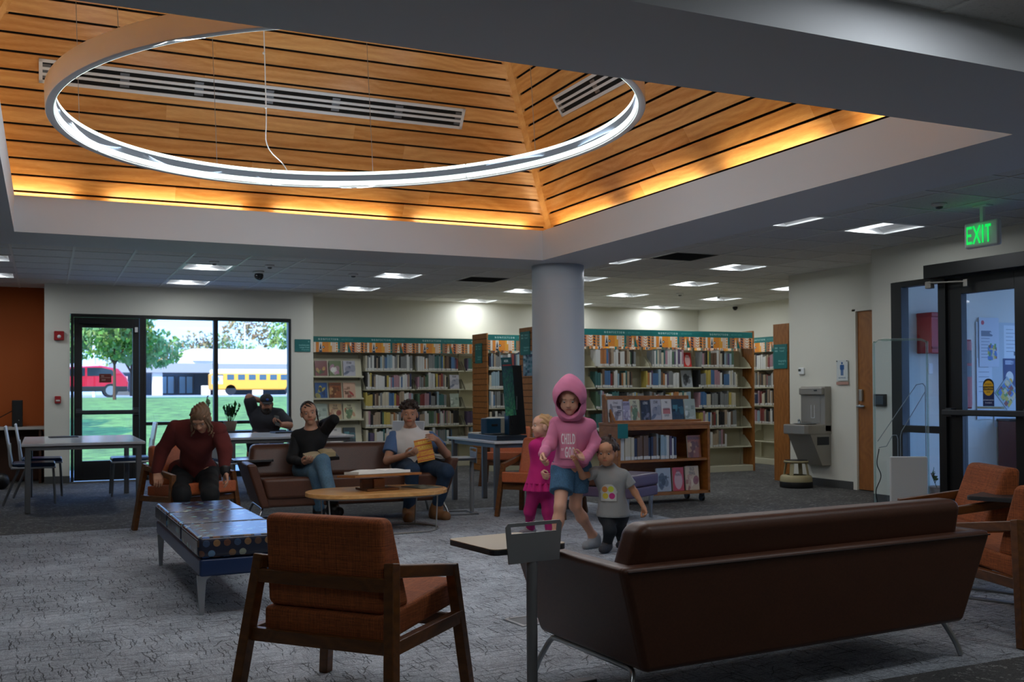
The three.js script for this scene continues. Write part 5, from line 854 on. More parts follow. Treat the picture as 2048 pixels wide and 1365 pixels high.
// fill the shelves
reseed(321);
const rowWord = ['top', 'second', 'third', 'fourth', 'bottom'];
SHY.forEach((y, r) => {
  const Y = y + 0.008;
  for (const [a, b, w] of [[0.86, 1.63, 'middle bay of the wall shelving'], [1.71, 2.42, 'third bay of the wall shelving'], [2.56, 2.75, 'last bay of the wall shelving']]) fillRow(3.68 + a, 3.68 + Math.min(b, r === 1 && a > 1.6 ? 2.25 : r === 2 && a > 1.6 ? 2.22 : b) - (r > 2 && rnd() < 0.5 ? 0.12 : 0), Y, AZ, 0, 'on the ' + rowWord[r] + ' shelf, ' + w, { pal: r === 0 && a < 1 ? [5, 5, 4, 2, 10, 3, 1, 6, 4] : null });
  fillRow(6.07, 6.85, Y, BZ, 0, 'on the ' + rowWord[r] + ' shelf behind the slatted shelf end', { pal: [2, 10, 1, 4, 0, 6, 5, 3] });
  const seg = [[[6.91, 7.56], [7.83, 8.36], [8.66, 9.28]], [[6.91, 7.5], [7.72, 8.3], [8.62, 9.3]], [[6.91, 7.7], [7.78, 8.5], [8.62, 9.3]], [[6.91, 7.7], [7.8, 8.5], [8.62, 9.3]], [[6.91, 7.7], [7.8, 8.6], [8.72, 9.12]]][r];
  seg.forEach(([a, b], k) => fillRow(a, b, Y, CZ, 0, 'on the ' + rowWord[r] + ' shelf, ' + ['near', 'middle', 'far'][k] + ' bay of the long nonfiction bookcase', { pal: [4, 4, 3, 6, 12, 2, 14, 8, 0, 5, 7, 10, 11, 9, 13] }));
  if (r < 4) fillRow(-13.95, -12.95, Y, 10.58, -PI / 2, 'on the ' + rowWord[r] + ' shelf along the far side wall', { pal: [6, 5, 4, 13, 0, 1, 12, 15, 10] });
});
coverBook('red book shown face out on the top shelf of the long nonfiction bookcase', 8.46, SHY[0] + 0.009, CZ - 0.06, 0.13, 0.21, 10);
coverBook('dark grey boxed book face out on the second shelf of the long bookcase', 8.45, SHY[1] + 0.009, CZ - 0.06, 0.18, 0.25, 9);
coverBook('white book face out on the third shelf of the wall shelving', 3.68 + 2.36, SHY[2] + 0.009, AZ - 0.06, 0.15, 0.22, 7);
coverBook('grey book face out on the second shelf of the wall shelving', 3.68 + 2.36, SHY[1] + 0.009, AZ - 0.06, 0.16, 0.23, 4);
// ---------- low wheeled book display ----------
{
  const X0 = 5.4, X1 = 6.55, Z1 = -9.12, Z0 = -9.52, t = thing('book_display_cart', 'low wooden wheeled book display in front of the long bookcase', 'book display', [(X0 + X1) / 2, 0, (Z0 + Z1) / 2]);
  const w = X1 - X0, d = Z1 - Z0, O = MAT.oak, P = (n, g) => part(n, uvm(g, 0.7), O, t);
  P('bottom_shelf', bx(w, 0.03, d, 0, 0.105, 0, [0, 0, 0], 0.003)); P('middle_shelf', bx(w - 0.06, 0.026, d - 0.02, 0, 0.457, 0, [0, 0, 0], 0.003)); P('top', bx(w + 0.01, 0.03, d + 0.01, 0, 0.845, 0, [0, 0, 0], 0.004)); P('apron', bx(w - 0.06, 0.045, 0.02, 0, 0.808, d / 2 - 0.012, [0, 0, 0], 0.002));
  P('side_panel', bx(0.03, 0.73, d, -w / 2 + 0.015, 0.465, 0, [0, 0, 0], 0.003)); P('side_panel', bx(0.03, 0.73, d, w / 2 - 0.015, 0.465, 0, [0, 0, 0], 0.003)); P('back_panel', bx(w - 0.06, 0.72, 0.012, 0, 0.465, -d / 2 + 0.02));
  P('display_back', bx(w - 0.06, 0.29, 0.016, -0.01, 1.0, -0.13, [-0.12, 0, 0], 0.003)); P('display_rail', bx(w - 0.06, 0.03, 0.03, -0.01, 0.872, 0.09, [0, 0, 0], 0.003)); P('display_cheek', extr([[0.1, 0], [-0.16, 0], [-0.18, 0.3], [-0.13, 0.3]], 0.022, 0.002, [-w / 2 + 0.045, 0.858, 0], [0, -PI / 2, 0]).applyMatrix4(_m.makeScale(1, 1, 1)));
  for (const sx of [-1, 1]) for (const sz of [-1, 1]) { part('caster', [cy(0.038, 0.038, 0.028, sx * (w / 2 - 0.07), 0.038, sz * (d / 2 - 0.06), [0, 0, PI / 2], 18), bx(0.04, 0.03, 0.04, sx * (w / 2 - 0.07), 0.078, sz * (d / 2 - 0.06))], MAT.black, t); }
  single('sign_holder', bx(0.12, 0.15, 0.008, 5.45, 0.78, Z1 + 0.012), MAT.teal, 'small teal sign on the end of the wooden book display', 'sign');
  const yT = 0.862, zT = -9.33; const xs = [5.5, 5.63, 5.735, 5.87, 6.0, 6.135, 6.28, 6.44], ws = [0.18, 0.11, 0.12, 0.12, 0.13, 0.13, 0.15, 0.14], hs = [0.24, 0.22, 0.24, 0.23, 0.24, 0.24, 0.24, 0.24];
  ['pale book with a couple on its cover', 'narrow lilac book', 'cream and green book', 'black book with grey script', 'grey book with a blue figure', 'white book with a red band', 'dark teal book', 'plain pale green book'].forEach((n, i) => coverBook(n + ' on top of the wooden display', xs[i], yT + 0.004, zT, ws[i], hs[i], i, -0.12, 0, 'books on top of the wooden display'));
  coverBook('brown western book standing on the middle shelf of the wooden display', 6.4, 0.472, Z1 - 0.08, 0.17, 0.24, 8, -0.1);
  coverBook('grey photo book on the bottom shelf of the wooden display', 6.0, 0.122, Z1 - 0.07, 0.18, 0.25, 9, -0.1); coverBook('red book with a white disc on the bottom shelf of the display', 6.185, 0.122, Z1 - 0.07, 0.14, 0.25, 10, -0.1); coverBook('tan and red book on the bottom shelf of the display', 6.365, 0.122, Z1 - 0.07, 0.17, 0.26, 11, -0.1);
  fillRow(5.44, 6.16, 0.471, Z1 - 0.03, 0, 'on the middle shelf of the low wooden display', { hmin: 0.22, hmax: 0.27, pal: [4, 11, 6, 8, 5, 3, 14, 10, 13, 1, 0] });
}
{ // one book of each colour, copied; the smaller ones in view joined
  const geo = COVERS.map(([, col]) => geoOf([paintGeo(bx(1, 1, 0.06, 0, 0.5, 0.47), col), paintGeo(bx(0.1, 1, 0.94, -0.45, 0.5, -0.03), col), paintGeo(bx(0.1, 1, 0.94, 0.45, 0.5, -0.03), col), paintGeo(bx(0.8, 0.95, 0.92, 0, 0.495, -0.02), 0xd9d2c0), paintGeo(bx(0.96, 0.13, 0.012, 0, 0.09, 0.501), 0xcfcfca)]));
  const bm = new THREE.MeshStandardMaterial({ vertexColors: true, roughness: 0.45 });
  const world = (b) => { const off = -b.d / 2 - b.in; return b.turn === 0 ? [b.s, b.y, b.z + off] : [b.z - off, b.y, b.s]; };
  for (const b of bookSpots) { const p = world(b); b.p = p; const e = V3(...p).project(camera); b.vis = e.z < 1 && Math.abs(e.x) < 1 && Math.abs(e.y) < 1; b.area = b.vis ? b.w * b.h / V3(...p).distanceToSquared(camera.position) * (b.turn ? 0.4 : 1) : 0; }
  // spines behind the column, the people or the display rank last
  for (const b of bookSpots) { const e = V3(b.p[0], b.p[1] + 0.1, b.p[2]).project(camera), px = (e.x + 1) * 1024, py = (1 - e.y) * 682.5; if ((px > 1056 && px < 1172) || (px > 1195 && px < 1400 && py > 786) || (py > 880 && px < 1190)) b.area *= 0.3; }
  const order = [...bookSpots].sort((a, b) => b.area - a.area), solo = new Set(order.slice(0, 285)), rest = [];
  for (const b of bookSpots) {
    if (!solo.has(b)) { rest.push(geo[b.c].clone().applyMatrix4(new THREE.Matrix4().compose(V3(...b.p), new THREE.Quaternion().setFromEuler(new THREE.Euler(0, b.turn, 0)), V3(b.w, b.h, b.d)))); continue; }
    const o = new THREE.Mesh(geo[b.c], bm); o.name = numbered('library_book'); o.position.set(...b.p); o.rotation.y = b.turn; o.scale.set(b.w, b.h, b.d); o.castShadow = o.receiveShadow = true;
    const lab = COVERS[b.c][0] + ' book ' + b.where; o.userData = { label: lab, category: 'book', group: COVERS[b.c][0] + ' books ' + b.where }; scene.add(o);
  }
  const s = part('library_books', rest, bm, scene); s.userData = { kind: 'stuff', label: 'further rows of library books on the distant shelves', category: 'books' };
}
// ---------- smooth bodies: distances to tapered capsules and ellipsoids, joined and meshed on a grid ----------
const cap = (a, b, ra, rb = ra, k = 0.02) => ({ t: 0, a, b, ra, rb, k });
const ell = (c, r, k = 0.015, q = null) => ({ t: 1, c, r, k, q });
const sub3 = (a, b) => [a[0] - b[0], a[1] - b[1], a[2] - b[2]], add3 = (a, b, s = 1) => [a[0] + b[0] * s, a[1] + b[1] * s, a[2] + b[2] * s], mid = (a, b, t = 0.5) => mix3(a, b, t);
const nrm = (a) => { const l = Math.hypot(...a) || 1; return [a[0] / l, a[1] / l, a[2] / l]; }, crs = (a, b) => [a[1] * b[2] - a[2] * b[1], a[2] * b[0] - a[0] * b[2], a[0] * b[1] - a[1] * b[0]], dot3 = (a, b) => a[0] * b[0] + a[1] * b[1] + a[2] * b[2];
function pd(p, x, y, z) {
  if (p.t === 0) {
    const bx_ = p.b[0] - p.a[0], by = p.b[1] - p.a[1], bz = p.b[2] - p.a[2], ax = x - p.a[0], ay = y - p.a[1], az = z - p.a[2], L = bx_ * bx_ + by * by + bz * bz || 1e-9;
    const h = clamp((ax * bx_ + ay * by + az * bz) / L, 0, 1), dx = ax - bx_ * h, dy = ay - by * h, dz = az - bz * h; return Math.sqrt(dx * dx + dy * dy + dz * dz) - (p.ra + (p.rb - p.ra) * h);
  }
  let dx = x - p.c[0], dy = y - p.c[1], dz = z - p.c[2];
  if (p.q) { const q = p.q, u = dx * q[0][0] + dy * q[0][1] + dz * q[0][2], v = dx * q[1][0] + dy * q[1][1] + dz * q[1][2], w = dx * q[2][0] + dy * q[2][1] + dz * q[2][2]; dx = u; dy = v; dz = w; }
  const r = p.r, k0 = Math.hypot(dx / r[0], dy / r[1], dz / r[2]), k1 = Math.hypot(dx / (r[0] * r[0]), dy / (r[1] * r[1]), dz / (r[2] * r[2])); return k1 < 1e-9 ? -Math.min(...r) : k0 * (k0 - 1) / k1;
}
const smin = (a, b, k) => { const h = Math.max(k - Math.abs(a - b), 0) / k; return Math.min(a, b) - h * h * k * 0.25; };
function box3(p, m) { if (p.t === 0) { const r = Math.max(p.ra, p.rb) + m; return [0, 1, 2].map((i) => [Math.min(p.a[i], p.b[i]) - r, Math.max(p.a[i], p.b[i]) + r]); } const r = Math.max(...p.r) + m; return [0, 1, 2].map((i) => [p.c[i] - r, p.c[i] + r]); }
// prims joined; minus: shapes taken away; keep(x, y, z) <= 0 is kept; bump adds to the distance
function skin(prims, cell, { minus = [], keep = null, bump = null } = {}) {
  const lo = [1e9, 1e9, 1e9], hi = [-1e9, -1e9, -1e9];
  for (const p of prims) { const b = box3(p, cell * 3); for (let i = 0; i < 3; i++) { lo[i] = Math.min(lo[i], b[i][0]); hi[i] = Math.max(hi[i], b[i][1]); } }
  const n = [0, 1, 2].map((i) => Math.ceil((hi[i] - lo[i]) / cell) + 2), F = new Float32Array(n[0] * n[1] * n[2]).fill(0.5), I = (i, j, k) => (k * n[1] + j) * n[0] + i;
  const each = (p, m, f) => { const b = box3(p, m), s = [0, 1, 2].map((i) => Math.max(0, Math.floor((b[i][0] - lo[i]) / cell))), e = [0, 1, 2].map((i) => Math.min(n[i] - 1, Math.ceil((b[i][1] - lo[i]) / cell))); for (let k = s[2]; k <= e[2]; k++) for (let j = s[1]; j <= e[1]; j++) for (let i = s[0]; i <= e[0]; i++) f(I(i, j, k), lo[0] + i * cell, lo[1] + j * cell, lo[2] + k * cell); };
  for (const p of prims) each(p, p.k + 3 * cell, (q, x, y, z) => { F[q] = smin(F[q], pd(p, x, y, z), p.k); });
  if (bump) for (let k = 0, q = 0; k < n[2]; k++) for (let j = 0; j < n[1]; j++) for (let i = 0; i < n[0]; i++, q++) if (Math.abs(F[q]) < 0.05) F[q] += bump(lo[0] + i * cell, lo[1] + j * cell, lo[2] + k * cell);
  for (const p of minus) each(p, p.k + 3 * cell, (q, x, y, z) => { F[q] = -smin(-F[q], pd(p, x, y, z), Math.max(p.k, 1e-4)); });
  if (keep) for (let k = 0, q = 0; k < n[2]; k++) for (let j = 0; j < n[1]; j++) for (let i = 0; i < n[0]; i++, q++) if (F[q] < 3 * cell) F[q] = Math.max(F[q], keep(lo[0] + i * cell, lo[1] + j * cell, lo[2] + k * cell));
  const id = new Int32Array(F.length).fill(-1), pos = [], idx = [];
  for (let k = 0; k < n[2] - 1; k++) for (let j = 0; j < n[1] - 1; j++) for (let i = 0; i < n[0] - 1; i++) {
    let m = 0; const v = []; for (let c = 0; c < 8; c++) { const f = F[I(i + (c & 1), j + (c >> 1 & 1), k + (c >> 2))]; v.push(f); if (f < 0) m |= 1 << c; } if (m === 0 || m === 255) continue;
    let sx = 0, sy = 0, sz = 0, c = 0;
    for (const [a, b] of EDGE) if ((v[a] < 0) !== (v[b] < 0)) { const t = v[a] / (v[a] - v[b]); sx += lerp(a & 1, b & 1, t); sy += lerp(a >> 1 & 1, b >> 1 & 1, t); sz += lerp(a >> 2, b >> 2, t); c++; }
    id[I(i, j, k)] = pos.length / 3; pos.push(lo[0] + (i + sx / c) * cell, lo[1] + (j + sy / c) * cell, lo[2] + (k + sz / c) * cell);
  }
  const quad = (a, b, c, d, flip) => { if (a < 0 || b < 0 || c < 0 || d < 0) return; if (flip) idx.push(a, d, c, a, c, b); else idx.push(a, b, c, a, c, d); };
  for (let k = 1; k < n[2] - 1; k++) for (let j = 1; j < n[1] - 1; j++) for (let i = 1; i < n[0] - 1; i++) {
    const s = F[I(i, j, k)] < 0;
    if (s !== F[I(i + 1, j, k)] < 0) quad(id[I(i, j - 1, k - 1)], id[I(i, j, k - 1)], id[I(i, j, k)], id[I(i, j - 1, k)], !s);
    if (s !== F[I(i, j + 1, k)] < 0) quad(id[I(i - 1, j, k - 1)], id[I(i - 1, j, k)], id[I(i, j, k)], id[I(i, j, k - 1)], !s);
    if (s !== F[I(i, j, k + 1)] < 0) quad(id[I(i - 1, j - 1, k)], id[I(i, j - 1, k)], id[I(i, j, k)], id[I(i - 1, j, k)], !s);
  }
  const g = new THREE.BufferGeometry(); g.setAttribute('position', new THREE.Float32BufferAttribute(pos, 3)); g.setIndex(idx); g.computeVertexNormals();
  g.setAttribute('uv', new THREE.Float32BufferAttribute(new Float32Array(pos.length / 3 * 2), 2)); return g;
}
const EDGE = [[0, 1], [2, 3], [4, 5], [6, 7], [0, 2], [1, 3], [4, 6], [5, 7], [0, 4], [1, 5], [2, 6], [3, 7]];
const fieldAt = (prims, x, y, z) => { let f = 0.5; for (const p of prims) f = smin(f, pd(p, x, y, z), p.k); return f; };
// a print lying on a body: a grid of points pressed onto the surface along -n
function printOn(prims, c, r, u, n, w, h, off = 0.003, nx = 24, ny = 24, shape = null) {
  const pos = [], uv = [], idx = [], map = new Map();
  for (let j = 0; j <= ny; j++) for (let i = 0; i <= nx; i++) {
    const a = (i / nx - 0.5) * w, b = (j / ny - 0.5) * h; let p = add3(add3(add3(c, r, a), u, b), n, 0.15);
    for (let s = 0; s < 40; s++) { const d = fieldAt(prims, ...p) - off; if (d < 0.0004) break; p = add3(p, n, -d * 0.9); }
    map.set(j * (nx + 1) + i, pos.length / 3); pos.push(...p); uv.push(i / nx, j / ny);
  }
  for (let j = 0; j < ny; j++) for (let i = 0; i < nx; i++) { if (shape && !shape((i + 0.5) / nx, (j + 0.5) / ny)) continue; const q = j * (nx + 1) + i; idx.push(q, q + 1, q + nx + 2, q, q + nx + 2, q + nx + 1); }
  const g = new THREE.BufferGeometry(); g.setAttribute('position', new THREE.Float32BufferAttribute(pos, 3)); g.setAttribute('uv', new THREE.Float32BufferAttribute(uv, 2)); g.setIndex(idx); g.computeVertexNormals(); return g;
}
// head frame: forward f, up u; returns point maker and shapes
function headFrame(c, f, up) { f = nrm(f); const x = nrm(crs(up, f)), u = crs(f, x); return { c, f, u, x, at: (a, b, d) => add3(add3(add3(c, x, a), u, b), f, d), q: [x, u, f] }; }
function headPrims(H, s, ch = 0) {
  const P = (x, y, z) => H.at(x * s, y * s, z * s), n1 = 1 - 0.3 * ch, ly = 1 - 0.16 * ch, e = (x, y, z, a, b, c, k = 0.012) => ell(P(x, y, z), [a * s, b * s, c * s], k * s, H.q);
  return { prims: [e(0, 0.03, -0.014, 0.074, 0.083, 0.092), e(0, -0.035 * ly, 0.02, 0.058 + 0.004 * ch, 0.074 * ly, 0.064, 0.03), ell(P(0, -0.094 * ly, 0.052 - 0.006 * ch), [0.024 * s, 0.02 * s, 0.02 * s], 0.03 * s, H.q), e(0.036, -0.034, 0.05, 0.026 + 0.004 * ch, 0.026 + 0.003 * ch, 0.024, 0.02), e(-0.036, -0.034, 0.05, 0.026 + 0.004 * ch, 0.026 + 0.003 * ch, 0.024, 0.02), e(0, 0.05, 0.03, 0.055, 0.04, 0.05 * ch + 0.01, 0.03), cap(P(-0.034, 0.03, 0.07), P(0.034, 0.03, 0.07), 0.012 * s * n1, 0.012 * s * n1, 0.016 * s), cap(P(0, 0.014, 0.078), P(0, -0.018, 0.097 - 0.008 * ch), 0.007 * s * n1, 0.0125 * s * n1, 0.01 * s), cap(P(-0.012 * n1, -0.024, 0.088 - 0.007 * ch), P(0.012 * n1, -0.024, 0.088 - 0.007 * ch), 0.008 * s * n1, 0.008 * s * n1, 0.006 * s), cap(P(-0.017 * n1, -0.055 * ly, 0.074), P(0.017 * n1, -0.055 * ly, 0.074), 0.0095 * s * n1, 0.0095 * s * n1, 0.008 * s), e(0.076, -0.006, -0.008, 0.012, 0.03, 0.02, 0.008), e(-0.076, -0.006, -0.008, 0.012, 0.03, 0.02, 0.008)],
    minus: [ell(P(0.031, 0.01, 0.092), [0.015 * s, 0.009 * s, 0.016 * s], 0.01 * s, H.q), ell(P(-0.031, 0.01, 0.092), [0.015 * s, 0.009 * s, 0.016 * s], 0.01 * s, H.q)] };
}
function eyes(H, s, parent, iris = 0x3a2a1c) { for (const x of [-0.031, 0.031]) { const e = part('eye', [paintGeo(tf(new THREE.SphereGeometry(0.0108 * s, 12, 10), H.at(x * s, 0.009 * s, 0.0695 * s)), 0xa3988f), paintGeo(tf(new THREE.SphereGeometry(0.0075 * s, 10, 8), H.at(x * s, 0.0075 * s, 0.0738 * s)), iris)], MAT.vcol, parent); } }
function handPrims(w, dir, nrmP, s, curl, thumb) { // nrmP: out of the palm; thumb: +1 or -1 side
  const d = nrm(dir), n0 = nrm(nrmP), x = nrm(crs(d, n0)), n = crs(x, d), out = [], at = (a, b, c) => add3(add3(add3(w, x, a * s), d, b * s), n, c * s);
  out.push(cap(at(0, -0.02, 0), at(0, 0.03, 0), 0.022 * s, 0.026 * s, 0.015));
  const fx = [-0.03, -0.0105, 0.0095, 0.028], fl = thumb > 0 ? [0.058, 0.072, 0.078, 0.07] : [0.07, 0.078, 0.072, 0.058];
  fx.forEach((a, i) => {
    out.push(cap(at(a * 0.6, 0.012, 0), at(a, 0.078, -0.002), 0.0135 * s, 0.0115 * s, 0.012));
    let p = at(a, 0.08, -0.002), ang = curl * 0.5 + i * 0.05; let px = a, py = 0.08, pz = -0.002;
    for (let k = 0; k < 3; k++) { const L = fl[i] * [0.45, 0.32, 0.23][k]; py += Math.cos(ang) * L; pz += Math.sin(ang) * L; px += a * 0.03; const e = at(px, py, pz); out.push(cap(p, e, (0.0092 - k * 0.0007) * s, (0.0086 - k * 0.0008) * s, 0.003)); p = e; ang += curl * 0.75; }
  });
  const sx = thumb * 0.026; out.push(cap(at(sx * 0.5, 0.008, 0.006), at(sx * 1.55, 0.045, 0.02), 0.0145 * s, 0.0115 * s, 0.01), cap(at(sx * 1.55, 0.045, 0.02), at(sx * 1.75, 0.075, 0.028 + curl * 0.006), 0.0105 * s, 0.0095 * s, 0.004), cap(at(sx * 1.75, 0.075, 0.028 + curl * 0.006), at(sx * 1.5, 0.1, 0.032 + curl * 0.01), 0.0098 * s, 0.0082 * s, 0.004));
  return out;
}
const SIDES = ['A', 'B'];
function torsoPrims(J, b, o = 0, lean = 0) { const S1 = mid(J.SA, J.SB, 0.26), S2 = mid(J.SA, J.SB, 0.74), dn = nrm(sub3(J.pel, J.neck)), low = 0.075 * b; return [cap(J.HA, J.HB, 0.098 * b + o, 0.098 * b + o, 0.05), cap(J.pel, J.chest, 0.108 * b + o, 0.112 * b + o, 0.06), cap(add3(S1, dn, low), add3(S2, dn, low), 0.1 * b + o, 0.1 * b + o, 0.05), cap(J.SA, J.SB, 0.056 * b + o, 0.056 * b + o, 0.04), cap(mid(J.SA, J.SB, 0.4), J.neck, 0.06 * b + o, 0.052 * b + o, 0.04), cap(mid(J.SA, J.SB, 0.6), J.neck, 0.06 * b + o, 0.052 * b + o, 0.04)]; }
const armPrims = (J, k, b, o = 0, fore = true) => [cap(J['S' + k], J['E' + k], 0.05 * b + o, 0.041 * b + o, 0.03), ...(fore ? [cap(J['E' + k], J['W' + k], 0.04 * b + o, 0.029 * b + o, 0.02)] : [])];
const legPrims = (J, k, b, o = 0, shin = true) => [cap(J['H' + k], J['K' + k], 0.088 * b + o, 0.06 * b + o, 0.04), ...(shin ? [cap(J['K' + k], mid(J['K' + k], J['A' + k], 0.35), 0.056 * b + o, 0.055 * b + o, 0.02), cap(mid(J['K' + k], J['A' + k], 0.35), J['A' + k], 0.055 * b + o, 0.036 * b + o, 0.03)] : [])];
function shoe(J, k, s, o = 0, high = 0.04) { const a = J['A' + k], t = J['T' + k], fl = [t[0] - a[0], 0, t[2] - a[2]], f = nrm(fl), base = Math.min(t[1], a[1] - 0.07 * s) , d = nrm(sub3(t, a)); const heel = add3([a[0], Math.max(t[1] + 0.0, 0.034 * s), a[2]], f, -0.03 * s), flat = Math.abs(a[1] - t[1]) < 0.13 * s;
  const toe = flat ? [a[0] + f[0] * 0.13 * s, Math.max(0.03 * s, t[1]), a[2] + f[2] * 0.13 * s] : add3(a, nrm(sub3(t, a)), 0.16 * s), hl = flat ? heel : add3(a, [0, -0.03 * s, 0]);
  return [cap(hl, toe, 0.036 * s + o, 0.034 * s + o, 0.02), cap(a, mid(hl, toe, 0.4), 0.043 * s + o, 0.038 * s + o, 0.03), cap(add3(a, nrm(sub3(J['K' + k], a)), high), a, 0.043 * s + o, 0.043 * s + o, 0.02)]; }
MAT.vcol = new THREE.MeshStandardMaterial({ vertexColors: true, roughness: 0.5 });
// whole body as one skin: trunk and limbs coarse, head and hands fine
function bodyMesh(t, J, o) {
  const { b, hs, hands, tone, lips = 0.75, brow = 0x3a2a1e } = o, H = headFrame(J.head, o.face, o.up || [0, 1, 0]), ch = o.ch || 0, hp = headPrims(H, hs, ch), gs = [];
  const trunk = [...torsoPrims(J, b), cap(J.neck, H.at(0, -0.05 * hs, -0.015 * hs), 0.05 * b + 0.002, 0.047 * b + 0.004, 0.03)]; for (const k of SIDES) trunk.push(...armPrims(J, k, b), ...legPrims(J, k, b), ...shoe(J, k, o.fs || hs));
  gs.push(paintGeo(skin(trunk, 0.011), tone)); const hg = skin([...hp.prims, cap(H.at(0, -0.05 * hs, -0.02 * hs), mid(H.at(0, -0.05 * hs, -0.02 * hs), J.neck, 0.7), 0.045 * b + 0.004, 0.046 * b + 0.002, 0.02)], 0.0036, { minus: hp.minus });
  { const P = hg.attributes.position, n = P.count, a = new Float32Array(n * 3), base = new THREE.Color(tone), lip = new THREE.Color(tone).multiply(new THREE.Color(0.9, 0.5, 0.5)), br = new THREE.Color(brow).lerp(new THREE.Color(tone), 0.25);
    for (let i = 0; i < n; i++) { const d = sub3([P.getX(i), P.getY(i), P.getZ(i)], J.head), x = dot3(d, H.x) / hs, y = dot3(d, H.u) / hs, z = dot3(d, H.f) / hs; let c = base; if (z > 0.06 && Math.abs(x) < 0.022 - 0.005 * ch && Math.abs(y + 0.055 * (1 - 0.16 * ch)) < 0.0085 - 0.002 * ch) c = lip; else if (z > 0.05 && Math.abs(Math.abs(x) - 0.032) < 0.019 && Math.abs(y - 0.034 + Math.abs(Math.abs(x) - 0.03) * 0.15) < 0.0036) c = br; a[i * 3] = c.r; a[i * 3 + 1] = c.g; a[i * 3 + 2] = c.b; } hg.setAttribute('color', new THREE.BufferAttribute(a, 3)); }
  gs.push(hg); SIDES.forEach((k, i) => { const h = hands[i]; if (h) gs.push(paintGeo(skin(handPrims(J['W' + k], h.dir || sub3(J['F' + k], J['W' + k]), h.n, h.s || hs, h.curl, h.thumb), 0.0036), tone)); });
  part('body', gs, new THREE.MeshPhysicalMaterial({ vertexColors: true, roughness: 0.55, sheen: 0.15 }), t); eyes(H, hs, t, o.iris); return { H, hp };
}
const fold = (f, a, s) => (x, y, z) => a * (vnoise(x * f + 7, y * f * 0.6 + z * f * 0.5, s) - 0.5) + a * 0.5 * (vnoise(z * f * 2, y * f * 1.3 + x * f, s + 3) - 0.5);
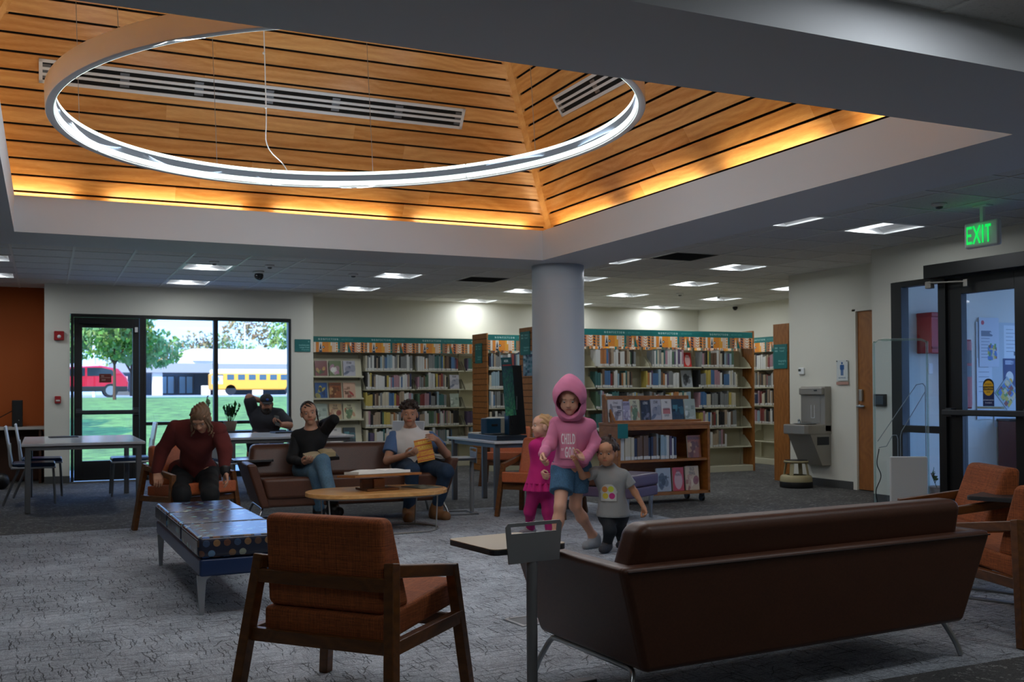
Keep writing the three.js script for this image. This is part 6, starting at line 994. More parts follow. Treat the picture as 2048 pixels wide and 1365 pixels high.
const POSE = {
  girl: { base: [3.567, 0.0, -6.712], head: [-0.064, 1.14, 0.111], neck: [-0.006, 1.002, 0.025], chest: [-0.001, 0.894, 0.037], pel: [0.0, 0.636, 0.0], SA: [-0.108, 0.958, -0.023], SB: [0.112, 0.941, 0.078], EA: [-0.182, 0.809, 0.007], WA: [-0.275, 0.746, 0.095], FA: [-0.304, 0.692, 0.136], EB: [0.148, 0.804, 0.103], WB: [0.008, 0.707, 0.203], FB: [-0.105, 0.741, 0.229], HA: [-0.051, 0.621, -0.024], HB: [0.064, 0.619, 0.007], KA: [-0.148, 0.353, 0.104], KB: [0.046, 0.341, -0.027], AA: [-0.193, 0.075, 0.101], AB: [0.268, 0.067, -0.128], TA: [-0.275, 0.048, 0.173], TB: [0.212, 0.021, -0.099] },
  pink: { base: [3.692, 0.0, -7.472], head: [-0.002, 0.91, 0.028], neck: [0.015, 0.787, 0.012], chest: [0.015, 0.701, 0.011], pel: [0.0, 0.443, 0.0], SA: [-0.076, 0.758, 0.047], SB: [0.114, 0.745, -0.031], EA: [-0.042, 0.621, 0.005], WA: [-0.031, 0.543, 0.064], FA: [-0.031, 0.519, 0.119], EB: [0.142, 0.612, -0.042], WB: [0.141, 0.489, -0.023], FB: [0.141, 0.435, -0.024], HA: [-0.05, 0.417, -0.001], HB: [0.063, 0.411, -0.016], KA: [-0.069, 0.211, -0.068], KB: [0.043, 0.208, 0.038], AA: [0.0, 0.043, -0.204], AB: [0.036, 0.044, 0.087], TA: [-0.07, 0.004, -0.182], TB: [-0.033, 0.008, 0.088] },
  tod: { base: [3.875, 0.0, -6.62], head: [-0.08, 0.737, 0.047], neck: [-0.038, 0.618, 0.01], chest: [-0.027, 0.517, 0.013], pel: [0.0, 0.29, 0.0], SA: [-0.129, 0.592, -0.033], SB: [0.058, 0.569, 0.053], EA: [-0.266, 0.571, 0.014], WA: [-0.341, 0.662, 0.069], FA: [-0.373, 0.723, 0.099], EB: [0.136, 0.438, 0.087], WB: [0.167, 0.338, 0.154], FB: [0.169, 0.296, 0.177], HA: [-0.041, 0.264, -0.019], HB: [0.051, 0.261, 0.001], KA: [-0.084, 0.168, 0.091], KB: [0.096, 0.138, -0.068], AA: [-0.079, 0.058, 0.037], AB: [0.184, 0.019, -0.173], TA: [-0.141, 0.035, 0.085], TB: [0.127, -0.001, -0.122] },
  yw: { base: [2.275, 0.0, -9.532], head: [0.0, 1.004, -0.014], neck: [0.027, 0.875, -0.048], chest: [0.014, 0.729, -0.034], pel: [0.0, 0.481, 0.0], SA: [-0.098, 0.791, -0.085], SB: [0.135, 0.817, 0.001], EA: [-0.172, 0.578, 0.032], WA: [-0.125, 0.558, 0.274], FA: [-0.07, 0.587, 0.41], EB: [0.197, 0.943, 0.153], WB: [0.141, 0.901, -0.061], FB: [0.099, 0.89, -0.146], HA: [-0.06, 0.473, -0.006], HB: [0.059, 0.477, 0.049], KA: [-0.037, 0.465, 0.423], KB: [-0.008, 0.579, 0.526], AA: [0.008, 0.109, 0.328], AB: [0.039, 0.25, 0.675], TA: [-0.052, 0.036, 0.498], TB: [0.069, 0.155, 0.797] },
  ym: { base: [3.26, 0.0, -9.464], head: [-0.033, 0.978, 0.058], neck: [-0.016, 0.846, 0.02], chest: [-0.007, 0.709, 0.022], pel: [0.0, 0.488, 0.0], SA: [-0.168, 0.755, -0.029], SB: [0.164, 0.751, 0.08], EA: [-0.264, 0.54, 0.077], WA: [-0.167, 0.605, 0.343], FA: [-0.1, 0.637, 0.463], EB: [0.269, 0.597, 0.268], WB: [0.111, 0.747, 0.418], FB: [0.025, 0.78, 0.489], HA: [-0.095, 0.475, -0.022], HB: [0.089, 0.473, 0.041], KA: [-0.165, 0.475, 0.507], KB: [0.139, 0.46, 0.592], AA: [-0.158, 0.079, 0.395], AB: [0.107, 0.08, 0.406], TA: [-0.231, -0.003, 0.58], TB: [0.177, 0.027, 0.603] },
  beard: { base: [2.643, 0.0, -13.545], head: [-0.002, 1.05, 0.116], neck: [-0.002, 0.951, 0.048], chest: [-0.002, 0.832, 0.047], pel: [0.0, 0.594, 0.0], SA: [-0.151, 0.945, -0.02], SB: [0.159, 0.917, 0.122], EA: [-0.21, 1.136, 0.022], WA: [-0.063, 1.101, -0.076], FA: [-0.005, 1.088, -0.072], EB: [0.254, 0.775, 0.285], WB: [0.117, 0.788, 0.442], FB: [0.055, 0.81, 0.469], HA: [-0.099, 0.584, 0.009], HB: [0.08, 0.583, 0.091], KA: [-0.252, 0.569, 0.489], KB: [0.018, 0.568, 0.613], AA: [-0.233, 0.125, 0.381], AB: [0.039, 0.124, 0.506], TA: [-0.299, 0.067, 0.57], TB: [0.015, 0.065, 0.714] },
  bend: { base: [1.194, 0.0, -9.281], head: [-0.015, 0.988, 0.551], neck: [-0.012, 0.909, 0.408], chest: [-0.009, 0.781, 0.264], pel: [0.0, 0.52, 0.0], SA: [-0.181, 0.9, 0.275], SB: [0.141, 0.881, 0.423], EA: [-0.276, 0.72, 0.173], WA: [-0.329, 0.536, 0.179], FA: [-0.321, 0.463, 0.226], EB: [0.191, 0.729, 0.443], WB: [0.187, 0.546, 0.494], FB: [0.205, 0.456, 0.534], HA: [-0.1, 0.507, -0.046], HB: [0.104, 0.506, 0.047], KA: [-0.147, 0.352, 0.392], KB: [0.065, 0.35, 0.49], AA: [-0.116, 0.069, 0.127], AB: [0.122, 0.067, 0.236], TA: [-0.15, 0.029, 0.276], TB: [0.127, 0.027, 0.403] },
};
// ---------- people ----------
const TC = [-0.418, 0, 0.9085], RT = [0.9085, 0, 0.418], DN = [0, -1, 0], UP3 = [0, 1, 0];
const combo = (a, b, c) => nrm([TC[0] * a + RT[0] * b, c, TC[2] * a + RT[2] * b]);
function person(key, label) { const J = POSE[key], b = J.base, t = thing('person', label, 'person', b); return { J, t }; }
const cloth = (color, r = 0.85) => std(color, r);
const planeKeep = (p, n) => (x, y, z) => (x - p[0]) * n[0] + (y - p[1]) * n[1] + (z - p[2]) * n[2];
const both = (...f) => (x, y, z) => Math.max(...f.map((g) => g(x, y, z)));
const pantsPrims = (J, b, o, low = 1) => { const P = [cap(J.HA, J.HB, 0.102 * b + o, 0.102 * b + o, 0.05), cap(J.pel, mid(J.pel, J.chest, 0.35), 0.108 * b + o, 0.104 * b + o, 0.05)]; for (const k of SIDES) { P.push(cap(J['H' + k], J['K' + k], 0.092 * b + o, 0.064 * b + o, 0.035)); if (low) P.push(cap(J['K' + k], mid(J['K' + k], J['A' + k], low), 0.064 * b + o, 0.05 * b + o, 0.03)); } return P; };
const hairMat = (c) => std(c, 0.6);
{ // girl in the pink hoodie
  const { J, t } = person('girl', 'child in a pink hooded sweatshirt and denim shorts leading a toddler by the hand'), b = 0.74, hs = 0.98, ch = 0.6, tone = 0xc9967c;
  const { H } = bodyMesh(t, J, { b, hs, ch, tone, face: combo(1, -0.22, -0.42), fs: 0.85, hands: [{ n: combo(0.5, 0.9, 0.2), curl: 1.15, thumb: 1, s: 0.86 }, { n: [0.1, 0.8, 0.5], curl: 0.45, thumb: 1, s: 0.86 }], brow: 0x7a5a42 });
  const pink = cloth(0xc2708f), o = 0.016, tor = [...torsoPrims(J, b, o), cap(J.chest, add3(J.pel, UP3, 0.035), 0.1 * b + 0.026, 0.112 * b + 0.03, 0.05)], hem = add3(J.pel, UP3, 0.005);
  const sl = (k) => [cap(J['S' + k], J['E' + k], 0.05 * b + 0.013, 0.045 * b + 0.016, 0.04), cap(J['E' + k], J['W' + k], 0.045 * b + 0.015, 0.03 * b + 0.014, 0.03), cap(mid(J['E' + k], J['W' + k], 0.8), J['W' + k], 0.034 * b + 0.018, 0.034 * b + 0.01, 0.01)];
  const hood = () => { const P = (x, y, z) => H.at(x * hs, y * hs, z * hs); return skin([ell(P(0, 0.03, -0.005), [0.128 * hs, 0.135 * hs, 0.135 * hs], 0.03, H.q), ell(P(0, 0.105, -0.02), [0.05 * hs, 0.08 * hs, 0.08 * hs], 0.06, H.q), ell(P(0, -0.085, 0.0), [0.115 * hs, 0.065 * hs, 0.11 * hs], 0.05, H.q), cap(P(-0.05, -0.125, 0.045), P(0.05, -0.125, 0.045), 0.028, 0.028, 0.04)], 0.006, { minus: [ell(P(0, -0.005, 0.12), [0.086 * hs, 0.112 * hs, 0.17 * hs], 0.012, H.q), ell(P(0, 0.015, 0.005), [0.112 * hs, 0.118 * hs, 0.12 * hs], 0.01, H.q)], bump: fold(22, 0.006, 3) }); };
  part('hoodie', [skin(tor, 0.009, { keep: planeKeep(hem, DN), bump: fold(14, 0.012, 5) }), skin(sl('A'), 0.008, { bump: fold(20, 0.012, 8) }), skin(sl('B'), 0.008, { bump: fold(20, 0.012, 9) })], pink, t);
  part('hood', hood(), pink, t);
  part('hem_band', skin([cap(add3(J.pel, UP3, 0.03), add3(J.pel, UP3, -0.012), 0.112 * b + 0.03, 0.112 * b + 0.026, 0.02), cap(add3(J.HA, UP3, 0.02), add3(J.HB, UP3, 0.02), 0.1 * b + 0.018, 0.1 * b + 0.018, 0.04)], 0.008, { keep: both(planeKeep(add3(J.pel, UP3, -0.005), DN), planeKeep(add3(J.pel, UP3, 0.035), UP3)) }), pink, t);
  const dm = dataTex(128, 128, (u, v, i, j) => { const k = 0.8 + 0.3 * hash(i, Math.floor(j / 3), 70) + 0.15 * vnoise(u * 6, v * 6, 71, 6, 6); return [0.22 * k, 0.36 * k, 0.47 * k]; }); MAT.denim = new THREE.MeshStandardMaterial({ map: dm, roughness: 0.85 });
  const sh = []; for (const k of SIDES) { const e = mid(J['H' + k], J['K' + k], 0.62), ax = nrm(sub3(J['K' + k], J['H' + k])); sh.push(uvm(skin([cap(J['H' + k], J['K' + k], 0.1 * b + 0.014, 0.1 * b + 0.014, 0.03), cap(J.HA, J.HB, 0.102 * b + 0.012, 0.102 * b + 0.012, 0.04)], 0.009, { keep: planeKeep(e, ax), bump: fold(16, 0.006, 12) }), 0.3)); }
  part('shorts', sh, MAT.denim, t);
  part('shoes', [...SIDES.map((k) => skin(shoe(J, k, 0.85, 0.008, 0.01), 0.008))], cloth(0x8d8f94), t);
  const txt = canvasTex(256, 256, (c) => { c.fillStyle = '#c7778f'; c.fillRect(0, 0, 256, 256); c.fillStyle = '#dcd6d8'; c.textAlign = 'center'; c.save(); c.translate(128, 0); c.scale(1, 1.9); c.font = 'bold 74px sans-serif'; c.fillText('CHILD', 0, 60, 236); c.fillText('GOD', 26, 128, 172); c.restore(); c.font = 'bold 34px sans-serif'; c.save(); c.translate(38, 150); c.fillText('OF', 0, 30); c.restore(); });
  const fr = nrm(add3(TC, RT, -0.12)); part('print', printOn(tor, add3(add3(mid(J.chest, J.pel, 0.36), RT, -0.035), TC, 0.1), RT, UP3, fr, 0.125, 0.195, 0.008, 20, 24), new THREE.MeshStandardMaterial({ map: txt, roughness: 0.8, side: THREE.DoubleSide }), t);
}
{ // small girl in magenta
  const { J, t } = person('pink', 'small blonde child in a magenta top and leggings looking away'), b = 0.62, hs = 0.88, ch = 0.8, tone = 0xc99a82, mag = cloth(0xb8126a);
  const { H } = bodyMesh(t, J, { b, hs, ch, tone, face: combo(0.25, -1, 0.05), fs: 0.72, hands: [{ n: combo(0, 1, 0), curl: 0.7, thumb: 1, s: 0.72 }, { n: combo(0, -1, 0), curl: 0.5, thumb: -1, s: 0.72 }], brow: 0xa58a66 });
  const tor = [...torsoPrims(J, b, 0.014), cap(J.chest, add3(J.pel, UP3, -0.03), 0.1 * b + 0.02, 0.13 * b + 0.045, 0.04)], hem = add3(J.pel, UP3, -0.055);
  part('top', [skin(tor, 0.009, { keep: planeKeep(add3(J.pel, UP3, 0.0), DN), bump: fold(16, 0.008, 21) }), ...SIDES.map((k) => skin(armPrims(J, k, b, 0.014), 0.008, { bump: fold(20, 0.007, 22) }))], mag, t);
  part('ruffle', skin([cap(add3(J.pel, UP3, 0.02), add3(J.pel, UP3, -0.09), 0.12 * b + 0.04, 0.15 * b + 0.06, 0.03)], 0.007, { keep: both(planeKeep(hem, DN), planeKeep(add3(J.pel, UP3, 0.015), UP3)), bump: (x, y, z) => 0.012 * Math.sin(Math.atan2(x, z) * 15) }), mag, t);
  part('leggings', skin(pantsPrims(J, b, 0.006, 1), 0.009, { bump: fold(20, 0.006, 25) }), cloth(0xa81a66), t);
  part('shoes', SIDES.map((k) => skin(shoe(J, k, 0.72, 0.006, 0.01), 0.008)), cloth(0x8a8388), t);
  const P = (x, y, z) => H.at(x * hs, y * hs, z * hs); part('hair', skin([ell(P(0, 0.036, -0.022), [0.08 * hs, 0.086 * hs, 0.094 * hs], 0.02, H.q), ell(P(0, -0.03, -0.06), [0.06 * hs, 0.06 * hs, 0.05 * hs], 0.03, H.q), cap(P(0, 0.02, -0.1), P(0, -0.04, -0.13), 0.026, 0.016, 0.02)], 0.005, { minus: [ell(P(0, -0.03, 0.085), [0.085 * hs, 0.1 * hs, 0.085 * hs], 0.012, H.q)], bump: (x, y, z) => 0.004 * Math.sin(y * 160 + 3 * Math.sin(x * 60)) }), hairMat(0xb0895c), t);
}
{ // toddler
  const { J, t } = person('tod', 'curly haired toddler in a grey T-shirt with a coloured patch'), b = 0.62, hs = 0.9, ch = 1, tone = 0xb5805f;
  const { H } = bodyMesh(t, J, { b, hs, ch, tone, face: combo(1, -0.32, -0.12), fs: 0.68, hands: [{ n: combo(0.3, -1, 0), curl: 0.9, thumb: -1, s: 0.66 }, { n: combo(0.2, -1, 0.1), curl: 1.0, thumb: 1, s: 0.66 }], brow: 0x7a543c, iris: 0x1c120c });
  const g = cloth(0x8f8f8d), tor = [...torsoPrims(J, b, 0.012), cap(J.chest, add3(J.pel, UP3, -0.01), 0.1 * b + 0.02, 0.13 * b + 0.035, 0.04)], hem = add3(J.pel, UP3, -0.03);
  part('t_shirt', [skin(tor, 0.008, { keep: planeKeep(hem, DN), bump: fold(16, 0.007, 31) }), ...SIDES.map((k) => skin([cap(J['S' + k], mid(J['S' + k], J['E' + k], 0.75), 0.052 * b + 0.013, 0.05 * b + 0.018, 0.03)], 0.007, { keep: planeKeep(mid(J['S' + k], J['E' + k], 0.62), nrm(sub3(J['E' + k], J['S' + k]))) }))], g, t);
  part('leggings', skin(pantsPrims(J, b, 0.005, 1), 0.008), cloth(0x14181f), t);
  part('shoes', SIDES.map((k) => skin(shoe(J, k, 0.68, 0.006, 0.01), 0.007)), cloth(0x3a3a40), t);
  const pt = canvasTex(128, 128, (c) => { c.fillStyle = '#b9b7b0'; c.fillRect(0, 0, 128, 128); for (const [x, y, col] of [[36, 42, '#c07a3e'], [82, 40, '#b9c23e'], [40, 90, '#c9b03a'], [90, 90, '#b02f74']]) { c.fillStyle = col; c.beginPath(); c.arc(x, y, 22, 0, 7); c.fill(); } });
  part('patch', printOn(tor, add3(add3(mid(J.chest, J.pel, 0.3), RT, -0.03), TC, 0.08), RT, UP3, nrm(add3(TC, RT, -0.2)), 0.13, 0.13, 0.006, 26, 26, (u, v) => v < 0.45 ? u > 0.04 && u < 0.96 : Math.hypot(u - 0.5, (v - 0.45) * 0.95) < 0.5), new THREE.MeshStandardMaterial({ map: pt, roughness: 0.8, side: THREE.DoubleSide }), t);
  const P = (x, y, z) => H.at(x * hs, y * hs, z * hs), curls = [ell(P(0, 0.04, -0.025), [0.084 * hs, 0.088 * hs, 0.094 * hs], 0.015, H.q)]; reseed(61); for (let i = 0; i < 70; i++) { const a = rnd() * 6.283, e = rr(-0.25, 1.2), q = Math.cos(e) * 0.086, z = Math.sin(a) * q - 0.03; if (z > 0.045 && e < 0.55) continue; curls.push(cap(P(Math.cos(a) * q, 0.04 + Math.sin(e) * 0.088, z), P(Math.cos(a) * q * 1.08, 0.03 + Math.sin(e) * 0.088, z * 1.05), 0.014 * hs, 0.011 * hs, 0.006)); } curls.push(cap(P(0.02, 0.125, -0.01), P(0.03, 0.15, 0.0), 0.018, 0.012, 0.01));
  part('hair', skin(curls, 0.0045, { minus: [ell(P(0, -0.055, 0.09), [0.064 * hs, 0.1 * hs, 0.075 * hs], 0.01, H.q)] }), hairMat(0x35231a), t);
}
{ // young woman on the sofa
  const { J, t } = person('yw', 'young woman in a black top and pale jeans reading on the sofa'), b = 0.84, hs = 0.94, tone = 0xb98a70;
  const { H } = bodyMesh(t, J, { b, hs, tone, face: combo(1, 0.28, -0.1), up: nrm(add3(UP3, RT, -0.16)), fs: 0.95, hands: [{ n: [0.3, 0.9, 0.1], curl: 0.5, thumb: 1 }, { n: combo(-1, 0.2, 0), curl: 0.6, thumb: 1 }], brow: 0x2c1d14 });
  const blk = cloth(0x0c0d10), o = 0.011, tor = torsoPrims(J, b, o), nk = add3(J.neck, UP3, 0.0);
  part('top', [skin(tor, 0.01, { minus: [ell(add3(add3(J.neck, UP3, 0.02), TC, 0.05), [0.085, 0.055, 0.085], 0.02)], bump: fold(13, 0.008, 41) }), ...SIDES.map((k) => skin(armPrims(J, k, b, 0.013), 0.009, { bump: fold(18, 0.008, 42) }))], blk, t);
  const jm = dataTex(128, 128, (u, v, i, j) => { const k = 0.85 + 0.22 * hash(i, Math.floor(j / 3), 72) + 0.15 * vnoise(u * 5, v * 5, 73, 5, 5); return [0.3 * k, 0.42 * k, 0.5 * k]; }); MAT.jeans = new THREE.MeshStandardMaterial({ map: jm, roughness: 0.85 });
  part('jeans', uvm(skin(pantsPrims(J, b, 0.012, 0.94), 0.01, { bump: fold(16, 0.009, 43) }), 0.3), MAT.jeans, t);
  part('boots', SIDES.map((k) => skin(shoe(J, k, 0.95, 0.012, 0.09), 0.008)), cloth(0x0d0d0f, 0.5), t);
  const P = (x, y, z) => H.at(x * hs, y * hs, z * hs); part('hair', skin([ell(P(0, 0.036, -0.022), [0.081 * hs, 0.088 * hs, 0.096 * hs], 0.02, H.q), ell(P(0, -0.02, -0.06), [0.066 * hs, 0.07 * hs, 0.055 * hs], 0.03, H.q), cap(P(0, 0.0, -0.1), P(0.02, -0.1, -0.11), 0.032, 0.022, 0.03), cap(P(0.076, 0.02, 0.01), P(0.08, -0.11, -0.01), 0.01, 0.006, 0.015)], 0.005, { minus: [ell(P(0, -0.035, 0.09), [0.071 * hs, 0.1 * hs, 0.085 * hs], 0.01, H.q)], bump: (x, y, z) => 0.001 * Math.sin(y * 200 + x * 120) }), hairMat(0x2a1a12), t);
  part('necklace', [tube([add3(add3(J.neck, RT, -0.05), TC, 0.045), add3(add3(add3(J.neck, TC, 0.085), UP3, -0.075), RT, 0.0), add3(add3(J.neck, RT, 0.05), TC, 0.045)], 0.0014, 24, 5), tf(new THREE.SphereGeometry(0.006, 8, 6), add3(add3(J.neck, TC, 0.088), UP3, -0.085))], MAT.steel, t);
  const bk = thing('open_paperback', 'thick open book on the lap of the young woman', 'book', add3(J.base, [0.045, 0.61, 0.22]), -0.05); bk.rotation.x = 0.12;
  const pg = (s, w, h) => { const q = [[0, 0]]; for (let k = 0; k <= 10; k++) { const u = k / 10; q.push([s * u * w, h * (0.55 + 0.6 * Math.sin(Math.min(1, 0.25 + u) * PI * 0.75))]); } q.push([s * w, 0]); if (s < 0) q.reverse(); return extr(q, 0.19, 0, [0, 0.003, -0.095]); };
  part('page_block', tf(pg(-1, 0.14, 0.028), [0, 0, 0], [0, 0, 0.14]), std(0xb8a888, 0.8), bk); part('page_block', tf(pg(1, 0.13, 0.04), [0, 0, 0], [0, 0, 0.08]), std(0xa8966f, 0.8), bk); part('cover', [tf(bx(0.15, 0.005, 0.2, -0.072, -0.004, 0), [0, 0, 0], [0, 0, 0.14]), tf(bx(0.16, 0.03, 0.2, 0.08, -0.018, 0), [0, 0, 0], [0, 0, 0.08])], MAT.black, bk);
}
{ // young man on the sofa
  const { J, t } = person('ym', 'young man in a white T-shirt with blue sleeves holding an orange book'), b = 0.98, hs = 0.97, tone = 0xb08064;
  const { H } = bodyMesh(t, J, { b, hs, tone, face: combo(1, 0.1, -0.05), fs: 1.05, hands: [{ n: [-0.3, 0.1, -0.9], curl: 0.55, thumb: 1 }, { n: [-0.2, -0.4, -0.8], curl: 0.8, thumb: -1 }], brow: 0x241710 });
  const o = 0.012, tor = torsoPrims(J, b, o), nk = J.neck;
  part('t_shirt', skin(tor, 0.01, { minus: [ell(add3(add3(J.neck, UP3, 0.035), TC, 0.02), [0.07, 0.05, 0.07], 0.01)], bump: fold(12, 0.014, 51) }), cloth(0xd6d2cd), t);
  part('sleeves', SIDES.map((k) => skin([cap(J['S' + k], mid(J['S' + k], J['E' + k], 0.8), 0.052 * b + 0.017, 0.05 * b + 0.022, 0.03)], 0.008, { keep: planeKeep(mid(J['S' + k], J['E' + k], 0.66), nrm(sub3(J['E' + k], J['S' + k]))) })), cloth(0x4c6890), t);
  const jm = dataTex(128, 128, (u, v, i, j) => { const k = 0.85 + 0.25 * hash(i, Math.floor(j / 3), 74); return [0.1 * k, 0.19 * k, 0.28 * k]; });
  part('jeans', uvm(skin(pantsPrims(J, b * 0.95, 0.008, 0.97), 0.01, { bump: fold(16, 0.012, 53) }), 0.3), new THREE.MeshStandardMaterial({ map: jm, roughness: 0.85 }), t);
  part('boots', SIDES.map((k) => skin(shoe(J, k, 1.08, 0.012, 0.05), 0.008)), cloth(0x7d5633, 0.7), t);
  const P = (x, y, z) => H.at(x * hs, y * hs, z * hs), c = [ell(P(0, 0.052, -0.018), [0.08 * hs, 0.08 * hs, 0.09 * hs], 0.015, H.q)]; reseed(71); for (let i = 0; i < 90; i++) { const a = rnd() * 6.283, e = rr(0.15, 1.4), q = Math.cos(e) * 0.086; c.push(cap(P(Math.cos(a) * q, 0.052 + Math.sin(e) * 0.088, Math.sin(a) * q * 1.08 - 0.012), P(Math.cos(a) * q * 1.1 + rr(-0.01, 0.01), 0.056 + Math.sin(e) * 0.094, Math.sin(a) * q * 1.16 - 0.012), 0.014, 0.011, 0.006)); }
  part('hair', skin(c, 0.005, { minus: [ell(P(0, -0.04, 0.09), [0.08 * hs, 0.09 * hs, 0.085 * hs], 0.008, H.q)] }), hairMat(0x2e1d13), t);
  const cov = canvasTex(192, 256, (x, W, Hh) => { x.fillStyle = '#d9a02c'; x.fillRect(0, 0, W, Hh); x.fillStyle = '#b5342a'; for (const y of [10, 62, 128, 190, 236]) x.fillRect(0, y, W, 9); reseed(5); x.textAlign = 'center'; x.font = 'bold 44px sans-serif'; x.fillStyle = '#e8c85a'; x.fillText('READ', 96, 52); x.fillText('PLAYIN', 96, 110); x.fillStyle = '#c9542a'; for (let q = 0; q < 90; q++) x.fillRect(rnd() * W, 130 + rnd() * 110, 14, 3); });
  const F = mid(J.FA, J.FB, 0.5), bk = thing('orange_book', 'orange and yellow book held upright by the young man', 'book', add3(add3(add3(J.base, [0.14, 0.645, 0.27]), TC, 0.09), RT, -0.085), -0.32); bk.rotation.z = 0.16; bk.rotation.x = -0.12;
  const g = new THREE.BoxGeometry(0.165, 0.215, 0.004); part('front_cover', tf(g, [0, 0, 0.011]), new THREE.MeshStandardMaterial({ map: cov, roughness: 0.35 }), bk); part('page_block', bx(0.158, 0.207, 0.017, 0, 0, 0), MAT.paper, bk); part('back_cover', bx(0.165, 0.215, 0.004, 0, 0, -0.01), std(0xb06a20, 0.5), bk);
}
{ // bearded man at the window table
  const { J, t } = person('beard', 'bearded man in a dark shirt and cap at the window table'), b = 1.22, hs = 1.02, tone = 0x9c6a52;
  const { H } = bodyMesh(t, J, { b, hs, tone, face: combo(1, 0.35, -0.28), fs: 1.05, hands: [{ n: combo(1, 0.5, 0), curl: 0.6, thumb: 1 }, { n: [-0.2, 0.9, 0.1], curl: 0.8, thumb: -1 }], brow: 0x241812 });
  part('shirt', [skin(torsoPrims(J, b, 0.014), 0.012, { bump: fold(12, 0.012, 81) }), ...SIDES.map((k) => skin([cap(J['S' + k], mid(J['S' + k], J['E' + k], 0.75), 0.052 * b + 0.016, 0.05 * b + 0.02, 0.03)], 0.01))], cloth(0x24252c), t);
  part('trousers', skin(pantsPrims(J, b * 0.85, 0.006, 1), 0.012), cloth(0x1b2233), t); part('shoes', SIDES.map((k) => skin(shoe(J, k, 1.05, 0.01, 0.03), 0.01)), cloth(0x17171a), t);
  const P = (x, y, z) => H.at(x * hs, y * hs, z * hs);
  part('cap', [skin([ell(P(0, 0.06, -0.012), [0.084 * hs, 0.075 * hs, 0.1 * hs], 0.01, H.q)], 0.006, { keep: planeKeep(P(0, 0.04, 0), nrm(sub3(P(0, -1, 0), P(0, 0, 0)))) }), skin([ell(P(0, 0.045, 0.11), [0.068 * hs, 0.01 * hs, 0.06 * hs], 0.005, H.q)], 0.005)], cloth(0x1b1d22), t);
  part('cap_badge', tf(new THREE.SphereGeometry(0.02, 10, 8), P(0, 0.085, 0.088), [0, 0, 0], [1, 0.7, 0.5]), cloth(0x23489a), t);
  part('beard', skin([ell(P(0, -0.085, 0.045), [0.064 * hs, 0.06 * hs, 0.058 * hs], 0.02, H.q), ell(P(0, -0.13, 0.04), [0.045 * hs, 0.06 * hs, 0.045 * hs], 0.03, H.q), cap(P(-0.066, -0.01, 0.01), P(-0.055, -0.07, 0.03), 0.016, 0.02, 0.02), cap(P(0.066, -0.01, 0.01), P(0.055, -0.07, 0.03), 0.016, 0.02, 0.02), cap(P(-0.028, -0.045, 0.082), P(0.028, -0.045, 0.082), 0.009, 0.009, 0.01)], 0.005, { minus: [ell(P(0, -0.058, 0.1), [0.018, 0.007, 0.02], 0.004, H.q)], bump: fold(60, 0.008, 83) }), hairMat(0x1a110c), t);
  const ph = thing('phone', 'dark phone held by the bearded man', 'phone', add3(add3(J.base, J.FB), [0, 0.03, 0.03]), 0.4); ph.rotation.x = -0.5; part('case', bx(0.075, 0.15, 0.009, 0, 0, 0, [0, 0, 0], 0.004), MAT.black, ph); part('glass_face', bx(0.068, 0.14, 0.002, 0, 0, -0.0055), std(0x10151c, 0.1), ph);
}
{ // woman getting up from the armchair
  const { J, t } = person('bend', 'woman in a dark red sweater bending forward out of the armchair'), b = 1.02, hs = 0.97, tone = 0xb58468;
  const { H } = bodyMesh(t, J, { b, hs, tone, face: combo(0.75, -0.02, -0.75), fs: 1, hands: [{ n: [0, -1, -0.2], curl: 0.75, thumb: 1 }, { n: [-0.9, -0.2, -0.1], curl: 0.5, thumb: 1 }], brow: 0x6a4e36 });
  const red = cloth(0x5c201c, 0.95), o = 0.018;
  part('sweater', [skin(torsoPrims(J, b, o), 0.011, { keep: planeKeep(add3(J.pel, UP3, -0.035), nrm([-0.1, -0.75, -0.65])), bump: fold(11, 0.016, 91) }), ...SIDES.map((k) => skin([cap(J['S' + k], J['E' + k], 0.052 * b + 0.02, 0.044 * b + 0.018, 0.03), cap(J['E' + k], mid(J['E' + k], J['W' + k], 0.92), 0.044 * b + 0.018, 0.032 * b + 0.014, 0.02)], 0.009, { bump: fold(17, 0.012, 92) }))], red, t);
  part('cuff', skin([cap(mid(J.EB, J.WB, 0.88), mid(J.EB, J.WB, 1.02), 0.034 * b + 0.012, 0.03 * b + 0.012, 0.01)], 0.006), MAT.black, t);
  part('trousers', skin(pantsPrims(J, b * 0.93, 0.01, 1), 0.011, { bump: fold(12, 0.012, 93) }), cloth(0x0a0b0e), t); part('shoes', SIDES.map((k) => skin(shoe(J, k, 1, 0.01, 0.03), 0.009)), cloth(0x202024), t);
  const P = (x, y, z) => H.at(x * hs, y * hs, z * hs), c = [ell(P(0, 0.036, -0.018), [0.083 * hs, 0.09 * hs, 0.098 * hs], 0.02, H.q), ell(P(0, 0.05, -0.1), [0.04, 0.04, 0.035], 0.02, H.q)]; reseed(95); for (let i = 0; i < 44; i++) { const s = rnd() < 0.5 ? -1 : 1, a = rr(0.3, 1.1); c.push(cap(P(s * 0.07 * a, 0.06 * rr(0.3, 1.2), 0.05 * rnd()), P(s * rr(0.06, 0.095), -rr(0.05, 0.14), rr(0.0, 0.1)), rr(0.005, 0.009), 0.003, 0.008)); }
  part('hair', skin(c, 0.005, { minus: [ell(P(0, -0.03, 0.095), [0.062 * hs, 0.09 * hs, 0.085 * hs], 0.01, H.q)], bump: (x, y, z) => 0.004 * Math.sin(x * 190 + 4 * Math.sin(y * 40)) }), hairMat(0x6b5038), t);
}
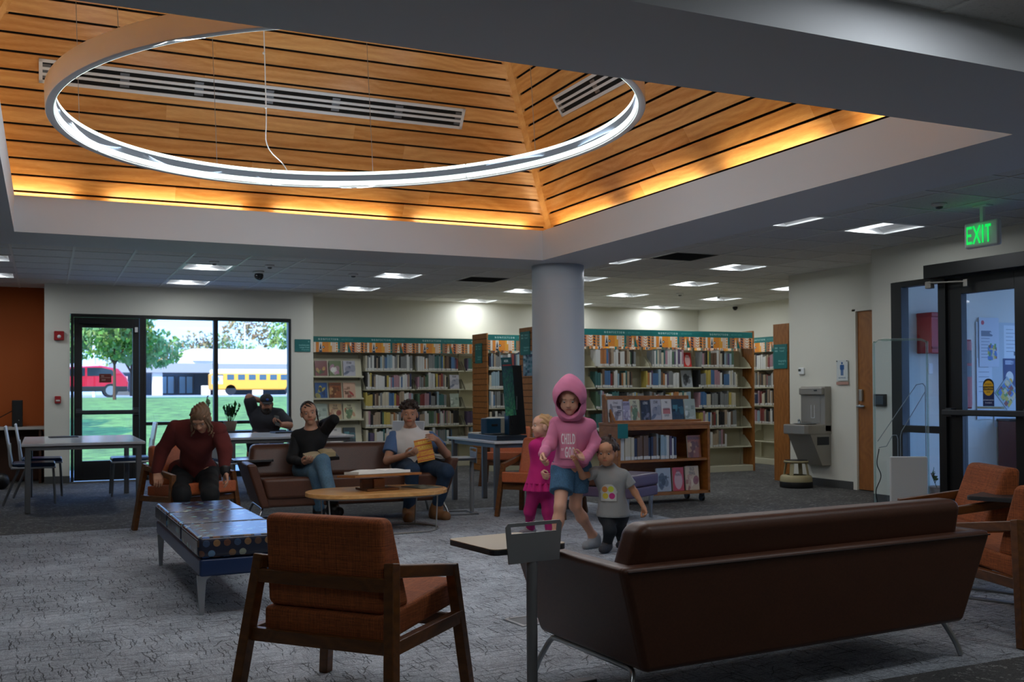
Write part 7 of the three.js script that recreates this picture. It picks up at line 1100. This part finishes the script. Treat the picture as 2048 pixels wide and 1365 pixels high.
// ---------- outside the window: path, rising lawn, street, car, school building, bus, trees ----------
{
  const gy = (z) => { const d = -z - 20; return d < 0 ? -0.12 : d < 32 ? -0.12 + 1.12 * (0.5 - 0.5 * Math.cos(d / 32 * PI)) : 1.0; };
  const strip = (x0, x1, z0, z1, n, lift = 0) => { const pos = [], idx = [], uv = []; for (let i = 0; i <= n; i++) { const z = lerp(z0, z1, i / n); for (const x of [x0, x1]) { pos.push(x, gy(z) + lift, z); uv.push(x / 3, z / 3); } } for (let i = 0; i < n; i++) { const a = i * 2; idx.push(a, a + 1, a + 3, a, a + 3, a + 2); } const g = new THREE.BufferGeometry(); g.setAttribute('position', new THREE.Float32BufferAttribute(pos, 3)); g.setAttribute('uv', new THREE.Float32BufferAttribute(uv, 2)); g.setIndex(idx); g.computeVertexNormals(); return g; };
  const grass = dataTex(512, 512, (u, v, i, j) => { const k = 0.75 + 0.35 * hash(i, j, 90) + 0.3 * (vnoise(u * 18, v * 18, 91, 18, 18) - 0.5) + 0.2 * (vnoise(u * 5, v * 5, 92, 5, 5) - 0.5); return [0.4 * k, 0.56 * k, 0.24 * k]; });
  const lawn = struct('floor', strip(-120, 140, -19, -56, 40), new THREE.MeshStandardMaterial({ map: grass, roughness: 1 })); lawn.userData.label = 'sloping green lawn outside the windows';
  struct('floor', bc(-40, 40, -0.4, -0.115, -19, -15.3), std(0xb5b2aa, 0.9));
  struct('floor', bc(-150, 170, 0.7, 1.0, -230, -56), std(0x9fa2a4, 0.9));
  struct('floor', bc(8, 60, -0.4, -0.1, -8.4, 20), std(0xa9a9a4, 0.9));
  // trees
  const leafG = new THREE.PlaneGeometry(1, 1);
  function tree(label, x, z, h, r, trunkH, col, n, s, y = gy(z)) {
    const t = thing('tree', label, 'tree', [x, y, z], 0, 'trees outside the windows'); reseed(s);
    part('trunk', [rod([0, 0, 0], [0, trunkH + 0.3, 0], 0.035 * h * 0.5, 0.02 * h * 0.5, 8), rod([0, trunkH * 0.8, 0], [r * 0.4, trunkH + r * 0.5, 0.1], 0.012 * h, 0.005 * h, 6), rod([0, trunkH * 0.8, 0], [-r * 0.4, trunkH + r * 0.6, -0.1], 0.012 * h, 0.005 * h, 6)], std(0x4b3d30, 0.9), t);
    const m = new THREE.InstancedMesh(leafG, phy({ color: 0xffffff, roughness: 0.8, side: THREE.DoubleSide, transmission: 0.25, thickness: 0 }), n), o = new THREE.Object3D(), c = new THREE.Color(); m.name = 'foliage'; m.userData.kind = 'stuff'; m.castShadow = m.receiveShadow = true;
    const blobs = Array.from({ length: 9 }, () => { const a = rnd() * 6.283, q = Math.sqrt(rnd()) * 0.62 * r; return [Math.cos(a) * q, trunkH + (h - trunkH) * rr(0.15, 0.82), Math.sin(a) * q, r * rr(0.32, 0.55)]; });
    for (let i = 0; i < n; i++) { const b = blobs[Math.floor(rnd() * 9)], u = rnd() * 2 - 1, a = rnd() * 6.283, q = Math.sqrt(1 - u * u), rad = b[3] * Math.cbrt(rr(0.35, 1)); o.position.set(b[0] + q * Math.cos(a) * rad, b[1] + u * rad * 0.85, b[2] + q * Math.sin(a) * rad); o.rotation.set(rnd() * 6, rnd() * 6, rnd() * 6); const sz = r * rr(0.06, 0.13); o.scale.set(sz, sz * 0.7, 1); o.updateMatrix(); m.setMatrixAt(i, o.matrix); c.set(col).offsetHSL(rr(-0.03, 0.03), rr(-0.1, 0.1), rr(-0.06, 0.06)); m.setColorAt(i, c); }
    t.add(m); return t;
  }
  tree('young tree on the lawn in front of the red car', 2.75, -47, 4.2, 1.9, 1.9, 0x6f9a4e, 2200, 1);
  tree('broad green tree behind the red car', 1.2, -75, 8.5, 4.2, 2.2, 0x5f8a4a, 2600, 2);
  tree('second green tree behind the red car', 6.0, -82, 7.5, 3.6, 2.2, 0x79a35c, 2200, 3);
  tree('shade tree beside the library casting its shadow on the lawn', -4.6, -25, 7, 3.2, 2.2, 0x55803f, 2600, 4);
  const far = [[9, 7.2, 0x7f9a66], [12.5, 8.4, 0x9a9a62], [16, 7.6, 0x7d9a70], [19.5, 8.8, 0x94875e], [23, 9.6, 0x86a468], [26.5, 11.5, 0xa08f5e], [30, 12.5, 0x7fa352], [34, 14, 0x8fb04e], [37.5, 13, 0x86a85a]];
  far.forEach(([x, h, c], i) => tree(['first', 'second', 'third', 'fourth', 'fifth', 'sixth', 'seventh', 'eighth', 'ninth'][i] + ' tree from the door side in the line beyond the school', x * 1.02, -142 - (i % 3) * 3, h, 4.2, 2, c, 900, 20 + i));
  // red car
  const car = thing('red_car', 'red sport utility car parked across the lawn', 'car', [1.75, 1.0, -57.5], 0.0), red = phy({ color: 0xa8122c, roughness: 0.25, clearcoat: 1 }), drk = std(0x16191c, 0.4), gl = std(0x22303a, 0.08);
  const prof = [[-2.25, 0.42], [-2.28, 0.75], [-2.15, 0.98], [-1.25, 1.08], [-0.6, 1.58], [0.9, 1.66], [1.75, 1.5], [2.15, 1.05], [2.25, 0.8], [2.22, 0.42]];
  part('body', extr(prof, 1.8, 0.08, [0, 0, -0.9]), red, car); part('side_window', extr([[-1.0, 1.1], [-0.5, 1.5], [0.15, 1.54], [0.15, 1.1]], 1.82, 0.01, [0, 0, -0.91]), gl, car); part('side_window', extr([[0.25, 1.1], [0.25, 1.54], [0.95, 1.54], [1.45, 1.42], [1.6, 1.12]], 1.82, 0.01, [0, 0, -0.91]), gl, car); part('lower_cladding', bx(4.4, 0.28, 1.83, 0, 0.45, 0, [0, 0, 0], 0.05), drk, car); part('roof_rail', [bx(1.9, 0.04, 0.04, 0.2, 1.68, 0.7), bx(1.9, 0.04, 0.04, 0.2, 1.68, -0.7)], MAT.whitePlastic, car); part('tail_lamp', bx(0.1, 0.2, 1.7, 2.16, 1.0, 0), std(0xc9a0a0, 0.3), car);
  for (const x of [-1.38, 1.38]) for (const z of [-0.8, 0.8]) { const w = part('wheel', cy(0.36, 0.36, 0.22, x, 0.36, z, [PI / 2, 0, 0], 24), drk, car); part('hub', cy(0.25, 0.25, 0.24, x, 0.36, z, [PI / 2, 0, 0], 10), MAT.steel, w); }
  // school building
  const s = thing('school_building', 'long pale school building with a flat canopy across the street', 'building', [17, 1.0, -112]), wh = std(0xf0efe9, 0.8), gr = std(0x8b939a, 0.8);
  part('canopy', bc(-11, 12, 2.25, 3.15, 0, 7), gr, s); part('upper_block', bc(-3.3, 12, 2.9, 4.75, -8, 4), wh, s); part('rear_wall', bc(-11, 12, 0, 2.4, -8, -1), std(0x5a646c, 0.8), s); part('penthouse', bc(-3.3, -1.2, 3.5, 4.3, 4, 4.4), std(0xd9dcd9, 0.8), s);
  for (const x of [-7.3, -1.2, 2.5, 6, 9.5]) part('pillar', bc(x, x + (x > -2 && x < 0 ? 1.6 : 0.9), 0, 2.3, 5.4, 6.4), wh, s);
  for (const x of [-6, -4.1]) { const d = part('door', bc(x, x + 1.6, 0, 2.05, -1, -0.9), std(0x30404c, 0.2), s); part('pane', bc(x + 0.15, x + 0.72, 0.2, 1.95, -0.9, -0.86), std(0x8fb6c9, 0.1), d); part('pane', bc(x + 0.88, x + 1.45, 0.2, 1.95, -0.9, -0.86), std(0x8fb6c9, 0.1), d); }
  part('service_box', bc(-2.6, -1.8, 0, 0.95, 5.5, 6.2), wh, s);
  // school bus
  const b = thing('school_bus', 'yellow and white school bus parked before the school', 'bus', [18.2, 1.0, -97]), yl = std(0xe0a63a, 0.4);
  part('body', bx(8.6, 1.55, 2.3, 0, 1.25, 0, [0, 0, 0], 0.15), yl, b); part('roof', bx(8.4, 0.5, 2.2, 0, 2.15, 0, [0, 0, 0], 0.2), wh, b); part('hood', bx(1.0, 0.9, 2.0, 4.6, 0.95, 0, [0, 0, 0], 0.1), yl, b); for (let k = 0; k < 7; k++) part('window', bx(0.62, 0.5, 0.04, -3.6 + k * 0.98, 1.65, 1.15), std(0x3d5a6a, 0.1), b); part('door', bx(0.9, 1.8, 0.05, 3.6, 1.3, 1.16), std(0x46687a, 0.15), b); for (const x of [-2.6, 2.9]) part('wheel', cy(0.48, 0.48, 0.3, x, 0.48, 1.0, [PI / 2, 0, 0], 20), drk, b);
  const pole = (label, x, z, h, arm) => { const t = thing('lamp_post', label, 'lamp post', [x, gy(z), z]); part('post', rod([0, 0, 0], [0, h, 0], 0.1, 0.07, 10), std(0xd7dadb, 0.5), t); part('arm', rod([0, h, 0], [arm, h + 0.15, 0], 0.05, 0.04, 8), std(0xd7dadb, 0.5), t); part('head', bx(0.6, 0.12, 0.25, arm, h + 0.12, 0, [0, 0, 0], 0.04), MAT.greyMetal, t); };
  pole('white lamp post behind the red car', 2.55, -62, 5.4, 0.8); pole('thin white pole above the school roof', 22, -125, 8.5, 1.0);
  const sign = thing('street_sign', 'small white sign post on the lawn by the school doors', 'sign', [13.2, 1.0, -88]); part('post', rod([0, 0, 0], [0, 1.2, 0], 0.04), MAT.steel, sign); part('board', bx(0.9, 0.7, 0.05, 0, 1.3, 0), wh, sign);
}
renderer.render(scene, camera);
